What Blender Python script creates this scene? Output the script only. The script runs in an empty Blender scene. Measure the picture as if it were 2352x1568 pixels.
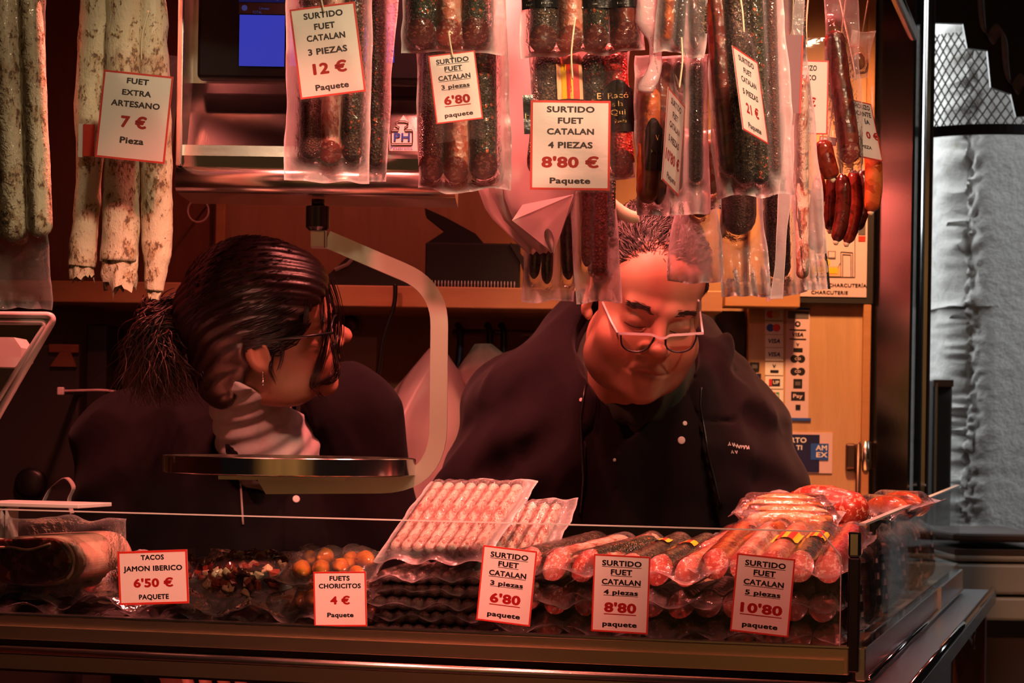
import bpy, bmesh, math, random
import numpy as np
from mathutils import Vector, Matrix

# ------------------------------------------------------------------ camera, light, exposure
SC = bpy.context.scene
COL = SC.collection
F_PX, CX, CY, HORIZON = 5200.0, 1176.0, 784.0, 985.0
ZC = 1.45
ROLL = math.radians(0.9)
SHY = (HORIZON - CY) / F_PX

cam_d = bpy.data.cameras.new('camera')
cam_d.sensor_width = 36.0
cam_d.lens = 36.0 * F_PX / 2352.0
cam_d.shift_y = (HORIZON - CY) / 2352.0
cam_d.clip_start = 0.05
cam_d.dof.use_dof = True
cam_d.dof.focus_distance = 2.72
cam_d.dof.aperture_fstop = 15.0
cam = bpy.data.objects.new('camera', cam_d)
cam.matrix_world = Matrix.Translation((0, 0, ZC)) @ Matrix.Rotation(math.pi / 2, 4, 'X') @ Matrix.Rotation(ROLL, 4, 'Z')
COL.objects.link(cam)
SC.camera = cam

SC.view_settings.view_transform = 'Standard'
SC.view_settings.look = 'None'
SC.view_settings.gamma = 1.0
SC.view_settings.use_curve_mapping = False
SC.view_settings.exposure = 0.0
SC.cycles.use_denoising = True
SC.cycles.max_bounces = 7
SC.cycles.transparent_max_bounces = 16
SC.cycles.transmission_bounces = 4
SC.cycles.glossy_bounces = 4
SC.cycles.diffuse_bounces = 2
SC.cycles.adaptive_threshold = 0.06
SC.cycles.caustics_reflective = False
SC.cycles.caustics_refractive = False
SC.cycles.sample_clamp_indirect = 4.0

world = bpy.data.worlds.new('world')
SC.world = world
world.use_nodes = True
world.node_tree.nodes['Background'].inputs[0].default_value = (0.55, 0.48, 0.42, 1)
world.node_tree.nodes['Background'].inputs[1].default_value = 0.006

def light(name, kind, loc, target, power, color, size=0.1, size_y=None, spot=None, blend=0.6, spread=None):
    d = bpy.data.lights.new(name, kind)
    d.energy = power
    d.color = color
    if kind == 'AREA':
        d.shape = 'RECTANGLE' if size_y else 'DISK'
        d.size = size
        if size_y: d.size_y = size_y
        if spread: d.spread = math.radians(spread)
    elif kind == 'SPOT':
        d.shadow_soft_size = size
        d.spot_size = math.radians(spot or 90)
        d.spot_blend = blend
    elif kind == 'POINT':
        d.shadow_soft_size = size
    o = bpy.data.objects.new(name, d)
    o.location = loc
    v = Vector(target) - Vector(loc)
    o.rotation_euler = v.to_track_quat('-Z', 'Y').to_euler()
    COL.objects.link(o)
    return o

# red-tinted food lamps hang above the counter, a warm white lamp strip runs along the canopy front
MEAT = (1.0, 0.195, 0.155)
WARM = (1.0, 0.72, 0.44)
LAMP_SPOTS = [  # x, y, z, power, aim, cone
    (-0.08, 2.72, 2.24, 64.0, (0.04, 2.98, 1.30), 112),
    (0.38, 2.74, 2.34, 46.0, (0.34, 2.84, 1.2), 112),
    (-0.46, 2.92, 2.30, 85.0, (-0.36, 3.00, 1.2), 112),
    (0.16, 3.04, 2.36, 62.0, (0.16, 2.90, 1.2), 112),
    (0.38, 1.86, 2.36, 70.0, (0.20, 2.76, 1.27), 64),
    (-0.14, 1.86, 2.34, 115.0, (-0.30, 2.88, 1.22), 42),
    (0.62, 3.35, 2.40, 30.0, (0.56, 3.20, 1.2), 100),  # added to light the packs behind the side glass
    (-0.12, 3.50, 2.44, 8.5, (-0.16, 3.95, 1.70), 110),  # added to brighten the rear wall and shelf
]
for i, (x, y, z, pw, aim, cone) in enumerate(LAMP_SPOTS):
    light('food_lamp_light', 'SPOT', (x, y, z - 0.02), aim, pw, MEAT, size=0.04, spot=cone, blend=0.8)
TRACK_SPOTS = [(-0.52, 8.0), (-0.20, 18.0), (0.05, 20.0), (0.27, 22.0), (0.50, 22.0)]
for x, pw in TRACK_SPOTS:
    light('track_spot_light', 'SPOT', (x + 0.28, 1.95, 2.30), (x, 2.63, 1.80), pw, WARM, size=0.03, spot=42, blend=0.5)
light('panel_fill_light', 'SPOT', (0.50, 3.5, 2.42), (0.56, 4.0, 1.22), 80.0, (1.0, 0.40, 0.16), size=0.05, spot=80, blend=0.7)  # warm fill added to brighten the orange panel, has no fitting
light('daylight', 'AREA', (0.45, 6.0, 2.4), (1.2, 5.75, 1.5), 28.0, (0.93, 0.98, 1.0), size=1.2, size_y=1.6)
light('facade_daylight', 'AREA', (1.6, 6.9, 3.2), (1.6, 8.3, 1.5), 42.0, (0.93, 0.98, 1.0), size=1.2, size_y=1.2)
light('street_daylight', 'AREA', (2.6, 4.9, 3.2), (1.50, 5.7, 1.4), 20.0, (0.92, 0.97, 1.0), size=1.4, size_y=1.4, spread=110)
light('market_wall_fill', 'AREA', (-0.2, -1.9, 3.0), (-0.2, -3.2, 0.7), 50.0, (1.0, 0.60, 0.28), size=3.0, size_y=0.3)  # added out of view, lights the opposite wall for the rail reflections

light('hand_fill_light', 'AREA', (-0.42, 2.86, 1.155), (-0.36, 3.10, 1.04), 0.3, MEAT, size=0.5, size_y=0.02)  # area light added under the tray to brighten the hand

# ------------------------------------------------------------------ geometry helpers
CR, SR = math.cos(ROLL), math.sin(ROLL)

def ray(px, py):
    dx = (px - CX) / F_PX
    dy = -(py - CY) / F_PX + SHY
    return Vector((CR * dx - SR * dy, 1.0, SR * dx + CR * dy))

def P(px, py, Y):
    r = ray(px, py)
    return Vector((0, 0, ZC)) + r * Y

def sc(Y):            # metres per pixel at depth Y
    return Y / F_PX

YAW = math.radians(15.0)
U = Vector((math.cos(YAW), -math.sin(YAW), 0))
V = Vector((math.sin(YAW), math.cos(YAW), 0))
C0 = Vector((0.391, 2.60, 0))

def CU(u, v, z):
    p = C0 + U * u + V * v
    return Vector((p.x, p.y, z))

def CP(px, py, v):     # point of the ray in the counter plane at depth v behind the front glass
    r = ray(px, py)
    o = Vector((0, 0, ZC))
    t = ((C0 + V * v) - o).dot(V) / r.dot(V)
    return o + r * t

def CUV(px, py, v):    # same as CP but in counter coordinates (u, v, z)
    p = CP(px, py, v)
    return ((p - C0).dot(U), v, p.z)

CMAT = Matrix(((U.x, V.x, 0, C0.x), (U.y, V.y, 0, C0.y), (0, 0, 1, 0), (0, 0, 0, 1)))

def new_mesh(name, verts, faces, smooth=False, mats=None, mat_idx=None):
    me = bpy.data.meshes.new(name)
    verts = np.asarray(verts, dtype=np.float32).reshape(-1, 3)
    if isinstance(faces, np.ndarray) and faces.ndim == 2:
        nf, k = faces.shape
        me.vertices.add(len(verts))
        me.vertices.foreach_set('co', verts.ravel())
        me.loops.add(nf * k)
        me.loops.foreach_set('vertex_index', faces.astype(np.int32).ravel())
        me.polygons.add(nf)
        me.polygons.foreach_set('loop_start', np.arange(0, nf * k, k, dtype=np.int32))
        me.polygons.foreach_set('loop_total', np.full(nf, k, dtype=np.int32))
        me.update(calc_edges=True)
        me.validate()
    else:
        me.from_pydata([tuple(map(float, v)) for v in verts], [], [tuple(map(int, f)) for f in faces])
    for m in (mats or []):
        me.materials.append(m)
    if mat_idx is not None:
        me.polygons.foreach_set('material_index', np.asarray(mat_idx, dtype=np.int32))
    if smooth:
        me.polygons.foreach_set('use_smooth', np.ones(len(me.polygons), dtype=bool))
    me.update()
    return me

def link(name, me, parent=None, mw=None, label=None, cat=None, group=None, kind=None):
    o = bpy.data.objects.new(name, me)
    COL.objects.link(o)
    if parent is not None:
        o.parent = parent
    if mw is not None:
        o.matrix_basis = mw
    if label: o['label'] = label
    if cat: o['category'] = cat
    if group: o['group'] = group
    if kind: o['kind'] = kind
    return o

def thing(name, label, cat, mw=None, group=None, kind=None):
    return link(name, None, None, mw, label, cat, group, kind)

class MB:
    """collects primitives and builds ONE mesh"""
    def __init__(self):
        self.v, self.f, self.mi = [], [], []
    def add(self, vs, fs, mi=0):
        o = len(self.v)
        self.v += [tuple(v) for v in vs]
        self.f += [tuple(i + o for i in f) for f in fs]
        self.mi += [mi] * len(fs)
        return self
    def box(self, c, s, R=None, bev=0.0, mi=0):
        x, y, z = s[0] / 2, s[1] / 2, s[2] / 2
        if bev <= 0:
            vs = [Vector((sx * x, sy * y, sz * z)) for sx in (-1, 1) for sy in (-1, 1) for sz in (-1, 1)]
            fs = [(0, 1, 3, 2), (4, 6, 7, 5), (0, 4, 5, 1), (2, 3, 7, 6), (0, 2, 6, 4), (1, 5, 7, 3)]
        else:
            bm = bmesh.new()
            bmesh.ops.create_cube(bm, size=1.0)
            for v in bm.verts: v.co = Vector((v.co.x * s[0], v.co.y * s[1], v.co.z * s[2]))
            bmesh.ops.bevel(bm, geom=list(bm.edges), offset=min(bev, min(s) * 0.49), segments=2, affect='EDGES', profile=0.5)
            bm.verts.ensure_lookup_table(); bm.verts.index_update()
            vs = [v.co.copy() for v in bm.verts]
            fs = [tuple(v.index for v in f.verts) for f in bm.faces]
            bm.free()
        if R is not None: vs = [R @ v for v in vs]
        c = Vector(c)
        return self.add([v + c for v in vs], fs, mi)
    def tube(self, pts, rad, n=10, closed=False, cap=True, mi=0):
        v, f = tube_data(pts, rad, n, closed, cap)
        return self.add(v, f, mi)
    def prism(self, outline, y0, y1, mi=0):
        """outline: list of (x,z); extruded along y"""
        n = len(outline)
        vs = [Vector((x, y0, z)) for x, z in outline] + [Vector((x, y1, z)) for x, z in outline]
        fs = [tuple(range(n)), tuple(reversed(range(n, 2 * n)))]
        fs += [(i, i + n, (i + 1) % n + n, (i + 1) % n) for i in range(n)]
        return self.add(vs, fs, mi)
    def lathe(self, prof, n=24, axis='Z', c=(0, 0, 0), R=None, mi=0):
        vs, fs = [], []
        for r, z in prof:
            for k in range(n):
                a = 2 * math.pi * k / n
                vs.append(Vector((r * math.cos(a), r * math.sin(a), z)))
        for i in range(len(prof) - 1):
            for k in range(n):
                k2 = (k + 1) % n
                fs.append((i * n + k, i * n + k2, (i + 1) * n + k2, (i + 1) * n + k))
        fs.append(tuple(reversed(range(n))))
        fs.append(tuple(range((len(prof) - 1) * n, len(prof) * n)))
        if axis == 'Y': vs = [Vector((v.x, v.z, v.y)) for v in vs]; fs = [tuple(reversed(f)) for f in fs]
        if axis == 'X': vs = [Vector((v.z, v.x, v.y)) for v in vs]
        if R is not None: vs = [R @ v for v in vs]
        c = Vector(c)
        return self.add([v + c for v in vs], fs, mi)
    def mesh(self, name, mats, smooth=False):
        if not isinstance(mats, (list, tuple)): mats = [mats]
        return new_mesh(name, [tuple(v) for v in self.v], self.f, smooth, mats, self.mi)
    def build(self, name, mats, parent=None, mw=None, smooth=False, **kw):
        return link(name, self.mesh(name, mats, smooth), parent, mw, **kw)

def frames(pts):
    pts = [Vector(p) for p in pts]
    n = len(pts)
    tang = []
    for i in range(n):
        a, b = pts[max(i - 1, 0)], pts[min(i + 1, n - 1)]
        t = (b - a)
        tang.append(t.normalized() if t.length > 1e-9 else Vector((0, 0, 1)))
    ref = Vector((0, -1, 0))
    if abs(tang[0].dot(ref)) > 0.9: ref = Vector((1, 0, 0))
    nrm = []
    u = (ref - tang[0] * ref.dot(tang[0])).normalized()
    for t in tang:
        u = (u - t * u.dot(t))
        u = u.normalized() if u.length > 1e-6 else Vector((1, 0, 0))
        nrm.append((u.copy(), t.cross(u)))
    return pts, tang, nrm

def tube_data(pts, rad, n=10, closed=False, cap=True):
    pts, tang, nrm = frames(pts)
    m = len(pts)
    if not hasattr(rad, '__len__'): rad = [rad] * m
    vs, fs = [], []
    for i in range(m):
        a, b = nrm[i]
        for k in range(n):
            t = 2 * math.pi * k / n
            vs.append(pts[i] + (a * math.cos(t) + b * math.sin(t)) * rad[i])
    seg = m if closed else m - 1
    for i in range(seg):
        j = (i + 1) % m
        for k in range(n):
            k2 = (k + 1) % n
            fs.append((i * n + k, i * n + k2, j * n + k2, j * n + k))
    if cap and not closed:
        fs.append(tuple(reversed(range(n))))
        fs.append(tuple(range((m - 1) * n, m * n)))
    return vs, fs

def smooth_path(pts, sub=8):
    """Catmull-Rom"""
    pts = [Vector(p) for p in pts]
    out = []
    for i in range(len(pts) - 1):
        p0, p1, p2, p3 = pts[max(i - 1, 0)], pts[i], pts[i + 1], pts[min(i + 2, len(pts) - 1)]
        for k in range(sub):
            t = k / sub
            out.append(0.5 * ((2 * p1) + (p2 - p0) * t + (2 * p0 - 5 * p1 + 4 * p2 - p3) * t * t + (3 * p1 - p0 - 3 * p2 + p3) * t ** 3))
    out.append(pts[-1])
    return out

def round_path(pts, rad, n=8):
    """polyline with circular-ish fillets"""
    pts = [Vector(p) for p in pts]
    out = [pts[0]]
    for i in range(1, len(pts) - 1):
        a, b, c = pts[i - 1], pts[i], pts[i + 1]
        r = rad[i - 1] if hasattr(rad, '__len__') else rad
        d1 = (a - b).normalized() * min(r, (a - b).length * 0.48)
        d2 = (c - b).normalized() * min(r, (c - b).length * 0.48)
        for k in range(n + 1):
            t = k / n
            out.append((b + d1) * (1 - t) ** 2 + b * 2 * t * (1 - t) + (b + d2) * t * t)
    out.append(pts[-1])
    return out

# value noise ------------------------------------------------------
_rng = np.random.RandomState(7)
_LAT = _rng.rand(64, 64, 64).astype(np.float32)

def vnoise(x, y, z):
    x = np.asarray(x, dtype=np.float64); y = np.asarray(y, dtype=np.float64); z = np.asarray(z, dtype=np.float64)
    x, y, z = np.broadcast_arrays(x, y, z)
    xi, yi, zi = np.floor(x).astype(int), np.floor(y).astype(int), np.floor(z).astype(int)
    fx, fy, fz = x - xi, y - yi, z - zi
    fx = fx * fx * (3 - 2 * fx); fy = fy * fy * (3 - 2 * fy); fz = fz * fz * (3 - 2 * fz)
    g = lambda a, b, c: _LAT[(xi + a) & 63, (yi + b) & 63, (zi + c) & 63]
    c00 = g(0, 0, 0) * (1 - fx) + g(1, 0, 0) * fx
    c10 = g(0, 1, 0) * (1 - fx) + g(1, 1, 0) * fx
    c01 = g(0, 0, 1) * (1 - fx) + g(1, 0, 1) * fx
    c11 = g(0, 1, 1) * (1 - fx) + g(1, 1, 1) * fx
    return ((c00 * (1 - fy) + c10 * fy) * (1 - fz) + (c01 * (1 - fy) + c11 * fy) * fz) * 2 - 1

# surface nets ------------------------------------------------------
def surface_nets(F, org, h):
    nx, ny, nz = F.shape
    ins = F < 0
    cs = (nx - 1, ny - 1, nz - 1)
    acc = np.zeros(cs + (3,), np.float32); cnt = np.zeros(cs, np.float32)
    def sl(a, b, c): return (slice(a, a + cs[0]), slice(b, b + cs[1]), slice(c, c + cs[2]))
    for ax in range(3):
        o = [i for i in range(3) if i != ax]
        for b0 in (0, 1):
            for b1 in (0, 1):
                p = [0, 0, 0]; p[o[0]] = b0; p[o[1]] = b1
                q = list(p); q[ax] = 1
                fa, fb = F[sl(*p)], F[sl(*q)]
                m = ins[sl(*p)] != ins[sl(*q)]
                t = np.where(m, fa / np.where(m, fa - fb, 1), 0)
                cnt += m
                acc[..., ax] += np.where(m, t, 0)
                acc[..., o[0]] += m * b0
                acc[..., o[1]] += m * b1
    act = cnt > 0
    idx = -np.ones(cs, np.int64)
    cells = np.argwhere(act)
    idx[act] = np.arange(len(cells))
    verts = (cells + acc[act] / cnt[act][:, None]) * h + np.asarray(org)
    faces = []
    for ax in range(3):
        o = [i for i in range(3) if i != ax]
        s0 = [slice(1, n - 1) for n in F.shape]; s1 = list(s0)
        s0[ax] = slice(0, F.shape[ax] - 1); s1[ax] = slice(1, F.shape[ax])
        a, b = ins[tuple(s0)], ins[tuple(s1)]
        e = np.argwhere(a != b)
        if len(e) == 0: continue
        sign = a[a != b]
        e = e + np.array([1 if i != ax else 0 for i in range(3)])
        def cell(d0, d1):
            c = e.copy(); c[:, o[0]] -= d0; c[:, o[1]] -= d1
            return idx[c[:, 0], c[:, 1], c[:, 2]]
        q = np.stack([cell(0, 0), cell(1, 0), cell(1, 1), cell(0, 1)], 1)
        flip = sign if ax != 1 else ~sign
        q = np.where(flip[:, None], q, q[:, ::-1])
        faces.append(q)
    return verts, np.concatenate(faces, 0)

def smin(a, b, k):
    h = np.clip(0.5 + 0.5 * (b - a) / k, 0, 1)
    return b * (1 - h) + a * h - k * h * (1 - h)

def smax(a, b, k):
    return -smin(-a, -b, k)

class Sdf:
    def __init__(self, lo, hi, h):
        self.lo = np.array(lo, float); self.h = h
        n = [int(math.ceil((hi[i] - lo[i]) / h)) + 1 for i in range(3)]
        ax = [(lo[i] + h * np.arange(n[i])).astype(np.float32) for i in range(3)]
        self.X, self.Y, self.Z = np.meshgrid(*ax, indexing='ij')
        self.F = np.full(self.X.shape, 10.0, np.float32)
    def ell(self, c, r, R=None):
        x, y, z = self.X - c[0], self.Y - c[1], self.Z - c[2]
        if R is not None:
            R = np.array(R).T
            x, y, z = R[0][0] * x + R[0][1] * y + R[0][2] * z, R[1][0] * x + R[1][1] * y + R[1][2] * z, R[2][0] * x + R[2][1] * y + R[2][2] * z
        k0 = np.sqrt((x / r[0]) ** 2 + (y / r[1]) ** 2 + (z / r[2]) ** 2)
        k1 = np.sqrt((x / r[0] ** 2) ** 2 + (y / r[1] ** 2) ** 2 + (z / r[2] ** 2) ** 2) + 1e-9
        return k0 * (k0 - 1) / k1
    def cap(self, a, b, ra, rb, flat=None):
        a = np.array(a, float); b = np.array(b, float); d = b - a
        x, y, z = self.X - a[0], self.Y - a[1], self.Z - a[2]
        t = np.clip((x * d[0] + y * d[1] + z * d[2]) / max(d.dot(d), 1e-9), 0, 1)
        dx, dy, dz = x - t * d[0], y - t * d[1], z - t * d[2]
        if flat is not None: dx, dy, dz = dx / flat[0], dy / flat[1], dz / flat[2]
        return np.sqrt(dx * dx + dy * dy + dz * dz) - (ra + (rb - ra) * t)
    def chain(self, pts, rads, k=0.01):
        out = None
        for i in range(len(pts) - 1):
            c = self.cap(pts[i], pts[i + 1], rads[i], rads[i + 1])
            out = c if out is None else smin(out, c, k)
        return out
    def add(self, d, k=0.01): self.F = smin(self.F, d, k); return self
    def sub(self, d, k=0.01): self.F = smax(self.F, -d, k); return self
    def mesh(self): return surface_nets(self.F, self.lo, self.h)

def rot(ax, deg): return Matrix.Rotation(math.radians(deg), 4, ax)
def T(v): return Matrix.Translation(Vector(v))
# ------------------------------------------------------------------ materials
class NT:
    def __init__(self, name):
        self.m = bpy.data.materials.new(name)
        self.m.use_nodes = True
        self.t = self.m.node_tree
        self.b = self.t.nodes['Principled BSDF']
        self.out = self.t.nodes['Material Output']
        self._co = None
    def n(self, kind): return self.t.nodes.new(kind)
    def l(self, a, b): self.t.links.new(a, b)
    def co(self, scale=(1, 1, 1)):
        tc = self.n('ShaderNodeTexCoord')
        mp = self.n('ShaderNodeMapping')
        mp.inputs['Scale'].default_value = scale
        self.l(tc.outputs['Object'], mp.inputs['Vector'])
        return mp.outputs['Vector']
    def noise(self, scale, detail=3, rough=0.55, vec=None, dist=0.0):
        x = self.n('ShaderNodeTexNoise')
        x.inputs['Scale'].default_value = scale; x.inputs['Detail'].default_value = detail
        x.inputs['Roughness'].default_value = rough; x.inputs['Distortion'].default_value = dist
        self.l(vec or self.co(), x.inputs['Vector'])
        return x.outputs['Fac']
    def voro(self, scale, out='Distance', vec=None, feature='F1'):
        x = self.n('ShaderNodeTexVoronoi')
        x.feature = feature
        x.inputs['Scale'].default_value = scale
        self.l(vec or self.co(), x.inputs['Vector'])
        return x.outputs[out]
    def wave(self, scale, dist=3.0, vec=None, bands='X', dscale=1.5):
        x = self.n('ShaderNodeTexWave'); x.bands_direction = bands
        x.inputs['Scale'].default_value = scale; x.inputs['Distortion'].default_value = dist
        x.inputs['Detail Scale'].default_value = dscale
        self.l(vec or self.co(), x.inputs['Vector'])
        return x.outputs['Fac']
    def ramp(self, fac, stops, interp='LINEAR'):
        r = self.n('ShaderNodeValToRGB')
        r.color_ramp.interpolation = interp
        e = r.color_ramp.elements
        while len(e) < len(stops): e.new(0.5)
        for i, (p, c) in enumerate(stops):
            e[i].position = p
            e[i].color = tuple(c) + (1,) if len(c) == 3 else c
        self.l(fac, r.inputs['Fac'])
        return r.outputs['Color']
    def sep(self, col):
        s = self.n('ShaderNodeSeparateColor'); self.l(col, s.inputs[0]); return s.outputs
    def mix(self, fac, a, b, mode='MIX'):
        x = self.n('ShaderNodeMix'); x.data_type = 'RGBA'; x.blend_type = mode
        for val, i in ((fac, 0), (a, 6), (b, 7)):
            if hasattr(val, 'is_linked') or hasattr(val, 'links'): self.l(val, x.inputs[i])
            else: x.inputs[i].default_value = val if i == 0 else (tuple(val) + (1,) if len(val) == 3 else val)
        return x.outputs[2]
    def math(self, op, a, b=None):
        x = self.n('ShaderNodeMath'); x.operation = op
        for val, i in ((a, 0), (b, 1)):
            if val is None: continue
            if hasattr(val, 'links'): self.l(val, x.inputs[i])
            else: x.inputs[i].default_value = val
        return x.outputs[0]
    def bump(self, height, strength=0.3, dist=0.002, tgt=None):
        x = self.n('ShaderNodeBump')
        x.inputs['Strength'].default_value = strength; x.inputs['Distance'].default_value = dist
        self.l(height, x.inputs['Height'])
        self.l(x.outputs['Normal'], (tgt or self.b).inputs['Normal'])
        return x.outputs['Normal']
    def set(self, **k):
        names = {'rough': 'Roughness', 'metal': 'Metallic', 'spec': 'Specular IOR Level', 'coat': 'Coat Weight', 'coatr': 'Coat Roughness',
                 'sss': 'Subsurface Weight', 'trans': 'Transmission Weight', 'ior': 'IOR', 'sheen': 'Sheen Weight', 'alpha': 'Alpha'}
        for a, v in k.items():
            if a == 'color':
                if hasattr(v, 'links'): self.l(v, self.b.inputs['Base Color'])
                else: self.b.inputs['Base Color'].default_value = tuple(v) + (1,)
            elif hasattr(v, 'links'): self.l(v, self.b.inputs[names[a]])
            else: self.b.inputs[names[a]].default_value = v
        return self

def plain(name, color, rough=0.5, metal=0.0, spec=0.5, coat=0.0, var=0.0, vscale=20.0, bump=0.0, bscale=200.0, bdist=0.001):
    t = NT(name)
    t.set(color=color, rough=rough, metal=metal, spec=spec, coat=coat)
    if var > 0:
        n = t.noise(vscale, 4)
        d = tuple(max(0, c * (1 - var)) for c in color); u = tuple(min(1, c * (1 + var)) for c in color)
        t.set(color=t.ramp(n, [(0.3, d), (0.7, u)]))
    if bump > 0:
        t.bump(t.noise(bscale, 4), bump, bdist)
    return t.m

M = {}
M['paper'] = plain('paper', (0.86, 0.83, 0.77), 0.6, var=0.02)
M['card_red'] = plain('card_red', (0.62, 0.035, 0.02), 0.5)
M['ink'] = plain('ink', (0.008, 0.007, 0.008), 0.5)
M['ink_red'] = plain('ink_red', (0.36, 0.012, 0.012), 0.6, spec=0.2)
M['ink_blue'] = plain('ink_blue', (0.02, 0.10, 0.45), 0.5)
M['ink_white'] = plain('ink_white', (0.8, 0.78, 0.75), 0.6)
M['ink_gold'] = plain('ink_gold', (0.55, 0.42, 0.15), 0.5)
M['ink_grey'] = plain('ink_grey', (0.12, 0.11, 0.11), 0.5)
M['ink_green'] = plain('ink_green', (0.05, 0.35, 0.15), 0.5)
M['ink_yellow'] = plain('ink_yellow', (0.85, 0.55, 0.02), 0.5)
M['navy'] = plain('navy', (0.01, 0.012, 0.07), 0.45)
M['pink_sticker'] = plain('pink_sticker', (0.75, 0.55, 0.55), 0.5)
M['black_plastic'] = plain('black_plastic', (0.008, 0.008, 0.009), 0.32)
M['monitor_black'] = plain('monitor_black', (0.003, 0.003, 0.004), 0.4, spec=0.15)
M['black_matte'] = plain('black_matte', (0.012, 0.010, 0.010), 0.75)
M['grey_plastic'] = plain('grey_plastic', (0.30, 0.28, 0.27), 0.45, var=0.05)
M['pale_plastic'] = plain('pale_plastic', (0.65, 0.58, 0.55), 0.35)
M['rubber'] = plain('rubber', (0.02, 0.018, 0.018), 0.6)
M['string'] = plain('string', (0.72, 0.62, 0.42), 0.8, bump=0.5, bscale=900)
M['label_black'] = plain('label_black', (0.010, 0.009, 0.009), 0.22, coat=0.3, bump=0.3, bscale=120, bdist=0.002)

def steel(name, col, rough, brushed=True, streak=(1, 1, 60), b=0.05):
    t = NT(name)
    t.set(color=col, metal=1.0, rough=rough)
    if brushed:
        n = t.noise(30, 5, 0.6, vec=t.co(streak))
        t.set(rough=t.ramp(n, [(0.3, (rough * 0.9,) * 3), (0.75, (min(1, rough * 1.12),) * 3)]))
        t.bump(n, b, 0.001)
    return t.m
M['steel'] = steel('steel', (0.70, 0.66, 0.60), 0.24)
M['steel_mirror'] = steel('steel_mirror', (0.62, 0.60, 0.57), 0.10, b=0.03, streak=(40, 2, 2))
M['steel_arm'] = steel('steel_arm', (0.58, 0.54, 0.47), 0.40, brushed=False)
M['chrome'] = steel('chrome', (0.72, 0.72, 0.72), 0.08, brushed=False)
M['rail_steel'] = steel('rail_steel', (0.66, 0.55, 0.38), 0.33, streak=(3, 160, 160), b=0.02)
M['ledge_steel'] = steel('ledge_steel', (0.55, 0.56, 0.60), 0.24, streak=(60, 3, 3), b=0.08)
M['dark_metal'] = steel('dark_metal', (0.16, 0.10, 0.08), 0.4, brushed=False)

def wood(name, c1, c2, scale=3.0, rough=0.45, axis=(1, 1, 14), bump=0.1):
    t = NT(name)
    n = t.noise(scale, 6, 0.6, vec=t.co(axis), dist=0.8)
    n2 = t.noise(scale * 6, 4, 0.7, vec=t.co(axis))
    c = t.ramp(n, [(0.30, c1), (0.70, c2)])
    t.set(color=t.mix(0.25, c, t.ramp(n2, [(0.3, c1), (0.7, c2)])), rough=rough)
    t.bump(n2, bump, 0.0006)
    return t.m
M['wood_panel'] = wood('wood_panel', (0.50, 0.30, 0.15), (0.62, 0.39, 0.20), 4.0, 0.5, axis=(10, 10, 1.2), bump=0.04)
M['wood_wall'] = wood('wood_wall', (0.36, 0.20, 0.10), (0.46, 0.27, 0.14), 4.0, 0.55, axis=(10, 10, 1.2), bump=0.04)
M['wood_red'] = wood('wood_red', (0.15, 0.045, 0.02), (0.22, 0.07, 0.03), 4.0, 0.5, axis=(8, 8, 1.0), bump=0.06)
M['wood_shelf'] = wood('wood_shelf', (0.46, 0.22, 0.09), (0.56, 0.29, 0.13), 5.0, 0.42, axis=(1.2, 8, 12), bump=0.04)
M['dark_board'] = plain('dark_board', (0.02, 0.016, 0.015), 0.6, var=0.3, vscale=6)
M['floor'] = plain('floor', (0.10, 0.08, 0.075), 0.5, var=0.3, vscale=12)

# stone
def stone(name, a, b, dark):
    t = NT(name)
    n = t.noise(6, 6, 0.65)
    n2 = t.noise(38, 6, 0.7)
    pit = t.ramp(t.noise(16, 3, 0.5, dist=0.6), [(0.62, (0, 0, 0)), (0.78, (1, 1, 1))])
    c = t.mix(pit, t.ramp(n, [(0.3, a), (0.7, b)]), dark)
    c = t.mix(0.3, c, t.ramp(n2, [(0.3, a), (0.7, b)]))
    t.set(color=c, rough=0.9)
    t.bump(t.math('ADD', n2, t.math('MULTIPLY', n, 0.8)), 0.5, 0.012)
    return t.m
M['stone'] = stone('stone', (0.44, 0.43, 0.41), (0.58, 0.57, 0.55), (0.30, 0.26, 0.20))
M['mortar'] = plain('mortar', (0.30, 0.28, 0.26), 0.95, var=0.2, vscale=40)
M['white_wall'] = plain('white_wall', (0.82, 0.83, 0.82), 0.9, var=0.03)
M['cart_grey'] = plain('cart_grey', (0.36, 0.36, 0.35), 0.5, var=0.08, vscale=8)
M['cart_dark'] = plain('cart_dark', (0.05, 0.03, 0.025), 0.6)
M['mesh_white'] = plain('mesh_white', (0.40, 0.40, 0.39), 0.5)
M['valance'] = plain('valance', (0.012, 0.012, 0.014), 0.35)
M['valance_trim'] = plain('valance_trim', (0.22, 0.23, 0.26), 0.35)
M['leg_red'] = plain('leg_red', (0.10, 0.025, 0.018), 0.45, var=0.15)

# glass and films
def glass(name, tint=(0.94, 0.97, 0.96), frost=0.0, refl=0.9):
    t = NT(name)
    t.t.nodes.remove(t.b)
    tr = t.n('ShaderNodeBsdfTransparent'); tr.inputs[0].default_value = tuple(tint) + (1,)
    gl = t.n('ShaderNodeBsdfGlossy'); gl.inputs['Roughness'].default_value = 0.02
    lw = t.n('ShaderNodeFresnel'); lw.inputs[0].default_value = 1.5
    mx = t.n('ShaderNodeMixShader')
    t.l(t.math('MULTIPLY', lw.outputs[0], refl), mx.inputs[0]); t.l(tr.outputs[0], mx.inputs[1]); t.l(gl.outputs[0], mx.inputs[2])
    last = mx
    if frost > 0:
        df = t.n('ShaderNodeBsdfDiffuse'); df.inputs[0].default_value = (0.8, 0.8, 0.8, 1)
        m2 = t.n('ShaderNodeMixShader'); m2.inputs[0].default_value = frost
        t.l(mx.outputs[0], m2.inputs[1]); t.l(df.outputs[0], m2.inputs[2]); last = m2
    t.l(last.outputs[0], t.out.inputs[0])
    return t.m
M['glass'] = glass('glass')
M['side_glass'] = glass('side_glass', (0.86, 0.88, 0.88), 0.0, 0.38)
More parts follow.
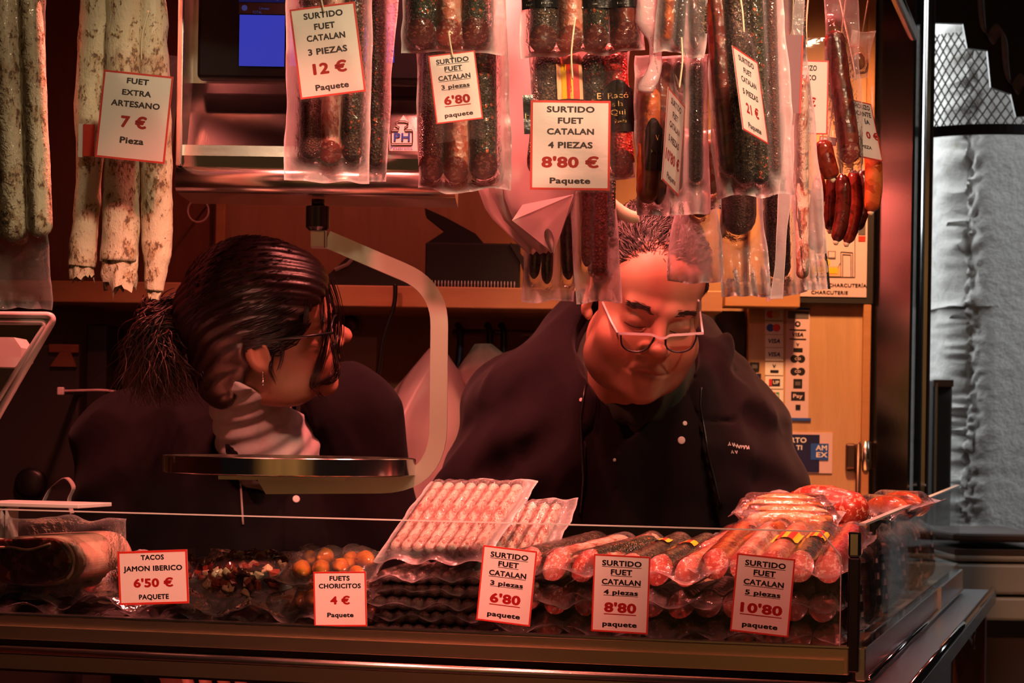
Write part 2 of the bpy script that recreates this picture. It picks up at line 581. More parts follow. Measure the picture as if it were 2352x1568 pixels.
M['glass_edge'] = plain('glass_edge', (0.62, 0.66, 0.62), 0.25)
M['lens'] = glass('lens', (0.93, 0.93, 0.93))

def film(name, col=(0.95, 0.90, 0.91), milk=0.16, transl=0.5, rough=0.055, gloss=0.95, bs=90.0, bstr=0.38, fine=300.0):
    t = NT(name)
    t.t.nodes.remove(t.b)
    tr = t.n('ShaderNodeBsdfTransparent'); tr.inputs[0].default_value = (0.97, 0.95, 0.95, 1)
    gl = t.n('ShaderNodeBsdfGlossy'); gl.inputs['Roughness'].default_value = rough; gl.inputs[0].default_value = (1, 1, 1, 1)
    df = t.n('ShaderNodeBsdfDiffuse'); df.inputs[0].default_value = tuple(col) + (1,)
    tl = t.n('ShaderNodeBsdfTranslucent'); tl.inputs[0].default_value = tuple(col) + (1,)
    h = t.math('ADD', t.noise(bs, 3, 0.6, dist=1.2), t.math('MULTIPLY', t.noise(fine, 2, 0.5), 0.28))
    bp = t.n('ShaderNodeBump'); bp.inputs['Strength'].default_value = bstr; bp.inputs['Distance'].default_value = 0.004
    t.l(h, bp.inputs['Height'])
    for x in (gl, df): t.l(bp.outputs[0], x.inputs['Normal'])
    milkm = t.n('ShaderNodeMixShader'); milkm.inputs[0].default_value = transl
    t.l(df.outputs[0], milkm.inputs[1]); t.l(tl.outputs[0], milkm.inputs[2])
    m1 = t.n('ShaderNodeMixShader')
    at = t.n('ShaderNodeAttribute'); at.attribute_name = 'cling_glint'
    t.l(t.math('MINIMUM', t.math('MULTIPLY', t.math('SUBTRACT', 1.0, t.math('MULTIPLY', at.outputs['Fac'], 0.93)), milk), 0.9), m1.inputs[0])
    t.l(tr.outputs[0], m1.inputs[1]); t.l(milkm.outputs[0], m1.inputs[2])
    fr = t.n('ShaderNodeFresnel'); fr.inputs[0].default_value = 1.45
    t.l(bp.outputs[0], fr.inputs['Normal'])
    m2 = t.n('ShaderNodeMixShader')
    t.l(t.math('MULTIPLY', fr.outputs[0], gloss), m2.inputs[0]); t.l(m1.outputs[0], m2.inputs[1]); t.l(gl.outputs[0], m2.inputs[2])
    t.l(m2.outputs[0], t.out.inputs[0])
    return t.m
M['film'] = film('film', milk=0.46)
M['film_clear'] = film('film_clear', milk=0.14, rough=0.06, bstr=0.5)
M['film_case'] = film('film_case', milk=0.30, rough=0.06, bstr=0.5, bs=60)
M['sleeve'] = film('sleeve', milk=0.025, rough=0.06, bstr=0.06, bs=20, gloss=0.6)
M['bag_white'] = film('bag_white', col=(0.88, 0.72, 0.70), milk=0.93, transl=0.45, rough=0.3, bstr=0.08, bs=14, gloss=0.6)
M['bag_clear'] = film('bag_clear', col=(0.92, 0.84, 0.86), milk=0.46, transl=0.5, rough=0.12, bstr=0.4, bs=40)

# sausages
def crust(name, cols, scale=260.0, bump=0.9, rough=0.28, specks=None, spscale=190.0, bd=0.003, coat=0.35):
    """grainy crust: cols = ramp of grain colours; specks=(colour, threshold)"""
    t = NT(name)
    cell = t.sep(t.voro(scale, 'Color'))[0]
    st = [(i / max(len(cols) - 1, 1), c) for i, c in enumerate(cols)]
    c = t.ramp(cell, st)
    big = t.noise(60, 4, 0.6)
    c = t.mix(t.ramp(big, [(0.35, (0, 0, 0)), (0.7, (0.55,) * 3)]), c, cols[0])
    if specks:
        s = t.sep(t.voro(spscale, 'Color'))[1]
        c = t.mix(t.ramp(s, [(specks[1], (0, 0, 0)), (specks[1] + 0.03, (1, 1, 1))]), c, specks[0])
    t.set(color=c, rough=rough, coat=coat, coatr=0.15)
    t.bump(t.math('ADD', t.voro(scale, 'Distance'), t.noise(140, 3)), bump, bd)
    return t.m

def mould(name, base, spot, dark, scale=36.0, thr=0.53, rough=0.6, bump=0.5):
    t = NT(name)
    v = t.co((1, 1, 0.55))
    n = t.noise(scale, 5, 0.62, vec=v, dist=0.5)
    n2 = t.noise(scale * 4.5, 4, 0.65, vec=v)
    c = t.ramp(t.noise(18, 3), [(0.3, tuple(x * 0.86 for x in base)), (0.7, base)])
    c = t.mix(t.ramp(n, [(thr, (0, 0, 0)), (thr + 0.10, (0.9,) * 3)]), c, spot)
    both = t.math('MULTIPLY', n, n2)
    c = t.mix(t.ramp(both, [(0.285, (0, 0, 0)), (0.335, (0.9,) * 3)]), c, dark)
    t.set(color=c, rough=rough, coat=0.25, coatr=0.3)
    t.bump(t.math('ADD', n, n2), bump, 0.004)
    return t.m

M['fuet_white'] = mould('fuet_white', (0.76, 0.70, 0.50), (0.50, 0.36, 0.20), (0.12, 0.065, 0.03), 62, 0.50)
M['fuet_pink'] = mould('fuet_pink', (0.80, 0.55, 0.44), (0.45, 0.13, 0.08), (0.28, 0.05, 0.03), 60, 0.47)
M['fuet_stick'] = mould('fuet_stick', (0.80, 0.60, 0.50), (0.46, 0.16, 0.11), (0.30, 0.05, 0.035), 130, 0.47, rough=0.4, bump=0.8)
M['pepper'] = crust('pepper', [(0.016, 0.010, 0.007), (0.05, 0.025, 0.015), (0.13, 0.07, 0.04), (0.30, 0.19, 0.11)], 450, 1.0)
M['pepper_red'] = crust('pepper_red', [(0.06, 0.014, 0.010), (0.12, 0.03, 0.02), (0.22, 0.07, 0.045)], 510, 0.9)
M['herbs'] = crust('herbs', [(0.010, 0.012, 0.006), (0.03, 0.03, 0.012), (0.10, 0.085, 0.035)], 345, 1.0, specks=((0.55, 0.09, 0.02), 0.93), spscale=330)
M['paprika'] = crust('paprika', [(0.34, 0.008, 0.006), (0.58, 0.02, 0.014), (0.75, 0.06, 0.03)], 315, 0.9, specks=((0.65, 0.12, 0.03), 0.94))
M['nearly_black'] = crust('nearly_black', [(0.008, 0.005, 0.004), (0.02, 0.012, 0.01), (0.05, 0.03, 0.022)], 480, 0.8)
M['chorizo'] = crust('chorizo', [(0.07, 0.007, 0.004), (0.14, 0.014, 0.007), (0.24, 0.035, 0.014)], 95, 0.35, rough=0.2, bd=0.002)
M['chorizo_dark'] = crust('chorizo_dark', [(0.030, 0.004, 0.003), (0.06, 0.008, 0.005), (0.10, 0.015, 0.008)], 90, 0.35, rough=0.2, bd=0.002)
M['chorizo_orange'] = crust('chorizo_orange', [(0.26, 0.045, 0.012), (0.42, 0.09, 0.02), (0.55, 0.16, 0.04)], 70, 0.35, rough=0.18, bd=0.002)
M['salami_pale'] = crust('salami_pale', [(0.52, 0.10, 0.05), (0.62, 0.22, 0.14), (0.75, 0.45, 0.33)], 150, 0.4, rough=0.3)
M['longaniza'] = crust('longaniza', [(0.62, 0.17, 0.05), (0.70, 0.25, 0.09), (0.78, 0.36, 0.16)], 40, 0.3, rough=0.18, bd=0.003)
M['orange_pepper'] = crust('orange_pepper', [(0.62, 0.12, 0.012), (0.72, 0.20, 0.02), (0.80, 0.30, 0.04)], 30, 0.2, rough=0.12, bd=0.003)

def cutface(name, meat, meat2, fat, scale=250.0, thr=0.60):
    t = NT(name)
    v = t.co((1, 1, 1))
    cell = t.sep(t.voro(scale, 'Color', vec=v))[0]
    n = t.noise(scale * 0.8, 3, 0.6, vec=v, dist=1.0)
    c = t.ramp(t.noise(90, 3), [(0.3, meat), (0.7, meat2)])
    f = t.math('MULTIPLY', t.ramp(cell, [(0.45, (0, 0, 0)), (0.6, (1, 1, 1))]), t.ramp(n, [(0.48, (0, 0, 0)), (0.56, (1, 1, 1))]))
    t.set(color=t.mix(f, c, fat), rough=0.3, coat=0.4, coatr=0.1)
    t.bump(n, 0.15, 0.001)
    return t.m
M['cut_dark'] = cutface('cut_dark', (0.13, 0.012, 0.009), (0.20, 0.02, 0.014), (0.46, 0.16, 0.11))
M['cut_red'] = cutface('cut_red', (0.42, 0.045, 0.03), (0.55, 0.09, 0.06), (0.82, 0.46, 0.36))
M['cut_pink'] = cutface('cut_pink', (0.58, 0.14, 0.10), (0.68, 0.24, 0.18), (0.86, 0.62, 0.52))
M['chorizo_slab'] = cutface('chorizo_slab', (0.30, 0.02, 0.012), (0.45, 0.05, 0.025), (0.75, 0.36, 0.25), 190)

M['ham_fat'] = plain('ham_fat', (0.72, 0.50, 0.36), 0.3, coat=0.5, var=0.2, vscale=30, bump=0.3, bscale=80, bdist=0.002)
M['ham_meat'] = cutface('ham_meat', (0.085, 0.008, 0.008), (0.13, 0.016, 0.014), (0.30, 0.08, 0.06), 60)
M['ham_cube_dark'] = plain('ham_cube_dark', (0.26, 0.045, 0.03), 0.22, coat=0.5, var=0.4, vscale=90)
M['ham_cube_black'] = plain('ham_cube_black', (0.07, 0.018, 0.014), 0.2, coat=0.5, var=0.4, vscale=90)
M['ham_cube_fat'] = plain('ham_cube_fat', (0.78, 0.50, 0.32), 0.25, coat=0.4, var=0.2, vscale=60)

# cloth, skin, hair
def cloth(name, col, bump=0.35, bscale=900.0, sheen=0.3):
    t = NT(name)
    t.set(color=t.ramp(t.noise(25, 4), [(0.3, tuple(c * 0.8 for c in col)), (0.7, tuple(c * 1.2 for c in col))]), rough=0.9, sheen=sheen, spec=0.12)
    t.bump(t.noise(bscale, 3), bump, 0.0008)
    return t.m
M['fleece'] = cloth('fleece', (0.0085, 0.0050, 0.0065), 0.5, 700, 0.06)
M['chef_coat'] = cloth('chef_coat', (0.0075, 0.0050, 0.0060), 0.2, 1200, 0.03)
M['green_shirt'] = cloth('green_shirt', (0.030, 0.034, 0.026), sheen=0.0)
M['white_knit'] = cloth('white_knit', (0.66, 0.60, 0.60), 0.4, 600)
M['trousers'] = cloth('trousers', (0.01, 0.01, 0.012), sheen=0.0)
M['coat_grey'] = cloth('coat_grey', (0.40, 0.30, 0.28))

def skin(name, col, var):
    t = NT(name)
    n = t.noise(16, 4, 0.6)
    a = t.n('ShaderNodeVertexColor'); a.layer_name = 'tint'
    c = t.ramp(n, [(0.3, var), (0.7, col)])
    c = t.mix(1.0, c, a.outputs['Color'], 'MULTIPLY')
    t.set(color=c, rough=0.46, sss=0.12, spec=0.45)
    t.b.inputs['Subsurface Radius'].default_value = (0.012, 0.005, 0.003)
    t.bump(t.noise(420, 3), 0.12, 0.0008)
    return t.m
M['skin'] = skin('skin', (0.62, 0.30, 0.20), (0.54, 0.23, 0.15))
M['skin_man'] = skin('skin_man', (0.62, 0.32, 0.22), (0.52, 0.24, 0.15))
M['lip'] = plain('lip', (0.42, 0.16, 0.13), 0.4)
M['hair_dark'] = plain('hair_dark', (0.010, 0.0035, 0.003), 0.38, spec=0.35)
M['hair_brown'] = plain('hair_brown', (0.035, 0.011, 0.007), 0.4, spec=0.4)
M['hair_grey'] = plain('hair_grey', (0.16, 0.13, 0.12), 0.38, spec=0.6)
M['hair_black'] = plain('hair_black', (0.02, 0.014, 0.012), 0.4)
M['brow'] = plain('brow', (0.03, 0.015, 0.012), 0.7)
M['frame_white'] = plain('frame_white', (0.72, 0.66, 0.68), 0.3)
M['silver'] = plain('silver', (0.75, 0.72, 0.70), 0.2, metal=1.0)
M['snap'] = plain('snap', (0.70, 0.60, 0.58), 0.35)

def emit(name, col, s):
    t = NT(name)
    t.set(color=(0, 0, 0), rough=0.5, spec=0.1)
    t.b.inputs['Emission Color'].default_value = tuple(col) + (1,)
    t.b.inputs['Emission Strength'].default_value = s
    return t.m
M['screen_blue'] = emit('screen_blue', (0.045, 0.055, 0.55), 0.72)
M['screen_dim'] = emit('screen_dim', (0.03, 0.03, 0.25), 0.22)
M['screen_ink'] = emit('screen_ink', (0.10, 0.09, 0.35), 0.35)
M['bulb'] = emit('bulb', (1.0, 0.55, 0.45), 3.0)
M['orange_fill'] = plain('orange_fill', (0.75, 0.45, 0.25), 0.5)
M['globe'] = emit('globe', (1.0, 0.72, 0.42), 1.6)  # glow of the unseen globes added for glints
M['plate_steel'] = steel('plate_steel', (0.78, 0.74, 0.70), 0.13, brushed=False)
# ------------------------------------------------------------------ lettering and price cards
_TXT = {}
def text_data(body, bold=0.022):
    key = (body, bold)
    if key not in _TXT:
        cu = bpy.data.curves.new('lettering_source', 'FONT')
        cu.body = body; cu.size = 1.0; cu.offset = bold; cu.resolution_u = 3; cu.space_character = 1.06
        o = bpy.data.objects.new('lettering_source', cu); COL.objects.link(o)
        dg = bpy.context.evaluated_depsgraph_get(); dg.update()
        me = bpy.data.meshes.new_from_object(o.evaluated_get(dg))
        v = np.array([tuple(q.co) for q in me.vertices]).reshape(-1, 3)
        f = [tuple(p.vertices) for p in me.polygons]
        lo, hi = v.min(0), v.max(0)
        bpy.data.objects.remove(o); bpy.data.curves.remove(cu); bpy.data.meshes.remove(me)
        _TXT[key] = (v[:, :2], f, lo[:2], hi[:2])
    return _TXT[key]

_CAP = {}
def cap_h():
    if 'c' not in _CAP:
        _, _, lo, hi = text_data('H', 0.0)
        _CAP['c'] = hi[1] - max(lo[1], 0)
    return _CAP['c']

def put_text(mb, body, cx, cz, w, h, y=0.0, bold=0.022, underline=False, shear=0.0, mi=0):
    """lettering centred on (cx, cz): w = total width, h = capital height; bold = stroke gain"""
    v, f, lo, hi = text_data(body, 0.0)
    g = bold * 1.15
    sx = w / max(hi[0] - lo[0] + 2 * g, 1e-6); sz = h / (cap_h() + 2 * g)
    offs = [(0, 0)] if bold < 0.01 else [(-1, 0), (1, 0), (0, 1), (0, -1), (0.7, 0.7), (-0.7, 0.7), (0.7, -0.7), (-0.7, -0.7)]
    for q, (ox, oz) in enumerate(offs):
        pts = []
        for a, b in v:
            x = (a + ox * g - (lo[0] + hi[0]) / 2) * sx; z = (b + oz * g - cap_h() / 2) * sz
            pts.append(Vector((cx + x + shear * z, y - 2e-6 * q, cz + z)))
        mb.add(pts, f, mi)
    if underline:
        zz = cz - h / 2 - h * 0.22; t = h * 0.10
        mb.add([(cx - w / 2, y, zz), (cx + w / 2, y, zz), (cx + w / 2, y, zz + t), (cx - w / 2, y, zz + t)], [(0, 1, 2, 3)], mi)

def frame_from_corners(tl, tr, br, bl):
    c = (tl + tr + br + bl) / 4
    ex = ((tr - tl) + (br - bl)) / 2
    ez = ((tl - bl) + (tr - br)) / 2
    w, h = ex.length, ez.length
    x = ex.normalized(); z = (ez - x * ez.dot(x)).normalized(); y = z.cross(x)
    m = Matrix(((x.x, y.x, z.x, c.x), (x.y, y.y, z.y, c.y), (x.z, y.z, z.z, c.z), (0, 0, 0, 1)))
    return m, w, h

def card_frame(corners, Y=None, v=None, ratio=None, sign=1):
    tl, tr, br, bl = corners
    if v is not None:
        return frame_from_corners(*[CP(p[0], p[1], v) for p in corners])
    cx = sum(p[0] for p in corners) / 4; cy = sum(p[1] for p in corners) / 4
    ew = np.array([(tr[0] - tl[0] + br[0] - bl[0]) / 2, -(tr[1] - tl[1] + br[1] - bl[1]) / 2])
    eh = np.array([(tl[0] - bl[0] + tr[0] - br[0]) / 2, -(tl[1] - bl[1] + tr[1] - br[1]) / 2])
    dw = dh = 0.0
    if ratio:
        best = None
        for dw_ in np.linspace(1, 900, 1800):
            dh_ = -ew.dot(eh) / dw_
            e = abs(math.sqrt(ew.dot(ew) + dw_ ** 2) / math.sqrt(eh.dot(eh) + dh_ ** 2) - ratio)
            if best is None or e < best[0]: best = (e, dw_, dh_)
        dw, dh = best[1] * sign, best[2] * sign
    k = sc(Y)
    c = P(cx, cy, Y)
    rx, rz = Vector((CR, 0, SR)), Vector((-SR, 0, CR))
    ex = (rx * ew[0] + rz * ew[1] + Vector((0, dw, 0))) * k
    ez = (rx * eh[0] + rz * eh[1] + Vector((0, dh, 0))) * k
    return frame_from_corners(c - ex / 2 + ez / 2, c + ex / 2 + ez / 2, c + ex / 2 - ez / 2, c - ex / 2 - ez / 2)

def price_card(label, corners, lines, group, Y=None, v=None, ratio=None, sign=1, sleeve=None, string=None, border=0.028):
    m, w, h = card_frame(corners, Y, v, ratio, sign)
    card = MB().box((0, 0, 0), (w, 0.0008, h)).build('price_card', M['paper'], None, m, label=label, cat='price card', group=group)
    b = border * w
    fr = MB()
    for x0, x1, z0, z1 in ((-w / 2, w / 2, h / 2 - b, h / 2), (-w / 2, w / 2, -h / 2, -h / 2 + b), (-w / 2, -w / 2 + b, -h / 2 + b, h / 2 - b), (w / 2 - b, w / 2, -h / 2 + b, h / 2 - b)):
        fr.box(((x0 + x1) / 2, -0.0004, (z0 + z1) / 2), (x1 - x0, 0.0003, z1 - z0))
    fr.build('border', M['card_red'], card)
    bk, rd = MB(), MB()
    for ln in lines:
        body, t, lw, lh, col = ln[:5]
        und = len(ln) > 5 and 'u' in ln[5]
        off = ln[6] if len(ln) > 6 else 0.0
        put_text(rd if col == 'r' else bk, body, off * w, h / 2 - t * h, lw * w, lh * h, -0.00048, 0.040 if col == 'r' else 0.036, und)
    if bk.v: bk.build('lettering', M['ink'], card)
    if rd.v: rd.build('price_lettering', M['ink_red'], card)
    if sleeve:
        l, r, tp, bt = sleeve
        sl = MB()
        x0, x1, z0, z1 = -w / 2 - l * w, w / 2 + r * w, -h / 2 - bt * h, h / 2 + tp * h
        nx, nz = 8, 12
        vs, fs = [], []
        for j in range(nz + 1):
            for i in range(nx + 1):
                x = x0 + (x1 - x0) * i / nx; z = z0 + (z1 - z0) * j / nz
                edge = min(i, nx - i, j, nz - j) == 0
                vs.append((x, -0.0012 - (0 if edge else 0.0012) - 0.0008 * math.sin(3 * x / w + 5 * z / h), z))
        for j in range(nz):
            for i in range(nx):
                a = j * (nx + 1) + i
                fs.append((a, a + 1, a + nx + 2, a + nx + 1))
        sl.add(vs, fs)
        sl.build('plastic_sleeve', M['sleeve'], card, smooth=True)
        if string:
            s = smooth_path([(0.02 * w, -0.002, z1 - 0.10 * h), (0.0, -0.004, z1 + 0.02), (0.004, 0.0, z1 + string)], 6)
            MB().tube(s, 0.0011, 6).build('string', M['string'], card, smooth=True)
    return card

def cr(x0, y0, s, pts):   # zoom-crop coordinates -> photo pixels
    return [(x0 + a / s, y0 + b / s) for a, b in pts]

# ------------------------------------------------------------------ the stall shell
WY = 4.02
def wallbox(name, px0, px1, py0, py1, Y, th, mat, kind='structure', **kw):
    a, b = P(px0, py1, Y), P(px1, py0, Y)
    return MB().box(((a.x + b.x) / 2, Y + th / 2, (a.z + b.z) / 2), (b.x - a.x, th, b.z - a.z)).build(name, mat, kind=kind, **kw)

MB().box((-0.3, -3.3, 1.4), (6.0, 0.1, 2.8)).build('wall_front', plain('market_wall', (0.50, 0.34, 0.18), 0.7, var=0.5, vscale=1.6), kind='structure')
MB().box((-0.45, WY + 0.06, 1.25), (2.18, 0.06, 2.6)).build('wall_back', M['wood_wall'], kind='structure')
MB().box((-1.53, 3.1, 1.25), (0.05, 2.1, 2.6)).build('wall_left', M['wood_red'], kind='structure')
MB().box((0.0, 3.0, -0.02), (14.0, 14.0, 0.04)).build('floor', M['floor'], kind='structure')
MB().box((-0.4, 3.40, 0.06), (2.2, 1.1, 0.12)).build('floor_platform', M['floor'], kind='structure')
MB().box((-0.36, 3.02, 2.66), (2.42, 2.2, 0.05)).build('ceiling', M['dark_board'], kind='structure')
# unseen boards added above the hanging row to block lamp spill
a, b = P(-420, 0, 2.88), P(1930, 0, 2.565)
mid = (a + b) / 2
ang = math.degrees(math.atan2(b.y - a.y, b.x - a.x))
MB().box((0, 0, 0), ((b - a).length, 0.02, 0.62)).build('spill_board_1', M['dark_board'], mw=T((mid.x, mid.y - 0.03, 2.33)) @ rot('Z', ang), kind='structure')
c = P(2150, 0, 4.0)
MB().box((0, 0, 0), (math.hypot(c.x - b.x, c.y - b.y), 0.02, 0.34)).build('spill_board_2', M['dark_board'], mw=T(((b.x + c.x) / 2 + 0.01, (b.y + c.y) / 2, 2.47)) @ rot('Z', math.degrees(math.atan2(c.y - b.y, c.x - b.x))), kind='structure')
# darker red panel on the left and a batten where it meets the pale wall
a, b = P(-140, 1150, WY), P(498, 0, WY)
MB().box(((a.x + b.x) / 2, WY + 0.014, 1.3), (b.x - a.x, 0.025, 2.4)).build('wall_panel', M['wood_red'], kind='structure')
a, b = P(494, 700, WY), P(520, 440, WY)
MB().box(((a.x + b.x) / 2, WY - 0.006, 1.85), (b.x - a.x, 0.018, 0.75), bev=0.002).build('trim_1', M['wood_shelf'], kind='structure')
# orange laminate panel on the right
a, b = P(1712, 1200, WY - 0.02), P(2010, 0, WY - 0.02)
dr = MB().box(((a.x + b.x) / 2, WY - 0.005, 1.3), (b.x - a.x, 0.03, 2.4), bev=0.003).build('door_1', M['wood_panel'], kind='structure')
lw = 18 * sc(WY)
MB().box((b.x - lw / 2, WY - 0.028, 1.3), (lw, 0.014, 2.4), bev=0.002).build('door_edge', M['wood_shelf'], dr)

# polished column at the end of the wall, chrome post beside it
a, b = P(2018, 1150, 4.0), P(2110, 1150, 4.0)
cm = T(((a.x + b.x) / 2, 4.06, 1.2)) @ rot('Z', -18)
MB().box((0, 0, 0), ((b.x - a.x) * 1.02, 0.10, 2.4), bev=0.004).build('trim_2', M['steel_mirror'], mw=cm, kind='structure')
a, b = P(2112, 900, 4.10), P(2142, 900, 4.10)
o = thing('chrome_post', 'tall chrome post beside the polished column at the end of the counter', 'post', T(((a.x + b.x) / 2, 4.13, 0)))
MB().box((0, 0, 1.3), ((b.x - a.x) * 0.62, 0.022, 2.6), bev=0.004).build('shaft', M['chrome'], o)
MB().box(((b.x - a.x) * 0.44, 0.012, 1.3), ((b.x - a.x) * 0.2, 0.02, 2.6), bev=0.002).build('edge_strip', M['dark_metal'], o)

# shelf with the things on it
SY = 3.72
a, b = P(-120, 705, SY), P(1660, 656, SY)
zs1, zs0 = P(900, 656, SY).z, P(900, 705, SY).z
MB().box(((a.x + b.x) / 2, (SY + WY + 0.02) / 2, (zs0 + zs1) / 2), (b.x - a.x, WY + 0.02 - SY, zs1 - zs0), bev=0.002).build(
    'wall_shelf', M['wood_shelf'], label='long wooden wall shelf with a thick front edge behind the sellers', cat='shelf')
a, b = P(1662, 705, WY - 0.06), P(1835, 652, WY - 0.06)
MB().box(((a.x + b.x) / 2, WY - 0.05, (a.z + b.z) / 2), (b.x - a.x, 0.06, b.z - a.z), bev=0.002).build(
    'shelf_end', M['wood_shelf'], label='short lighter wooden shelf end beside the framed poster', cat='shelf')

# ------------------------------------------------------------------ outside, right
def block(name, mat, px0, px1, py0, py1, Y, depth, seed, parent, rough=0.007):
    """stone block with a broken left arris"""
    a, b = P(px0, py1, Y), P(px1, py0, Y)
    nx, ny, nz = 24, 10, 110
    w, h = b.x - a.x, b.z - a.z
    bm = bmesh.new()
    vs = {}
    def vert(i, j, k):
        if (i, j, k) in vs: return vs[(i, j, k)]
        x, y, z = w * (i / nx) ** 1.6, depth * j / ny, h * k / nz
        e = (max(0, 1 - x / 0.10) * max(0, 1 - y / 0.10)) ** 1.3
        nn = 0.5 * float(vnoise(x * 14 + seed, y * 14, z * 14)) + 0.5 * float(vnoise(x * 45, y * 45 + seed, z * 45)) + 0.5 * float(vnoise(x * 90, y * 90 + seed, z * 90))
        r = rough * nn
        cut = 0.045 * e * (1.0 + 0.5 * nn)
        q = Vector((a.x + x + cut + (r if i == 0 else 0), Y + y + cut * 0.9 + (r * 0.6 * (0.3 + e) if j == 0 else 0), a.z + z))
        vs[(i, j, k)] = bm.verts.new(q)
        return vs[(i, j, k)]
    for k in range(nz):
        for i in range(nx):
            bm.faces.new([vert(i, 0, k), vert(i + 1, 0, k), vert(i + 1, 0, k + 1), vert(i, 0, k + 1)])
            bm.faces.new([vert(i, ny, k), vert(i, ny, k + 1), vert(i + 1, ny, k + 1), vert(i + 1, ny, k)])
        for j in range(ny):
            bm.faces.new([vert(0, j, k), vert(0, j, k + 1), vert(0, j + 1, k + 1), vert(0, j + 1, k)])
            bm.faces.new([vert(nx, j, k), vert(nx, j + 1, k), vert(nx, j + 1, k + 1), vert(nx, j, k + 1)])
    for i in range(nx):
        for j in range(ny):
            bm.faces.new([vert(i, j, 0), vert(i, j + 1, 0), vert(i + 1, j + 1, 0), vert(i + 1, j, 0)])
            bm.faces.new([vert(i, j, nz), vert(i + 1, j, nz), vert(i + 1, j + 1, nz), vert(i, j + 1, nz)])
    me = bpy.data.meshes.new(name); bm.to_mesh(me); bm.free()
    me.materials.append(mat)
    me.polygons.foreach_set('use_smooth', np.ones(len(me.polygons), dtype=bool))
    return link(name, me, parent)

pil = thing('stone_pillar', 'pale weathered stone pillar outside with a rough broken left edge', 'pillar', kind='structure')
for i, (y0, y1) in enumerate(((-330, 701), (705, 1216), (1221, 1900))):
    ob = block('stone_block', M['stone'], 2176, 2560, y0, y1, 5.55, 0.7, 3.7 * i, pil)
    md = ob.modifiers.new('edges', 'EDGE_SPLIT'); md.split_angle = math.radians(70)
a, b = P(2192, 1900, 5.57), P(2550, -330, 5.57)
MB().box(((a.x + b.x) / 2 + 0.03, 5.9, (a.z + b.z) / 2), (b.x - a.x - 0.05, 0.58, b.z - a.z)).build('mortar', M['mortar'], pil)
a, b = P(2010, 1300, 8.2), P(2420, -400, 8.2)
MB().box(((a.x + b.x) / 2, 8.4, 1.6), (b.x - a.x, 0.2, 3.2)).build('white_facade', M['white_wall'], kind='structure')

# dark glazed cabinet between the post and the pillar
a, b = P(2140, 1290, 5.25), P(2192, 872, 5.25)
o = thing('display_cabinet', 'narrow dark glazed cabinet seen between the chrome post and the pillar', 'cabinet', T(((a.x + b.x) / 2, 5.34, 0)))
w = b.x - a.x
MB().box((0, 0.02, b.z / 2), (w, 0.18, b.z), bev=0.004).build('body', M['dark_board'], o)
MB().box((-w * 0.36, -0.078, b.z / 2), (w * 0.10, 0.012, b.z * 0.99)).build('frame_strip', M['ledge_steel'], o)
MB().box((0, -0.076, b.z - 0.008), (w, 0.014, 0.016)).build('top_strip', M['dark_metal'], o)
MB().box((w * 0.1, -0.074, b.z - 0.28), (w * 0.7, 0.004, 0.48)).build('pane', M['side_glass'], o)

# grey drawer cart at the lower right
a, b = P(2190, 1425, 4.75), P(2420, 1262, 4.75)
o = thing('market_cart', 'grey panelled market cart with a dark top in the lower right', 'cart', T(((a.x + b.x) / 2, 4.95, 0)))
w = b.x - a.x
MB().box((0, 0, b.z - 0.008), (w, 0.4, 0.012)).build('top_gap', M['cart_dark'], o)
zt = P(2280, 1228, 4.75).z
MB().box((-0.01, 0, (zt + b.z) / 2 + 0.008), (w * 0.92, 0.38, zt - b.z - 0.01), bev=0.006).build('dark_top', M['cart_dark'], o)
zz = b.z - 0.014
for py0, py1 in ((1272, 1290), (1295, 1365), (1371, 1425)):
    z1, z0 = P(2280, py0, 4.75).z, P(2280, py1, 4.75).z
    MB().box((0, 0, (z0 + z1) / 2), (w, 0.40, z1 - z0), bev=0.006).build('panel', M['cart_grey'], o)
zlow = P(2280, 1425, 4.75).z
MB().box((0, 0.02, zlow / 2), (w * 0.96, 0.36, zlow)).build('lower_body', M['cart_dark'], o)

# expanded-metal shade with a black hoop, black valance with a wavy trim
SHY_ = 4.6
hc = P(2330, 272, SHY_)
o = thing('mesh_shade', 'large round white wire mesh shade with a black hoop at the bottom', 'lamp shade', T((hc.x + 0.02, SHY_ + 0.30, hc.z)))
R0 = hc.x + 0.02 - P(2140, 272, SHY_).x
mesh_h = P(2200, 40, SHY_).z - hc.z
wm = MB()
nw = 32
for s in (-1, 1):
    for k in range(nw):
        a0 = math.pi * (0.98 + 1.04 * k / nw)
        pts = []
        for q in range(9):
            t = q / 8
            an = a0 + s * 0.75 * t
            rr = R0 * (1.0 - 0.05 * t)
            pts.append(Vector((rr * math.cos(an), rr * math.sin(an) * 0.9, t * mesh_h)))
        wm.tube(pts, 0.0017, 4, cap=False)
wm.build('wire_mesh', M['mesh_white'], o, kind='stuff')
hoop = [Vector((R0 * 1.01 * math.cos(t), R0 * 0.91 * math.sin(t), -0.004)) for t in np.linspace(math.pi * 0.96, math.pi * 2.04, 40)]
hb = MB()
for i in range(len(hoop) - 1):
    a, b = hoop[i], hoop[i + 1]
    d = Vector((0, 0, 0.011))
    n0, n1 = a.copy(), b.copy(); n0.z = n1.z = 0
    i0, i1 = a - n0.normalized() * 0.006, b - n1.normalized() * 0.006
    hb.add([a - d, b - d, b + d, a + d, i0 - d, i1 - d, i1 + d, i0 + d], [(0, 1, 2, 3), (5, 4, 7, 6), (3, 2, 6, 7), (1, 0, 4, 5)])
hb.build('hoop', M['black_matte'], o, smooth=False)

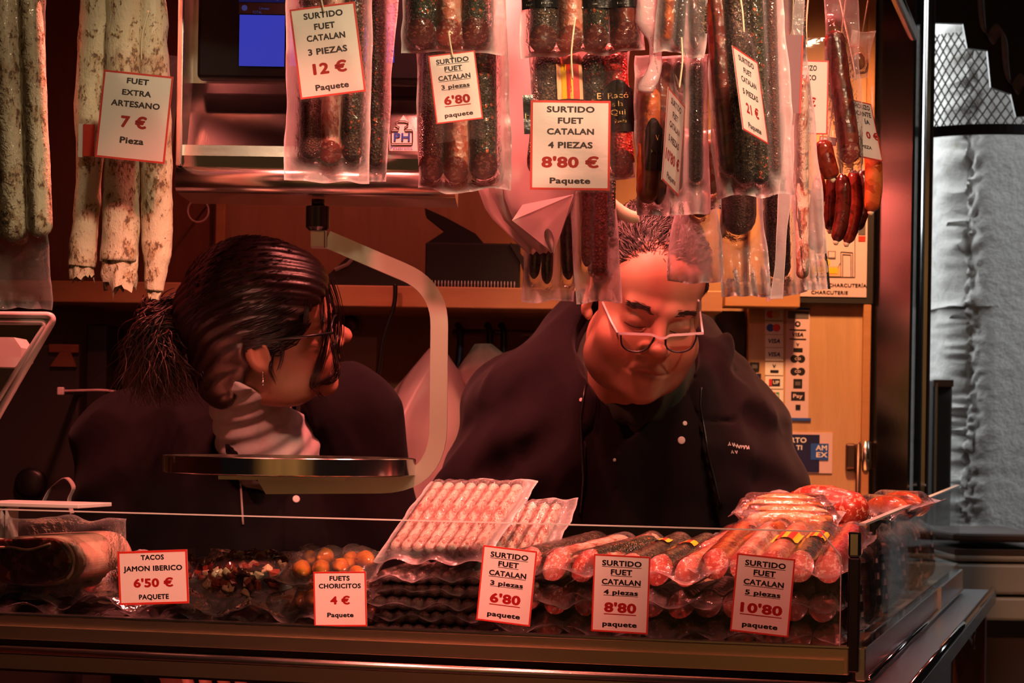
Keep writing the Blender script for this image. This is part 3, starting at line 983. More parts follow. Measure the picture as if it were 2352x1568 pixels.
va = thing('valance', 'black awning valance with a glossy wavy trim at the top right', 'awning', T(P(2300, -40, 4.2)))
def stepped(pts, Y, off, mat, name, th):
    o3 = [P(x, y, Y) - P(2300, -40, 4.2) for x, y in pts]
    MB().prism([(p.x, p.z) for p in o3], off, off + th).build(name, mat, va)
stepped([(2142, -80), (2142, 52), (2212, 54), (2222, 110), (2268, 116), (2276, 200), (2322, 216), (2334, 268), (2420, 262), (2420, -80)], 4.2, 0.0, M['valance'], 'black_panel', 0.012)
wave = [(2246, -20), (2250, 40), (2256, 74), (2268, 84), (2280, 66), (2290, 62), (2300, 84), (2304, 140), (2310, 180), (2322, 200), (2334, 182), (2346, 176), (2362, 200), (2380, 240)]
wp = smooth_path([P(x, y, 4.2) - P(2300, -40, 4.2) + Vector((0, -0.012, 0)) for x, y in wave], 6)
vs, fs = [], []
for i, p in enumerate(wp):
    for dz, dy in ((0.006, 0.004), (0.0, -0.006), (-0.012, -0.003), (-0.016, 0.004)):
        vs.append(p + Vector((-dz * 0.7, dy, dz)))
for i in range(len(wp) - 1):
    for k in range(3):
        a = i * 4 + k
        fs.append((a, a + 1, a + 5, a + 4))
MB().add(vs, fs).build('wavy_trim', M['valance_trim'], va, smooth=True)
o3 = [P(x, y, 4.2) - P(2300, -40, 4.2) for x, y in [(2420, -80)] + [(x + 3, y) for x, y in wave] + [(2420, 240)]]
MB().prism([(p.x, p.z) for p in o3][::-1], -0.012, -0.006).build('front_panel', M['valance'], va)
# ------------------------------------------------------------------ display counter
ZR1, ZR0 = 1.2045, 1.1735           # upper rail band
ULEN = -1.55
case = thing('display_counter', 'long glass fronted display counter with steel rails and a low side ledge', 'counter', CMAT)
MB().box((ULEN / 2, 0.20, 1.183), (-ULEN - 0.01, 0.42, 0.016)).build('tray', M['rail_steel'], case)
MB().box((-0.16, 0.95, 1.183), (0.30, 1.1, 0.016)).build('side_tray', M['rail_steel'], case)
MB().box((ULEN / 2, 0.005, (ZR0 + ZR1) / 2), (-ULEN, 0.016, ZR1 - ZR0), bev=0.0015).build('front_rail', M['rail_steel'], case)
MB().box((ULEN / 2, 0.006, ZR1 + 0.001), (-ULEN, 0.020, 0.002)).build('rail_edge', M['steel'], case)
MB().box((ULEN / 2, 0.03, 1.168), (-ULEN, 0.02, 0.012)).build('shadow_gap', M['black_matte'], case)
# nose and fascia under the rail
nose = [(ULEN, -0.018, 1.1615), (0.062, -0.018, 1.1615)]
MB().tube(nose, 0.0052, 12).build('nose_bar', M['steel'], case, smooth=True)
MB().box((ULEN / 2 + 0.03, -0.004, 1.1605), (-ULEN + 0.06, 0.03, 0.008)).build('ledge_plate', M['rail_steel'], case)
MB().box((ULEN / 2 + 0.03, -0.016, 1.1475), (-ULEN + 0.06, 0.010, 0.018)).build('fascia', M['rail_steel'], case)
MB().tube([(ULEN, -0.016, 1.1372), (0.06, -0.016, 1.1372)], 0.0022, 8).build('fascia_bead', M['dark_metal'], case, smooth=True)
# front glass with a chamfered right corner
ZG = 1.3365
gx = -0.012
outl = [(ULEN, ZR1), (gx, ZR1), (gx, ZG - 0.028), (gx - 0.024, ZG), (ULEN, ZG)]
MB().prism(outl, 0.006, 0.011).build('front_glass', M['glass'], case)
ge = MB()
ge.box(((ULEN + gx - 0.024) / 2, 0.0085, ZG + 0.0008), (gx - 0.024 - ULEN, 0.0050, 0.0016))
ge.box((gx - 0.012, 0.0085, ZG - 0.0132), (0.0368, 0.0050, 0.0012), rot('Y', 49.4))
ge.box((gx + 0.0004, 0.0085, (ZR1 + ZG - 0.028) / 2), (0.0010, 0.0050, ZG - 0.028 - ZR1))
ge.build('glass_edge', M['glass_edge'], case)
# corner post with a chrome cap
MB().box((0.004, 0.006, 1.2425), (0.0135, 0.013, 0.132), bev=0.002).build('corner_post', M['black_plastic'], case, T((0, 0, 0)))
MB().box((0.004, 0.006, 1.3235), (0.0145, 0.014, 0.030), bev=0.003).build('post_cap', M['chrome'], case)
# side glass
SG = 1.60
MB().prism([(0.0, 0), (SG, 0), (SG, 0.1535), (0.0, 0.1410)], -0.004, 0.004).build('side_glass', M['side_glass'], case,
    Matrix(((0, 1, 0, 0.012), (1, 0, 0, 0.010), (0, 0, 1, ZR1), (0, 0, 0, 1))))
MB().prism([(0.0, 0.1408), (SG, 0.1533), (SG, 0.1560), (0.0, 0.1435)], -0.004, 0.004).build('side_glass_edge', M['glass_edge'], case,
    Matrix(((0, 1, 0, 0.012), (1, 0, 0, 0.010), (0, 0, 1, ZR1), (0, 0, 0, 1))))
# side rail, ledge and lip
MB().box((0.012, SG / 2 + 0.01, (ZR0 + ZR1) / 2 - 0.004), (0.012, SG, ZR1 - ZR0 + 0.008), bev=0.0015).build('side_rail', M['ledge_steel'], case)
MB().box((0.012, SG / 2 + 0.01, ZR1 + 0.0005), (0.014, SG, 0.002)).build('side_rail_edge', M['chrome'], case)
MB().box((0.0205, 1.35, (ZR0 + ZR1) / 2 - 0.003), (0.0060, 0.52, 0.040)).build('side_rail_sleeve', M['ledge_steel'], case)
MB().tube([(0.022, 0.012, 1.1690), (0.022, SG + 0.02, 1.1690)], 0.003, 8).build('side_bead', M['chrome'], case, smooth=True)
MB().box((0.046, SG / 2 + 0.06, 1.1590), (0.056, SG + 0.15, 0.006)).build('side_ledge', M['ledge_steel'], case)
MB().tube([(0.072, -0.016, 1.1640), (0.072, SG + 0.14, 1.1640)], 0.0052, 12).build('ledge_lip', M['chrome'], case, smooth=True)
MB().box((0.0735, SG / 2 + 0.06, 1.1490), (0.008, SG + 0.15, 0.022), bev=0.001).build('ledge_fascia', M['ledge_steel'], case)
MB().box((0.060, SG + 0.135, 1.1500), (0.034, 0.010, 0.024), bev=0.002).build('ledge_end', M['dark_metal'], case)
MB().box((0.045, SG - 0.10, 0.565), (0.055, 0.05, 1.13), bev=0.003).build('support_leg', M['leg_red'], case)
MB().tube(round_path([(0.07, SG - 0.40, 1.138), (0.07, SG - 0.40, 1.10), (0.05, SG - 0.20, 1.10), (0.05, SG - 0.12, 1.10)], 0.01), 0.003, 6).build('towel_hook', M['dark_metal'], case, smooth=True)
# carcass below the top (open front, dark inside)
MB().box((ULEN / 2, 0.40, 0.48), (-ULEN, 0.02, 0.96)).build('carcass_back', M['black_matte'], case)
MB().box((ULEN / 2 + 0.0, 0.20, 0.70), (-ULEN, 0.40, 0.02)).build('lower_shelf', M['black_matte'], case)
MB().box((-0.005, 0.20, 0.56), (0.02, 0.40, 1.12)).build('carcass_end', M['leg_red'], case)
MB().box((ULEN / 2, 0.02, 0.34), (-ULEN, 0.02, 0.68)).build('kick_panel', M['black_matte'], case)

ch = thing('key_chain', 'thin metal chain hanging below the side ledge lip', 'chain', CMAT @ T((0.066, 0.30, 1.136)))
for k in range(8):
    pts = [Vector((0.0035 * math.cos(t) * (1 if k % 2 else 0.15), 0.0035 * math.cos(t) * (0.15 if k % 2 else 1), -0.006 - k * 0.0085 + 0.0065 * math.sin(t))) for t in np.linspace(0, 2 * math.pi, 11)[:-1]]
    MB().tube(pts, 0.0009, 5, closed=True).build('link', M['silver'], ch, smooth=True)

# glass shelf edge and small acrylic riser at the far left
a = CUV(-60, 1163, 0.05); b = CUV(180, 1163, 0.05)
o = thing('glass_riser', 'small clear acrylic shelf standing on the counter at the far left', 'shelf', CMAT)
MB().box(((a[0] + b[0]) / 2, 0.10, b[2]), (b[0] - a[0], 0.10, 0.0052), bev=0.0008).build('top', M['glass_edge'], o)
for px in (3, 15):
    q = CUV(px, 1230, 0.056)
    MB().box((q[0], 0.07, (b[2] + CUV(px, 1296, 0.056)[2]) / 2), (0.0032, 0.03, b[2] - CUV(px, 1296, 0.056)[2])).build('upright', M['glass_edge'], o)
q = CUV(9, 1296, 0.056)
MB().box((q[0], 0.07, q[2]), (0.0095, 0.03, 0.002)).build('foot', M['glass_edge'], o)

# ------------------------------------------------------------------ hanging scale
SCY = 2.93
k = sc(SCY)
c0 = P(735, 300, SCY)
hs = thing('hanging_scale', 'steel hanging shop scale with black display and a round weighing plate', 'scale', T(c0))
def L(px, py, dy=0.0):
    q = P(px, py, SCY) - c0
    return Vector((q.x, dy, q.z))
xl, xr = L(420, 300).x, L(1050, 300).x
# body shell profile (y,z) extruded in x : face plate slanting, rounded pink-lit nose at the bottom
def ext_x(name, prof, x0, x1, mat, smooth=False, closed=True):
    n = len(prof)
    vs = [Vector((x0, y, z)) for y, z in prof] + [Vector((x1, y, z)) for y, z in prof]
    fs = [(i, (i + 1) % n, (i + 1) % n + n, i + n) for i in range(n if closed else n - 1)]
    if closed: fs += [tuple(reversed(range(n))), tuple(range(n, 2 * n))]
    return MB().add(vs, fs).build(name, mat, hs, smooth=smooth)
zt = L(735, -60).z; z188 = L(735, 188).z; z345 = L(735, 345).z; z372 = L(735, 372).z; z400 = L(735, 398).z; z455 = L(735, 455).z
zc_ = (z400 + z455) / 2; rr = (z400 - z455) / 2
nose_p = [(-0.045 - rr * math.sin(t), zc_ + rr * math.cos(t)) for t in np.linspace(0.0, math.pi, 12)]
ext_x('lower_nose', nose_p + [(0.10, z455), (0.10, z400)], xl, xr, M['steel'], smooth=False)
for ob in [hs.children[-1]]:
    ob.data.polygons.foreach_set('use_smooth', np.array([len(p.vertices) == 4 for p in ob.data.polygons]))
ext_x('back_shell', [(0.03, zt), (0.10, zt), (0.10, z400), (0.03, z400)], xl, xr, M['steel'])
ext_x('face_plate', [(0.028, z188), (0.030, z188), (-0.012, z345), (-0.014, z345)], xl + 0.004, xr - 0.004, M['steel_mirror'])
ext_x('ledge', [(-0.045, z345 - 0.001), (0.03, z345), (0.03, z372), (-0.048, z372)], xl, xr, M['steel'])
ext_x('lip', [(-0.050, z372), (0.03, z372), (0.03, z400), (-0.046, z400)], xl, xr, M['steel_mirror'])
MB().box((xl + 0.004, 0.02, (zt + z400) / 2), (0.008, 0.16, zt - z400), bev=0.002).build('side_cheek', M['steel'], hs)
MB().box((xr - 0.004, 0.04, (zt + z400) / 2), (0.008, 0.12, zt - z400), bev=0.002).build('side_cheek', M['steel'], hs)
# black monitor
mo = MB().box(((L(460, 0).x + L(985, 0).x) / 2, -0.004, (zt + z188) / 2), (L(985, 0).x - L(460, 0).x, 0.03, zt - z188), bev=0.004).build('monitor', M['monitor_black'], hs)
def scr(px0, py0, px1, py1, mat, name='screen', dy=-0.0202):
    a, b = L(px0, py1), L(px1, py0)
    return MB().box(((a.x + b.x) / 2, dy, (a.z + b.z) / 2), (b.x - a.x, 0.001, b.z - a.z)).build(name, mat, mo)
scr(553, 42, 658, 157, M['screen_blue']); scr(668, 42, 772, 157, M['screen_blue']); scr(808, 16, 909, 148, M['screen_blue'])
scr(553, -40, 658, 11, M['screen_dim']); scr(553, 14, 658, 38, M['black_matte'], 'screen_bar')
tx = MB()
for s, x, y, w, h in (('Lineas', 611, 26, 22, 6), ('TOTAL', 595, 35, 22, 6), ('0.1 kg', 630, 4, 28, 6)):
    q = L(x, y); put_text(tx, s, q.x, q.z, w * k, h * k, -0.0212, 0.01)
q = L(566, 25); tx.add([(q.x + 0.004 * math.cos(t), -0.0212, q.z + 0.004 * math.sin(t)) for t in np.linspace(0, 6.28, 9)[:-1]], [tuple(range(8))])
tx.build('screen_lettering', M['screen_ink'], mo)
tx = MB(); q = L(906, 130); put_text(tx, 's', q.x, q.z, 6 * k, 12 * k, -0.0212, 0.01); tx.build('screen_mark', M['ink'], mo)
# house-shaped sticker with a weight emblem
st = [L(x, y) for x, y in ((900, 322), (931, 278), (966, 322), (966, 359), (900, 358))]
so = MB().prism([(p.x, p.z) for p in st][::-1], -0.0545, -0.0525).build('sticker', M['paper'], hs)
tx = MB()
q = L(928, 327); put_text(tx, 'PH', q.x, q.z, 36 * k, 18 * k, -0.0552, 0.02)
tx.build('lettering', M['ink_blue'], so)
tx = MB(); q = L(927, 352); put_text(tx, 'Pesatronic', q.x, q.z, 50 * k, 8 * k, -0.0552, 0.006); tx.build('small_lettering', M['ink_blue'], so)
em = [L(x, y, -0.0556) for x, y in ((906, 311), (920, 311), (922, 305), (914, 300), (914, 294), (921, 291), (935, 291), (942, 294), (942, 300), (934, 305), (936, 311), (950, 311), (952, 314), (952, 340), (950, 342), (906, 342), (904, 340), (904, 314))]
MB().tube(em, 0.0006, 4, closed=True).build('emblem_outline', M['ink'], so)
# coupling
kx = 738
MB().lathe([(0.0085, L(kx, 458).z), (0.0085, L(kx, 474).z)], 20).build('stud', M['black_plastic'], hs, T((L(kx, 0).x, 0, 0)), smooth=True)
MB().lathe([(0.0150, L(kx, 474).z), (0.0155, L(kx, 476).z), (0.0155, L(kx, 522).z), (0.011, L(kx, 530).z)][::-1], 24).build('coupling', M['black_plastic'], hs, T((L(kx, 0).x, 0, 0)), smooth=False)
a, b = L(713, 570), L(754, 530)
MB().box(((a.x + b.x) / 2 , 0, (a.z + b.z) / 2), (b.x - a.x, 0.022, b.z - a.z), bev=0.0025).build('clamp_block', M['steel_arm'], hs)
MB().box((L(747, 550).x, -0.0125, (a.z + b.z) / 2), (0.0012, 0.001, b.z - a.z)).build('clamp_slot', M['dark_metal'], hs)
# bent flat arm: offset polyline outline
mid = round_path([L(752, 550), L(1010, 660), L(1006, 1112), L(612, 1114)], [0.050, 0.075], 10)
hw = 0.0112
left, right = [], []
for i, p in enumerate(mid):
    t = (mid[min(i + 1, len(mid) - 1)] - mid[max(i - 1, 0)]).normalized()
    nn = Vector((t.z, 0, -t.x))
    left.append(p + nn * hw); right.append(p - nn * hw)
right[-1] = right[-1] + Vector((-0.013, 0, 0)) if right[-1].z > left[-1].z else right[-1]
left[-1] = left[-1] + Vector((-0.013, 0, 0)) if left[-1].z > right[-1].z else left[-1]
vs = [(p.x, dy, p.z) for dy in (-0.009, 0.009) for p in left + right]
n = len(left); fs = []
for s, o_ in ((0, 0), (1, 2 * n)):
    for i in range(n - 1):
        q = (o_ + i, o_ + i + 1, o_ + n + i + 1, o_ + n + i)
        fs.append(q if s == 0 else q[::-1])
for i in range(n - 1):
    fs.append((i, i + 2 * n, i + 1 + 2 * n, i + 1)); fs.append((n + i, n + i + 1, 3 * n + i + 1, 3 * n + i))
fs.append((0, n, 3 * n, 2 * n)); fs.append((n - 1, 3 * n - 1, 4 * n - 1, 2 * n - 1))
MB().add(vs, fs).build('arm', M['steel_arm'], hs)
# plate
a, b = L(376, 1068), L(955, 1070)
pr = (b.x - a.x) / 2
zt_, zb_ = L(660, 1048).z, L(660, 1088).z
MB().lathe([(pr * 0.985, zb_), (pr, zb_ + 0.0015), (pr, zt_ - 0.001), (pr - 0.001, zt_), (pr - 0.003, zt_), (pr - 0.003, zb_ + 0.003)], 72).build('weighing_plate', M['plate_steel'], hs, T(((a.x + b.x) / 2, 0, 0)), smooth=False)
for ob in [hs.children[-1]]:
    ob.data.polygons.foreach_set('use_smooth', np.array([len(p.vertices) == 4 for p in ob.data.polygons]))
    md = ob.modifiers.new('edge', 'EDGE_SPLIT'); md.split_angle = math.radians(40)
a, b = L(515, 1100), L(800, 1092)
MB().box(((a.x + b.x) / 2, 0, (a.z + b.z) / 2), (b.x - a.x, 0.12, 0.005)).build('plate_bracket', M['steel_arm'], hs)
# mounting rod above the frame
MB().tube([(0, 0.06, zt), (0, 0.06, 2.64 - c0.z)], 0.012, 12).build('hanger_rod', M['dark_metal'], hs, smooth=True)
# ------------------------------------------------------------------ sausages and vacuum packs
def sausage_data(Ln, r, top='round', bot='round', n=18, seed=0, bump=0.05, slant=0.9, tip=0.25, wob=0.0):
    m = max(12, min(46, int(Ln / r * 1.6) + 8))
    ts = np.linspace(0, 1, m)
    s_end = np.minimum(ts, 1 - ts) * Ln
    # cluster rings towards ends
    ts = 0.5 - 0.5 * np.cos(np.pi * ts) * (0.55 + 0.45 * np.abs(np.cos(np.pi * ts)))
    th = np.linspace(0, 2 * np.pi, n, endpoint=False)
    TT, TH = np.meshgrid(ts, th, indexing='ij')
    z = TT * Ln
    rad = np.ones_like(z)
    def capr(d, ln, end):
        q = np.clip(1 - d / ln, 0, 1)
        return np.maximum(np.sqrt(np.clip(1 - q ** 2, 0, 1)), end)
    if top == 'round': rad *= capr(z, r, 0.05)
    elif top == 'taper': rad *= capr(z, r * 2.2, tip)
    if bot == 'round': rad *= capr(Ln - z, r, 0.05)
    elif bot == 'taper': rad *= capr(Ln - z, r * 2.2, tip)
    nz = vnoise(np.cos(TH) * 1.3 + seed * 3.1, np.sin(TH) * 1.3 + seed, z / r * 0.7 + seed * 1.7)
    nz2 = vnoise(np.cos(TH) * 4 + seed * 3.1, np.sin(TH) * 4 + seed, z / r * 2.6 + seed)
    rr = r * rad * (1 + bump * nz + bump * 0.5 * nz2)
    x = rr * np.cos(TH); y = rr * np.sin(TH)
    if bot == 'cut':
        f = -y / r
        z = TT * (Ln - slant * r * (1 + f))
    x = x + wob * np.sin(z / Ln * 3.3 + seed)
    verts = np.stack([x, y, -z], -1).reshape(-1, 3)
    i, k = np.meshgrid(np.arange(m - 1), np.arange(n), indexing='ij')
    k2 = (k + 1) % n
    quads = np.stack([i * n + k, (i + 1) * n + k, (i + 1) * n + k2, i * n + k2], -1).reshape(-1, 4)
    faces = [tuple(q) for q in quads]
    faces.append(tuple(range(n)))
    faces.append(tuple(reversed(range((m - 1) * n, m * n))))
    cut = None
    if bot == 'cut':
        ring = verts[-n:]
        c = ring.mean(0)
        nrm = np.cross(ring[0] - c, ring[n // 4] - c); nrm /= np.linalg.norm(nrm)
        if nrm[2] > 0: nrm = -nrm
        cv = []
        for s, o in ((1.0, 0.0006), (0.8, 0.045 * r + 0.0006), (0.4, 0.075 * r + 0.0006)):
            cv += list(c + (ring - c) * s + nrm * o)
        cv.append(c + nrm * (0.085 * r + 0.0006))
        cf = []
        for j in range(2):
            for q in range(n):
                q2 = (q + 1) % n
                cf.append((j * n + q, (j + 1) * n + q, (j + 1) * n + q2, j * n + q2))
        for q in range(n): cf.append((2 * n + q, 3 * n, 2 * n + (q + 1) % n))
        cut = (np.array(cv), cf)
    return verts, faces, cut

def seg_matrix(a, b):
    """maps local -Z to a->b (in the local XZ plane of a pack), -Y stays in front"""
    a, b = Vector(a), Vector(b)
    z = -(b - a).normalized()
    y = Vector((0, 1, 0)); y = (y - z * y.dot(z)).normalized()
    x = y.cross(z)
    return Matrix(((x.x, y.x, z.x, a.x), (x.y, y.y, z.y, a.y), (x.z, y.z, z.z, a.z), (0, 0, 0, 1))), (b - a).length

def add_sausage(parent, a, b, r, mat, top='round', bot='round', cutmat='cut_dark', seed=0, name='sausage', bump=0.05, slant=0.9, **kw):
    mw, Ln = seg_matrix(a, b)
    v, f, cut = sausage_data(Ln, r, top, bot, seed=seed, bump=bump, slant=slant, **kw)
    o = link(name, new_mesh(name, v, f, True, [M[mat]]), parent, mw)
    if cut is not None:
        link('cut_face', new_mesh('cut_face', cut[0], cut[1], True, [M[cutmat]]), o)
    return o

class Film:
    """two sheets shrunk over sausages; local XZ plane, front = -Y"""
    def __init__(self, w, h, saus, seed=0, wr=0.0014, hem=0.0, hemf=9.0, warp=0.004, slope=1.0, nmax=(44, 72), x0=None, z0=None, pinch=0.0, puff=0.0, clk=1.0):
        self.clk = clk
        self.w, self.h = w, h
        nx = int(min(nmax[0], max(14, w / 0.0032))); nz = int(min(nmax[1], max(14, h / 0.0032)))
        u = np.linspace(0, 1, nx + 1); t = np.linspace(0, 1, nz + 1)
        Ug, Tg = np.meshgrid(u, t, indexing='xy')     # shape (nz+1, nx+1)
        X = (Ug - 0.5) * w; Z = (0.5 - Tg) * h
        X = X * (1 - pinch * (1 - Tg) ** 2)
        X = X + (0.012 * w * vnoise(Z * 60 + seed, seed * 1.3, 0.5) + 0.0030 * vnoise(Z * 24 + seed, seed * 2.3, Ug * 2)) * (np.abs(Ug - 0.5) * 2) ** 2
        Z = Z + (0.004 * h * vnoise(X * 70 + seed * 2.1, 3.3, seed) + 0.0055 * vnoise(X * 38 + seed * 1.1, 7.3, seed)) * (np.abs(Tg - 0.5) * 2) ** 6
        H = np.zeros_like(X)
        for (ax, az, bx, bz, r) in saus:
            R = r * 1.03 + 0.0006
            dx, dz = bx - ax, bz - az
            q = np.clip(((X - ax) * dx + (Z - az) * dz) / max(dx * dx + dz * dz, 1e-9), 0, 1)
            d = np.sqrt((X - ax - q * dx) ** 2 + (Z - az - q * dz) ** 2)
            c = 0.72
            hh = np.where(d < c * R, np.sqrt(np.maximum(R * R - d * d, 0)), math.sqrt(1 - c * c) * R - (d - c * R) * slope)
            H = np.maximum(H, hh)
        ins = np.clip(H / 0.012, 0, 1)
        if puff > 0:
            ed = np.minimum(np.minimum(Ug, 1 - Ug) * 4, np.minimum(Tg, 1 - Tg) * 4).clip(0, 1)
            H = np.maximum(H, puff * ed ** 0.6 * (0.7 + 0.5 * vnoise(X * 30 + seed, 1.0, Z * 30)))
        rid = 1 - np.abs(vnoise(X * 75 + seed, seed * 0.7, Z * 75)) * 2
        rid2 = 1 - np.abs(vnoise(X * 150 + seed, seed * 1.9, Z * 120)) * 2
        edge = np.minimum(np.minimum(Ug, 1 - Ug) * 14, np.minimum(Tg, 1 - Tg) * 18).clip(0, 1)
        rid3 = 1 - np.abs(vnoise(X * 34 + seed * 1.3, seed * 0.3, Z * 34)) * 2
        wrk = wr * (0.65 * rid + 0.45 * rid2 + 1.6 * rid3 * (Tg ** 4 + 0.15)) * (1 - 0.72 * ins)
        W = warp * vnoise(X * 9 + seed, 2.0, Z * 9 + seed) + hem * np.sin(X / w * hemf * 2 + seed) * (Tg ** 5 + 0.25 * (1 - Tg) ** 6)
        W = W * np.clip(1 - 1.1 * ins, 0, 1) + 0
        self.front = -(H * edge + 0.0005) + wrk * 0.8 + W
        self.back = (H * edge * 0.95 + 0.0005) + wrk * 0.4 + W
        self.X, self.Z, self.nx, self.nz, self.H = X, Z, nx, nz, H
    def mesh(self, mat):
        nx, nz = self.nx, self.nz
        A = np.stack([self.X, self.front, self.Z], -1).reshape(-1, 3)
        B = np.stack([self.X, self.back, self.Z], -1).reshape(-1, 3)
        j, i = np.meshgrid(np.arange(nz), np.arange(nx), indexing='ij')
        a = j * (nx + 1) + i
        q1 = np.stack([a, a + nx + 1, a + nx + 2, a + 1], -1).reshape(-1, 4)
        q2 = q1[:, ::-1] + len(A)
        me = new_mesh('film', np.concatenate([A, B]), np.concatenate([q1, q2]), True, [mat])
        at = me.attributes.new('cling_glint', 'FLOAT', 'POINT')
        cl = np.clip(self.H / 0.007 - 0.25, 0, 1) * self.clk
        cl[0, :] = cl[-1, :] = -1.4; cl[:, 0] = cl[:, -1] = -1.4  # milkier border rows paint bright highlights along the film edges
        cl = cl.ravel().astype(np.float32)
        at.data.foreach_set('value', np.concatenate([cl, cl]))
        return me
    def y(self, x, z):
        i = int(np.clip((x / self.w + 0.5) * self.nx, 0, self.nx)); j = int(np.clip((0.5 - z / self.h) * self.nz, 0, self.nz))
        return float(min(self.front[j, i], -self.H[j, i]))

def plane_local(m, px, py):
    n = m.col[1].xyz; o = Vector((0, 0, ZC)); r = ray(px, py)
    t = (m.translation - o).dot(n) / r.dot(n)
    q = m.inverted() @ (o + r * t)
    return q.x, q.z

def patch(fl, x0, x1, z0, z1, mat, name, parent, nx=8, nz=8, eps=0.0012, arch=False):
    vs, fs = [], []
    for j in range(nz + 1):
        for i in range(nx + 1):
            x = x0 + (x1 - x0) * i / nx; z = z0 + (z1 - z0) * j / nz
            if arch and j == nz: z -= (z1 - z0) * 0.28 * abs(i / nx * 2 - 1) ** 2.2
            if arch and j == nz - 1: z -= (z1 - z0) * 0.12 * abs(i / nx * 2 - 1) ** 2.2
            vs.append((x, fl.y(x, z) - eps, z))
    for j in range(nz):
        for i in range(nx):
            a = j * (nx + 1) + i
            fs.append((a, a + 1, a + nx + 2, a + nx + 1))
    return MB().add(vs, fs).build(name, mat, parent, smooth=True)

def film_text(fl, items, mat, parent, name='lettering', eps=0.0018):
    mb = MB()
    for body, x, z, w, h in items: put_text(mb, body, x, z, w, h, 0.0, 0.012)
    mb.v = [(v[0], fl.y(v[0], v[2]) - eps, v[2]) for v in mb.v]
    return mb.build(name, mat, parent)

def hang_pack(label, corners, Y, saus, mat='film', ratio=None, sign=1, seed=1, group='vacuum packs hanging over the counter', name='sausage_pack', string=True, cat='sausage pack', **kw):
    m, w, h = card_frame(corners, Y, None, ratio, sign)
    o = thing(name, label, cat, m, group)
    segs = []
    for i, s in enumerate(saus):
        xa, ya, xb, yb, rp, mt = s[:6]
        bot = s[6] if len(s) > 6 else 'round'; cm_ = s[7] if len(s) > 7 else 'cut_dark'
        a = plane_local(m, xa, ya); b = plane_local(m, xb, yb); r = rp * sc(Y)
        add_sausage(o, (a[0], 0, a[1]), (b[0], 0, b[1]), r, mt, 'round', bot, cm_, seed=seed + i * 1.37)
        segs.append((a[0], a[1], b[0], b[1] + (0.4 * r if bot == 'cut' else 0.6 * r if bot == 'round' else 0), r))
    fl = Film(w, h, segs, seed, **kw)
    link('film', fl.mesh(M[mat]), o)
    if string:
        top = h / 2
        MB().tube([(0, 0, top - 0.004), (0.001, 0, top + 0.06), (0, 0, top + 0.12)], 0.0010, 6).build('string', M['string'], o, smooth=True)
    return o, fl, m

# --- far left: bag of long fuets, three loose fuets
o, fl, m = hang_pack('tall clear bag of two long white mould fuets at the far left edge', [(-140, -80), (92, -80), (126, 706), (-120, 712)], 2.80,
    [(-60, -60, -40, 560, 34, 'fuet_white', 'round'), (8, -60, 30, 556, 36, 'fuet_white', 'round'), (66, -60, 92, 545, 30, 'fuet_white', 'round')],
    mat='film_clear', seed=3, wr=0.003, warp=0.010, puff=0.012, name='fuet_bag', cat='sausage bag', group=None)
tx = MB(); q = plane_local(m, 20, 492); q2 = plane_local(m, 22, 514)
film_text(fl, [('26', q[0], q[1], 14 * sc(2.8), 8 * sc(2.8)), ('530', q2[0], q2[1], 18 * sc(2.8), 8 * sc(2.8))], M['ink'], o, 'printed_numbers')

def loose_fuet(label, pts, rads, mat, seed, ragged=0.0, Y=2.78, group='loose white fuets with the 7 euro card', name='fuet', twist=True):
    """pts px; body tube with noise plus pale casing tail"""
    path = smooth_path([P(x, y, Y) for x, y in pts], 10)
    rr = np.interp(np.linspace(0, 1, len(path)), np.linspace(0, 1, len(rads)), rads) * sc(Y)
    c = path[0]
    loc = [p - c for p in path]
    n = 22
    v, f = tube_data(loc, list(rr), n)
    v = np.array([tuple(q) for q in v])
    cen = np.repeat(np.array([tuple(q) for q in loc]), n, 0)
    d = v - cen
    nn = vnoise(v[:, 0] * 55 + seed, v[:, 1] * 55, v[:, 2] * 40) * 0.09 + vnoise(v[:, 0] * 160 + seed, v[:, 1] * 160, v[:, 2] * 130) * 0.05
    v = cen + d * (1 + nn)[:, None]
    o = thing(name, label, 'sausage', T(c), group)
    link('body', new_mesh('body', v, f, True, [M[mat]]), o)
    return o, loc, rr

def casing_tail(o, base, r, length, seed, mat='fuet_white', flare=0.75):
    n, m_ = 30, 12
    vs, fs = [], []
    for j in range(m_):
        t = j / (m_ - 1)
        for k in range(n):
            a = 2 * math.pi * k / n
            ca, sa = math.cos(a), math.sin(a)
            pl = 0.16 * math.sin(6 * a + seed + 2 * t) * t + 0.22 * t * float(vnoise(ca * 3 + seed, sa * 3, t * 3))
            rr = r * (0.96 + (flare - 0.96) * t ** 1.3) * (1 + pl)
            end = 0.92 + 0.20 * float(vnoise(ca * 4.5 + seed * 1.7, sa * 4.5, 1.0))
            vs.append((base.x + rr * ca, base.y + rr * sa * 0.85, base.z - length * t * (1 + (end - 1) * t)))
    for j in range(m_ - 1):
        for k in range(n):
            k2 = (k + 1) % n
            fs.append((j * n + k, (j + 1) * n + k, (j + 1) * n + k2, j * n + k2))
    return MB().add(vs, fs).build('casing_end', M[mat], o, smooth=True)

o, loc, rr = loose_fuet('white mould fuet hanging leftmost with a blunt folded end', [(232, -90), (226, 60), (210, 240), (204, 420), (192, 560), (188, 612)], [44, 44, 38, 29, 31, 29], 'fuet_white', 1, Y=2.80)
casing_tail(o, loc[-1] + Vector((0, 0, 0.014)), 29 * sc(2.8), 0.032, 5, flare=0.9)
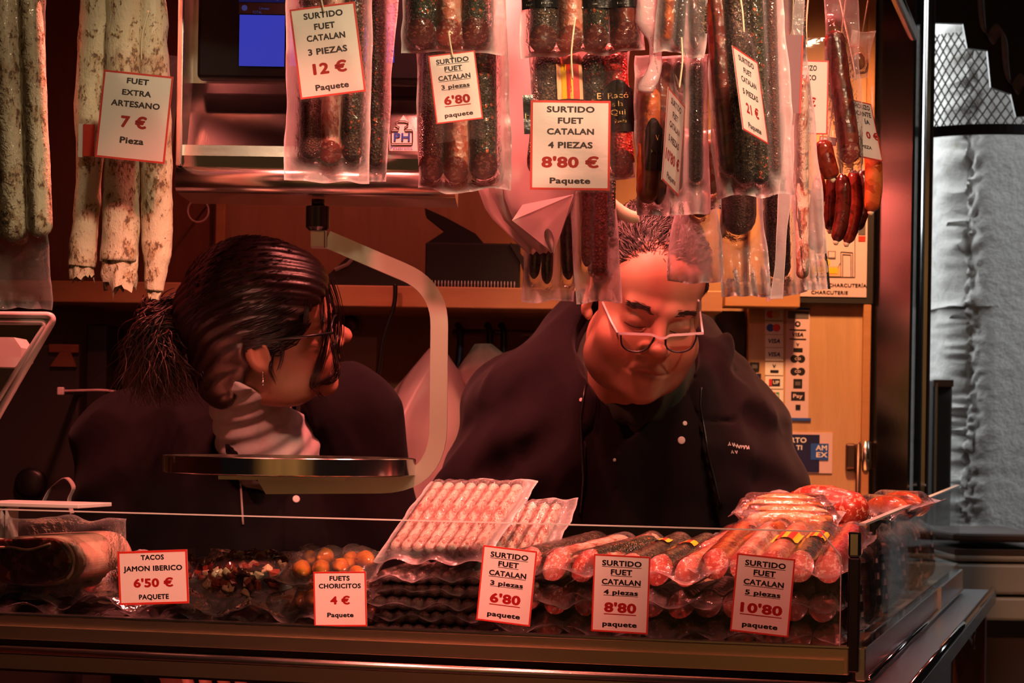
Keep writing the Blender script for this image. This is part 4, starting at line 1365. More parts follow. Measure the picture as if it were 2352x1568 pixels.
# small paper band on it
MB().box((P(208, 325, 2.78) - P(232, -90, 2.80)) + Vector((0, -0.012, 0)), (26 * sc(2.8), 0.002, 72 * sc(2.8))).build('paper_band', M['card_red'], o)
MB().box((P(190, 325, 2.78) - P(232, -90, 2.80)) + Vector((0, -0.0105, 0)), (12 * sc(2.8), 0.002, 76 * sc(2.8))).build('paper_band', M['paper'], o)
o, loc, rr = loose_fuet('white mould fuet hanging in the middle with a torn ragged casing end', [(290, -90), (288, 80), (282, 300), (278, 470), (275, 600)], [50, 46, 40, 42, 44], 'fuet_white', 2, Y=2.79)
casing_tail(o, loc[-1] + Vector((0, 0, 0.016)), 44 * sc(2.79), 0.052, 9, flare=0.85)
MB().add([(-0.008, -0.016, 0.0), (0.006, -0.017, 0.002), (-0.001, -0.012, -0.042)], [(0, 1, 2)]).build('film_shred', M['film_clear'], o, T(loc[-1] + Vector((-0.004, 0, -0.006))))
o, loc, rr = loose_fuet('white mould fuet hanging rightmost with a long narrow tip', [(338, -90), (346, 80), (356, 280), (360, 440), (362, 560), (358, 610), (354, 668)], [40, 40, 37, 36, 35, 28, 20], 'fuet_white', 4, Y=2.795)
casing_tail(o, loc[-1] + Vector((0, 0, 0.008)), 20 * sc(2.8), 0.020, 3, flare=0.6)

# --- pack A
hang_pack('vacuum pack of three sausages behind the 12 euro price card', [(664, -80), (858, -80), (848, 418), (650, 411)], 2.74,
    [(722, -60, 714, 366, 29, 'pepper_red', 'round'), (770, -60, 758, 372, 27, 'fuet_pink', 'cut', 'cut_red'), (815, -60, 808, 372, 25, 'herbs', 'round')], seed=2, hem=0.004, hemf=7)
hang_pack('single dark herb crusted sausage in film beside the 12 euro pack', [(838, -80), (912, -80), (894, 428), (842, 420)], 2.80,
    [(870, -60, 862, 384, 21, 'herbs', 'round')], seed=5, hem=0.004, hemf=6)
# --- pack B
hang_pack('vacuum pack of three cut sausages at the top above the 6,80 card', [(928, -100), (1160, -100), (1168, 118), (914, 121)], 2.68,
    [(972, -90, 969, 104, 33, 'herbs', 'cut', 'cut_dark'), (1032, -90, 1032, 104, 31, 'salami_pale', 'cut', 'cut_red'), (1092, -90, 1091, 102, 32, 'herbs', 'cut', 'cut_dark')], seed=7, hem=0.003)
hang_pack('vacuum pack of three cut sausages behind the hanging 6,80 card', [(968, 40), (1160, 40), (1184, 431), (948, 443)], 2.73,
    [(1000, 60, 990, 412, 30, 'pepper_red', 'cut', 'cut_dark'), (1052, 60, 1047, 416, 30, 'salami_pale', 'cut', 'cut_red'), (1108, 60, 1111, 410, 32, 'herbs', 'cut', 'cut_dark')], seed=8, hem=0.003, string=False)

# --- roll of white bags
def sheet(o, pts_px, Y, mat, name, seed, bulge=0.02, c=None):
    """closed outline filled as a curved sheet (fan grid between left and right edge polylines)"""
    Lp, Rp = pts_px
    n, m_ = 24, 14
    vs, fs = [], []
    def samp(pl, t):
        d = [0]
        for i in range(1, len(pl)): d.append(d[-1] + math.hypot(pl[i][0] - pl[i - 1][0], pl[i][1] - pl[i - 1][1]))
        return np.interp(t * d[-1], d, [p[0] for p in pl]), np.interp(t * d[-1], d, [p[1] for p in pl])
    for j in range(n + 1):
        t = j / n
        lx, ly = samp(Lp, t); rx_, ry_ = samp(Rp, t)
        for i in range(m_ + 1):
            s = i / m_
            q = P(lx + (rx_ - lx) * s, ly + (ry_ - ly) * s, Y) - c
            q.y += -bulge * math.sin(math.pi * s) + 0.006 * float(vnoise(q.x * 30 + seed, seed, q.z * 12))
            vs.append(q)
    for j in range(n):
        for i in range(m_):
            a = j * (m_ + 1) + i
            fs.append((a, a + m_ + 1, a + m_ + 2, a + 1))
    ob = MB().add(vs, fs).build(name, M[mat], o, smooth=True)
    md = ob.modifiers.new('thickness', 'SOLIDIFY'); md.thickness = 0.0006
    return ob
c = P(1215, -60, 2.84)
o = thing('plastic_bag_roll', 'bundle of white plastic carrier bags hanging folded to a point', 'plastic bag', T(c))
sheet(o, ([(1120, -60), (1110, 300), (1092, 420), (1118, 490), (1212, 582)], [(1345, -60), (1340, 300), (1325, 430), (1300, 500), (1224, 585)]), 2.86, 'bag_white', 'bag', 1, 0.015, c)
sheet(o, ([(1125, -60), (1125, 320), (1120, 430), (1160, 510), (1240, 584)], [(1350, -60), (1345, 300), (1325, 430), (1308, 490), (1255, 582)]), 2.845, 'bag_white', 'bag', 2, 0.020, c)
sheet(o, ([(1130, -60), (1140, 320), (1160, 460), (1182, 512), (1266, 582)], [(1352, -60), (1345, 300), (1322, 440), (1312, 470), (1272, 583)]), 2.83, 'bag_white', 'bag', 4, 0.022, c)
MB().add([P(1176, 506, 2.795) - c, P(1318, 446, 2.80) - c, P(1272, 582, 2.815) - c, P(1200, 470, 2.80) - c], [(0, 2, 1), (0, 1, 3)]).build('folded_corner', M['bag_white'], o)

# --- pack C
o, fl, m = hang_pack('vacuum pack of four cut sausages with black labels at the top centre', [(1196, -110), (1478, -110), (1480, 118), (1192, 132)], 2.64,
    [(1250, -90, 1247, 118, 32, 'pepper', 'cut', 'cut_dark'), (1311, -90, 1309, 119, 31, 'salami_pale', 'cut', 'cut_red'), (1369, -90, 1367, 115, 30, 'herbs', 'cut', 'cut_dark'), (1430, -90, 1433, 114, 33, 'chorizo', 'cut', 'cut_dark')], seed=11, hem=0.006, hemf=4)
for x0, x1, nm in ((1199, 1281, 'EMBOTIT'), (1340, 1468, 'EMBOTITS FO')):
    a = plane_local(m, x0, 24); b = plane_local(m, x1, -60)
    lb = patch(fl, a[0], b[0], a[1], b[1], M['label_black'], 'black_label', o)
    q = plane_local(m, (x0 + x1) / 2, 2); q2 = plane_local(m, (x0 + x1) / 2, 14)
    film_text(fl, [(nm, q[0], q[1], (x1 - x0) * 0.7 * sc(2.64), 6 * sc(2.64))], M['ink_gold'], lb, 'gold_lettering')
    film_text(fl, [('Sant', q2[0] - (x1 - x0) * 0.3 * sc(2.64), q2[1], 14 * sc(2.64), 4.5 * sc(2.64)), ('103 998', q2[0] + (x1 - x0) * 0.2 * sc(2.64), q2[1], 26 * sc(2.64), 4.5 * sc(2.64))], M['ink_white'], lb, 'small_lettering')
o, fl, m = hang_pack('vacuum pack of four sausages with a Catalan flag band behind the 8,80 card', [(1236, 100), (1440, 100), (1464, 404), (1204, 424)], 2.69,
    [(1262, 118, 1240, 400, 32, 'pepper', 'cut', 'cut_dark'), (1310, 118, 1306, 400, 29, 'salami_pale', 'cut'), (1362, 118, 1366, 400, 27, 'herbs', 'cut'), (1408, 118, 1432, 398, 29, 'paprika', 'cut', 'cut_dark')], seed=13, string=False, hem=0.003)
for i, (x0, x1, mt) in enumerate(((1280, 1290, 'orange_fill'), (1290, 1299, 'ink_yellow'), (1299, 1310, 'card_red'), (1310, 1316, 'ink_yellow'), (1316, 1328, 'card_red'), (1328, 1336, 'orange_fill'))):
    a = plane_local(m, x0, 232); b = plane_local(m, x1, 152)
    patch(fl, a[0], b[0], a[1], b[1], M[mt], 'flag_stripe', o, 3, 8)
a = plane_local(m, 1384, 308); b = plane_local(m, 1452, 186)
lb = patch(fl, a[0], b[0], a[1], b[1], M['label_black'], 'arched_label', o, 10, 12, arch=True)
kk = sc(2.69)
film_text(fl, [(s, plane_local(m, x, y)[0], plane_local(m, x, y)[1], w * kk, hh * kk) for s, x, y, w, hh in (('El Racó', 1406, 224, 72, 14), ('de la', 1412, 243, 34, 12), ('Qui', 1418, 262, 34, 13), ('fuets', 1424, 282, 28, 8))], M['ink_gold'], lb, 'gold_lettering', 0.0022)
a = plane_local(m, 1204, 312); b = plane_local(m, 1224, 220)
lb = patch(fl, a[0], b[0], a[1], b[1], M['label_black'], 'side_label', o, 4, 8)
q = plane_local(m, 1211, 270)
film_text(fl, [('la', q[0], q[1], 10 * kk, 12 * kk)], M['ink_gold'], lb, 'gold_lettering', 0.0022)

# --- thin sausages lower down, behind
hang_pack('thin dark sausages in clear film hanging below the white bags', [(1202, 380), (1338, 380), (1312, 696), (1197, 690)], 2.88,
    [(1236, 400, 1226, 640, 15, 'chorizo_dark', 'taper'), (1262, 400, 1256, 652, 14, 'chorizo_dark', 'taper'), (1296, 400, 1306, 642, 16, 'chorizo_dark', 'taper')], seed=17, hem=0.003, string=False)
hang_pack('bright red paprika sausages in clear film below the 8,80 card', [(1316, 380), (1416, 380), (1422, 688), (1308, 698)], 2.85,
    [(1349, 395, 1348, 612, 14, 'paprika', 'taper'), (1380, 395, 1378, 634, 19, 'paprika', 'round'), (1404, 395, 1402, 545, 11, 'herbs', 'taper')], seed=19, hem=0.004, string=False)
# pale curved handle
hd = [P(x, y, 2.92) for x, y in ((1402, 448), (1412, 470), (1426, 486), (1446, 496), (1466, 500))]
o = thing('curved_strip', 'pale yellow curved plastic handle above the man with glasses', 'handle', T(hd[0]))
pp = smooth_path([p - hd[0] for p in hd], 6)
vs, fs = [], []
for i, p in enumerate(pp):
    wd = 0.010 * (1 - 0.35 * abs(i / (len(pp) - 1) * 2 - 1))
    for dy, dz in ((-0.004, -wd), (-0.006, 0), (-0.004, wd), (0.003, wd), (0.003, -wd)): vs.append(p + Vector((0, dy, dz)))
for i in range(len(pp) - 1):
    for q in range(5):
        a, b = i * 5 + q, i * 5 + (q + 1) % 5
        fs.append((a, b, b + 5, a + 5))
fs += [(4, 3, 2, 1, 0), tuple(len(vs) - 5 + q for q in range(5))]
MB().add(vs, fs).build('strip', M['string'], o, smooth=True)
MB().tube([pp[0] + Vector((0, 0.004, 0)), pp[0] + Vector((0.004, 0.01, 0.42))], 0.001, 6).build('cord', M['string'], o, smooth=True)

# --- pack D
hang_pack('small pack of dark curved sausages hanging at the top beside the 5 piezas pack', [(1516, -110), (1626, -110), (1624, 132), (1510, 116)], 2.62,
    [(1540, -90, 1530, 96, 16, 'chorizo_orange', 'round'), (1570, -90, 1556, 106, 14, 'nearly_black', 'taper'), (1588, -90, 1596, 112, 13, 'chorizo_dark', 'taper'), (1612, -90, 1612, 84, 13, 'pepper', 'round')], seed=23, hem=0.005)
# twisted bag neck with printing
c = P(1490, -60, 2.63)
o = thing('twisted_bag', 'twisted clear plastic bag neck with printed text left of the 10,80 card', 'plastic bag', T(c), 'vacuum packs hanging over the counter')
path = smooth_path([P(x, y, 2.63) - c for x, y in ((1488, -60), (1486, 30), (1494, 70), (1506, 110), (1500, 160), (1486, 200), (1490, 214))], 8)
vs, fs = [], []; n = 14
wd = np.interp(np.linspace(0, 1, len(path)), [0, 0.25, 0.42, 0.6, 0.78, 0.93, 1], [30, 28, 12, 14, 20, 16, 4]) * sc(2.63)
for i, p in enumerate(path):
    for q in range(n):
        a = 2 * math.pi * q / n
        rr_ = wd[i] * (1 + 0.22 * math.sin(3 * a + i * 0.25))
        vs.append(p + Vector((rr_ * math.cos(a), 0.45 * rr_ * math.sin(a), 0)))
for i in range(len(path) - 1):
    for q in range(n):
        q2 = (q + 1) % n
        fs.append((i * n + q, (i + 1) * n + q, (i + 1) * n + q2, i * n + q2))
MB().add(vs, fs).build('film', M['film'], o, smooth=True)
tx = MB(); put_text(tx, 'Conservar en lugar seco', 0, 0, 0.042, 0.0026, 0, 0.006)
tx.build('printed_text', M['ink'], o, T(P(1504, 126, 2.60) - c) @ rot('Y', 78))
o, fl, m = hang_pack('pack with a thick orange chorizo and black label beside the turned 10,80 card', [(1466, 120), (1640, 130), (1612, 482), (1456, 498)], 2.67,
    [(1494, 200, 1488, 468, 27, 'chorizo_orange', 'round'), (1530, 140, 1512, 470, 17, 'chorizo', 'taper'), (1560, 140, 1552, 440, 16, 'chorizo_dark', 'round'), (1600, 140, 1598, 420, 17, 'nearly_black', 'round')], seed=29, hem=0.006, hemf=11, string=False)
a = plane_local(m, 1480, 394); b = plane_local(m, 1520, 274)
lb = patch(fl, a[0], b[0], a[1], b[1], M['label_black'], 'arched_label', o, 8, 10, arch=True)
q = plane_local(m, 1506, 352); q2 = plane_local(m, 1508, 320)
film_text(fl, [('Racó', q[0], q[1], 24 * kk, 9 * kk), ('V', q2[0], q2[1], 9 * kk, 12 * kk)], M['ink_gold'], lb, 'gold_lettering', 0.0022)
hang_pack('pack of short red sausages hanging behind the turned 10,80 card', [(1500, 300), (1655, 300), (1650, 480), (1470, 486)], 2.76,
    [(1540, 320, 1530, 466, 17, 'chorizo', 'round'), (1590, 320, 1580, 462, 16, 'paprika', 'round'), (1630, 320, 1634, 446, 22, 'salami_pale', 'round')], seed=31, hem=0.010, hemf=13, string=False)

# --- pack E
hang_pack('vacuum pack of five sausages behind the 21 euro price card', [(1606, -110), (1800, -110), (1826, 440), (1652, 458)], 2.64,
    [(1632, -90, 1676, 402, 23, 'chorizo', 'round'), (1680, -90, 1712, 424, 30, 'pepper', 'round'), (1726, -90, 1748, 424, 22, 'herbs', 'round'), (1766, -90, 1780, 396, 15, 'pepper_red', 'round')], seed=37, hem=0.007, hemf=10)
# --- things behind and below E
hang_pack('long thick brown sausage in a clear bag hanging lowest right of the man', [(1742, 200), (1838, 200), (1836, 676), (1742, 690)], 2.84,
    [(1780, 220, 1788, 640, 29, 'pepper', 'round')], seed=41, hem=0.008, hemf=8, string=False)
hang_pack('slim pink mould fuet in a long clear bag right of the 21 euro card', [(1800, -110), (1872, -110), (1868, 662), (1806, 676)], 2.76,
    [(1834, -90, 1836, 120, 16, 'pepper', 'taper'), (1842, 180, 1843, 640, 15, 'fuet_pink', 'round')], seed=43, hem=0.004, string=True, wr=0.002)
hang_pack('round ended red salami in a loose clear bag above the man', [(1652, 330), (1756, 330), (1762, 676), (1640, 690)], 2.80,
    [(1696, 350, 1697, 540, 40, 'pepper_red', 'round')], mat='bag_clear', seed=47, hem=0.010, hemf=9, wr=0.004, warp=0.012, puff=0.010, string=False, pinch=0.18, name='salami_bag', cat='sausage bag')
hang_pack('empty looking clear plastic bag fanned out over the head of the man', [(1560, 440), (1652, 440), (1664, 648), (1510, 652)], 2.79,
    [(1606, 450, 1608, 500, 22, 'salami_pale', 'round')], mat='bag_clear', seed=53, hem=0.004, wr=0.004, warp=0.012, puff=0.008, string=False, pinch=0.4, name='salami_bag', cat='sausage bag')

# --- chorizos at the right, further back
def chorizo(label, pts, rad, Y, mat, seed, tie=True, name='chorizo'):
    o, loc, rr = loose_fuet(label, pts, [rad * 0.35, rad * 0.9] + [rad] * 6 + [rad * 0.9, rad * 0.25], mat, seed, Y=Y, group='chorizos at the right end', name=name)
    MB().tube([loc[0], loc[0] + Vector((0.001, 0, 0.03)), loc[0] + Vector((0, 0.002, 0.06))], 0.001, 6).build('string', M['string'], o, smooth=True)
    MB().lathe([(0.002, -0.004), (0.0045, 0), (0.002, 0.006)], 10).build('end_knot', M['string'], o, T(loc[-1]), smooth=True)
    return o
hang_pack('long dark red chorizo in clear film between the two chorizo price cards', [(1886, -110), (1958, -110), (1992, 396), (1906, 400)], 2.92,
    [(1914, 70, 1956, 372, 24, 'chorizo', 'cut', 'chorizo_slab')], seed=59, hem=0.006, mat='film_clear', group='chorizos at the right end')
hang_pack('small printed bag with a dark chorizo at the top right of the hanging row', [(1946, 60), (2000, 76), (2000, 176), (1950, 176)], 3.0,
    [(1968, 120, 1976, 160, 14, 'chorizo_orange', 'round')], seed=61, mat='film_clear', group='chorizos at the right end', string=True)
chorizo('short bright red chorizo piece under the chorizo price card', [(1890, 322), (1894, 350), (1904, 385), (1912, 412)], 21, 2.88, 'chorizo', 4)
chorizo('dark chorizo hanging under the rightmost price card with pale film tip', [(2002, 300), (2006, 380), (2006, 440), (2000, 488)], 20, 3.0, 'chorizo_orange', 6)
for i, (pts, r, Yv, mt, lb) in enumerate((
    ([(1884, 400), (1876, 470), (1872, 540), (1878, 575)], 17, 3.05, 'chorizo', 'dark chorizo hanging leftmost in front of the framed poster'),
    ([(1912, 400), (1908, 460), (1906, 530)], 15, 3.08, 'chorizo_dark', 'second dark chorizo from the left in front of the framed poster'),
    ([(1934, 400), (1938, 450), (1932, 510), (1920, 556)], 17, 3.02, 'chorizo_dark', 'longest dark chorizo in the middle over the framed poster'),
    ([(1958, 390), (1966, 450), (1960, 510), (1944, 560)], 17, 3.06, 'chorizo', 'dark chorizo with a bent tip in front of the poster frame corner'),
    ([(1978, 390), (1984, 440), (1980, 490), (1966, 530)], 15, 3.10, 'chorizo_dark', 'rightmost of the dark chorizos in front of the framed poster'))):
    chorizo(lb, pts, r, Yv, mt, 10 + i * 2)
# pink plastic strip
c = P(1812, 300, 2.72)
hang_pack('narrow pale pink plastic strip hanging beside the chorizo price card', [(1800, -110), (1830, -110), (1826, 690), (1802, 686)], 2.72, [], mat='bag_clear', seed=67, wr=0.0006, warp=0.002, name='plastic_strip', cat='plastic strip', string=True)

# rails and hooks above the frame carry everything
rl = thing('hanging_rail', 'steel rail above the counter from which the packs hang', 'rail')
MB().tube([P(-200, 0, 2.86) * 1.0 + Vector((0, 0, 0.12)), P(1900, 0, 2.62) + Vector((0, 0, 0.18))], 0.010, 12).build('front_bar', M['steel'], rl, smooth=True)
MB().tube([P(1900, 0, 2.62) + Vector((0, 0, 0.18)), P(2100, 0, 3.9) + Vector((0, 0, -0.06))], 0.010, 12).build('side_bar', M['steel'], rl, smooth=True)
MB().tube([P(-200, 0, 2.92) * 1.0 + Vector((0, 0, 0.10)), P(1900, 0, 2.86) + Vector((0, 0, 0.12))], 0.008, 12).build('rear_bar', M['steel'], rl, smooth=True)
for px in (100, 1000, 1800):
    q = P(px, 0, 2.72) + Vector((0, 0.02, 0.15))
    MB().tube([q, Vector((q.x, q.y, 2.64))], 0.006, 8).build('drop_rod', M['steel'], rl, smooth=True)
# ------------------------------------------------------------------ price cards
HG = 'price cards hanging on the packs'
BG = 'price cards on the counter glass'
STD = lambda q, pr, paq='Paquete', pw=0.52, qq=0.6: [('SURTIDO', 0.10, 0.60, 0.070, 'k'), ('FUET', 0.225, 0.32, 0.070, 'k'), ('CATALAN', 0.347, 0.59, 0.070, 'k'), (q, 0.498, qq, 0.072, 'k'), (pr, 0.69, pw, 0.125, 'r'), (paq, 0.895, 0.51, 0.068, 'k')]
price_card('white card reading FUET EXTRA ARTESANO 7 euros on the white fuets', cr(0, 0, 2.178, [(503, 347), (850, 383), (842, 822), (492, 785)]),
    [('FUET', 0.096, 0.317, 0.066, 'k'), ('EXTRA', 0.23, 0.418, 0.066, 'k'), ('ARTESANO', 0.36, 0.70, 0.070, 'k'), ('7 €', 0.565, 0.375, 0.135, 'r'), ('Pieza', 0.775, 0.345, 0.075, 'k')], HG, Y=2.70, sleeve=(0.01, 0.09, 0.24, 0.02), string=0.05)
price_card('white card reading SURTIDO FUET CATALAN 3 PIEZAS 12 euros', cr(400, 0, 3.266, [(885, 72), (1378, 8), (1415, 688), (928, 748)]), STD('3 PIEZAS', '12 €'), HG, Y=2.66, sleeve=(0.01, 0.01, 0.02, 0.03), string=0.06)
UND = lambda q, pr, pw: [('SURTIDO', 0.108, 0.70, 0.072, 'k', 'u'), ('FUET', 0.222, 0.38, 0.072, 'k', 'u'), ('CATALAN', 0.350, 0.69, 0.072, 'k', 'u'), (q, 0.482, 0.61, 0.064, 'k', 'u'), (pr, 0.680, pw, 0.128, 'r', 'u'), ('paquete', 0.892, 0.61, 0.066, 'k')]
price_card('white card reading 3 piezas 6,80 hanging under the top sausage pack', cr(900, 0, 3.267, [(305, 415), (655, 378), (652, 888), (302, 937)]), UND('3 piezas', "6'80", 0.56), HG, Y=2.63, sleeve=(0.05, 0.01, 0.03, 0.28), string=0.02)
price_card('large white card reading 4 PIEZAS 8,80 euros at the centre', cr(900, 0, 3.267, [(1047, 752), (1648, 757), (1630, 1430), (1032, 1422)]), STD('4 PIEZAS', "8'80 €", pw=0.72, qq=0.56), HG, Y=2.58, sleeve=(0.01, 0.06, 0.335, 0.025), string=0.06)
price_card('white card turned sideways reading 5 PIEZAS 10,80 euros', cr(1400, 0, 3.135, [(414, 655), (557, 727), (515, 1398), (352, 1322)]), STD('5 PIEZAS', "10'80 €", pw=0.80), HG, Y=2.58, ratio=0.735, sleeve=(0.05, 0.03, 0.20, 0.02), string=0.05)
price_card('white card turned slightly reading 5 PIEZAS 21 euros', cr(1400, 0, 3.135, [(870, 345), (1090, 412), (1160, 1020), (930, 972)]), STD('5 PIEZAS', '21 €', pw=0.5), HG, Y=2.56, ratio=0.735, sleeve=(0.06, 0.04, 0.36, 0.05), string=0.06)
price_card('white card reading CHORIZO IBERICO half hidden at the right', cr(1400, 0, 3.135, [(1225, 430), (1557, 438), (1590, 968), (1245, 962)]),
    [('CHORIZO', 0.105, 0.50, 0.075, 'k'), ('IBERICO', 0.235, 0.48, 0.075, 'k'), ('€', 0.57, 0.17, 0.125, 'r', '', 0.16), ('Pieza', 0.785, 0.37, 0.065, 'k', '', 0.0)], HG, Y=2.84, sleeve=(0.01, 0.05, 0.31, 0.03), string=0.08)
price_card('pale greenish card reading CHORIZO PICANTE at the far right', cr(1400, 0, 3.135, [(1690, 715), (1905, 730), (1980, 1150), (1760, 1150)]),
    [('CHORIZO', 0.09, 0.72, 0.085, 'k', '', 0.04), ('PICANTE', 0.215, 0.72, 0.085, 'k', '', 0.03), ('ÍA', 0.35, 0.2, 0.08, 'k', '', 0.18), ('0 €', 0.58, 0.50, 0.125, 'r', '', 0.28), ('PIEZA', 0.80, 0.4, 0.06, 'k', '', -0.05)], HG, Y=2.97, ratio=0.74, sleeve=(0.02, 0.08, 0.46, 0.03), string=0.14)
# card seen from behind beside it
m, w, h = card_frame([(1776, 70), (1836, 92), (1849, 250), (1800, 268)], 2.70)
o = MB().box((0, 0, 0), (w, 0.0008, h)).build('price_card', plain('card_back', (0.22, 0.10, 0.12), 0.5), None, m, label='card seen from behind, dull mauve, hanging over the CHORIZO IBERICO card', cat='price card', group=HG)
MB().box((w / 2 - 0.001, -0.0006, 0), (0.002, 0.0004, h)).build('border', M['card_red'], o)
MB().tube([Vector((0, 0, h / 2)), Vector((0.002, 0.002, h / 2 + 0.16))], 0.001, 6).build('string', M['string'], o, smooth=True)
price_card('narrow edge of a white card just behind the 21 euro card', [(1762, 150), (1790, 140), (1790, 400), (1762, 400)], [], HG, Y=2.90, sleeve=(0.02, 0.02, 0.1, 0.02), string=0.24)
price_card('blank pink edged card hanging low behind the chorizo card', [(1880, 318), (1916, 312), (1926, 340), (1884, 325)], [], HG, Y=2.93, border=0.05, sleeve=(0.02, 0.02, 0.3, 0.1), string=0.32)

GV = -0.0015
price_card('small white card reading TACOS JAMON IBERICO 6,50 euros', cr(0, 1130, 3.58, [(972, 488), (1540, 470), (1555, 912), (978, 930)]),
    [('TACOS', 0.127, 0.333, 0.095, 'k'), ('JAMON IBERICO', 0.33, 0.845, 0.10, 'k'), ("6'50 €", 0.60, 0.57, 0.165, 'r'), ('PAQUETE', 0.86, 0.43, 0.095, 'k')], BG, v=GV)
price_card('small white card reading FUETS CHORICITOS 4 euros', cr(560, 1130, 3.36, [(537, 620), (940, 605), (955, 1040), (545, 1030)]),
    [('FUETS', 0.122, 0.385, 0.088, 'k'), ('CHORICITOS', 0.262, 0.80, 0.088, 'k'), ('4 €', 0.525, 0.375, 0.150, 'r'), ('Paquete', 0.79, 0.50, 0.085, 'k')], BG, v=GV)
price_card('white 6,80 card on the counter glass right of the fuet stack', cr(560, 1130, 3.36, [(1842, 405), (2258, 455), (2215, 1038), (1800, 985)]), UND('3 piezas', "6'80", 0.57), BG, v=GV)
price_card('white 8,80 card on the counter glass in front of the four-piece packs', cr(1100, 1100, 3.35, [(877, 573), (1312, 597), (1308, 1195), (873, 1168)]), UND('4 piezas', "8'80", 0.57), BG, v=GV)
price_card('white 10,80 card on the counter glass nearest the black corner post', cr(1560, 1080, 2.97, [(393, 560), (790, 607), (748, 1138), (350, 1095)]), UND('5 piezas', "10'80", 0.72), BG, v=GV)
# ------------------------------------------------------------------ goods in the counter
TRAY = 1.1915
def lying(u, v, z, tilt=0.0, yaw=0.0):
    """frame of a pack lying in the counter: local -Z to the shopper, local -Y up"""
    base = Matrix(((1, 0, 0, u), (0, 0, 1, v), (0, -1, 0, z), (0, 0, 0, 1)))
    return CMAT @ T((0, 0, 0)) @ Matrix.Translation((u, v, z)) @ rot('Z', yaw) @ rot('X', tilt) @ Matrix(((1, 0, 0, 0), (0, 0, 1, 0), (0, -1, 0, 0), (0, 0, 0, 1)))

def lying_pack(label, u, vf, z, w, d, saus, tilt=0.0, yaw=0.0, seed=1, group='vacuum packs in the counter', mat='film_case', name='sausage_pack', slant=0.75, ov=0.018, flags=None, cat='sausage pack', **kw):
    """saus: (x, r, mat, end, cutmat[, back]) with x across the pack; vf = depth of the front hem"""
    m = lying(u, vf, z, tilt, yaw) @ T((0, 0, d / 2))
    o = thing(name, label, cat, m, group)
    segs = []
    for i, s in enumerate(saus):
        x, r, mt, end, cm_ = s[:5]
        back = s[5] if len(s) > 5 else 0.012
        skew = s[6] if len(s) > 6 else 0.0
        a = (x + skew, 0, d / 2 - back); b = (x, 0, -d / 2 + ov)
        add_sausage(o, a, b, r, mt, 'round', end, cm_, seed=seed + i * 1.7, slant=slant)
        segs.append((a[0], a[2], b[0], b[2] + (0.5 * r if end != 'taper' else 0.0), r))
    kw.setdefault('hem', 0.005); kw.setdefault('hemf', len(saus) * 1.5 + 1)
    fl = Film(w, d, segs, seed, nmax=(40, 44), **kw)
    link('film', fl.mesh(M[mat]), o)
    if flags:
        for (x, zc, wd, ht, ang) in flags:
            for q in range(5):
                x0 = x - wd / 2 + wd * q / 5
                patch(fl, x0, x0 + wd / 5, zc - ht / 2, zc + ht / 2, M['ink_yellow' if q % 2 == 0 else 'card_red'], 'flag_stripe', o, 2, 4)
    return o, fl, m

def uu(px, py, v): return CUV(px, py, v)[0]

# -- right hand stack: five-piece packs, three layers
u5 = uu(1768, 1300, 0.05)
R5 = [('chorizo_orange', 'cut_pink'), ('fuet_pink', 'cut_pink'), ('salami_pale', 'cut_red'), ('herbs', 'cut_red'), ('paprika', 'cut_red')]
for li, zz in enumerate((1.2105, 1.2455, 1.2805)):
    top = li == 2
    lab = ['bottom five-piece sausage pack of the stack behind the 10,80 card', 'middle five-piece sausage pack of the stack behind the 10,80 card', 'top five-piece sausage pack with flag bands behind the 10,80 card'][li]
    sa = [(-0.068 + 0.034 * i, 0.0165, R5[(i + li * 0) % 5][0], 'cut', R5[(i + li) % 5][1], 0.012, 0.0) for i in range(5)]
    if not top: sa = [(x, r, ('herbs', 'pepper', 'salami_pale', 'pepper', 'fuet_pink')[i], e, ('cut_dark', 'cut_red', 'cut_red', 'cut_red', 'cut_pink')[i], b_, s_) for i, (x, r, m_, e, c_, b_, s_) in enumerate(sa)]
    lying_pack(lab, u5 - 0.004 * (li % 2), 0.020 + 0.004 * li, zz + (0.008 if top else 0), 0.192, 0.24 if top else 0.22, sa, tilt=9 if top else 1.5, yaw=(-1.5, 2, -2)[li], seed=101 + li * 7, warp=0.004, hem=0.006,
               flags=[(0.001, 0.012, 0.034, 0.046, 0), (0.036, 0.020, 0.026, 0.036, 0)] if top else None)
# -- middle: four-piece packs
u4 = uu(1475, 1300, 0.06)
for li, zz in enumerate((1.2105, 1.2440, 1.2740)):
    top = li == 2
    lab = ['bottom four-piece sausage pack behind the 8,80 card', 'middle four-piece sausage pack behind the 8,80 card', 'top four-piece sausage pack with flag bands behind the 8,80 card'][li]
    mt = [('fuet_pink', 'cut_red'), ('pepper', 'cut_pink'), ('herbs', 'cut_red'), ('salami_pale', 'cut_pink')]
    if not top: mt = [('pepper', 'cut_red'), ('nearly_black', 'cut_dark'), ('herbs', 'cut_dark'), ('pepper', 'cut_red')]
    sa = [(-0.055 + 0.0365 * i, 0.0170, mt[i][0], 'cut', mt[i][1], 0.012, 0.008) for i in range(4)]
    lying_pack(lab, u4 + (0.006, -0.006, 0)[li], 0.024, zz + (0.006 if top else 0), 0.172, 0.22, sa, tilt=7 if top else 1, yaw=(3, -4, -7)[li], seed=131 + li * 5, warp=0.006, hem=0.008,
               flags=[(-0.016, 0.03, 0.030, 0.016, 0), (0.020, 0.02, 0.030, 0.018, 0)] if top else None)
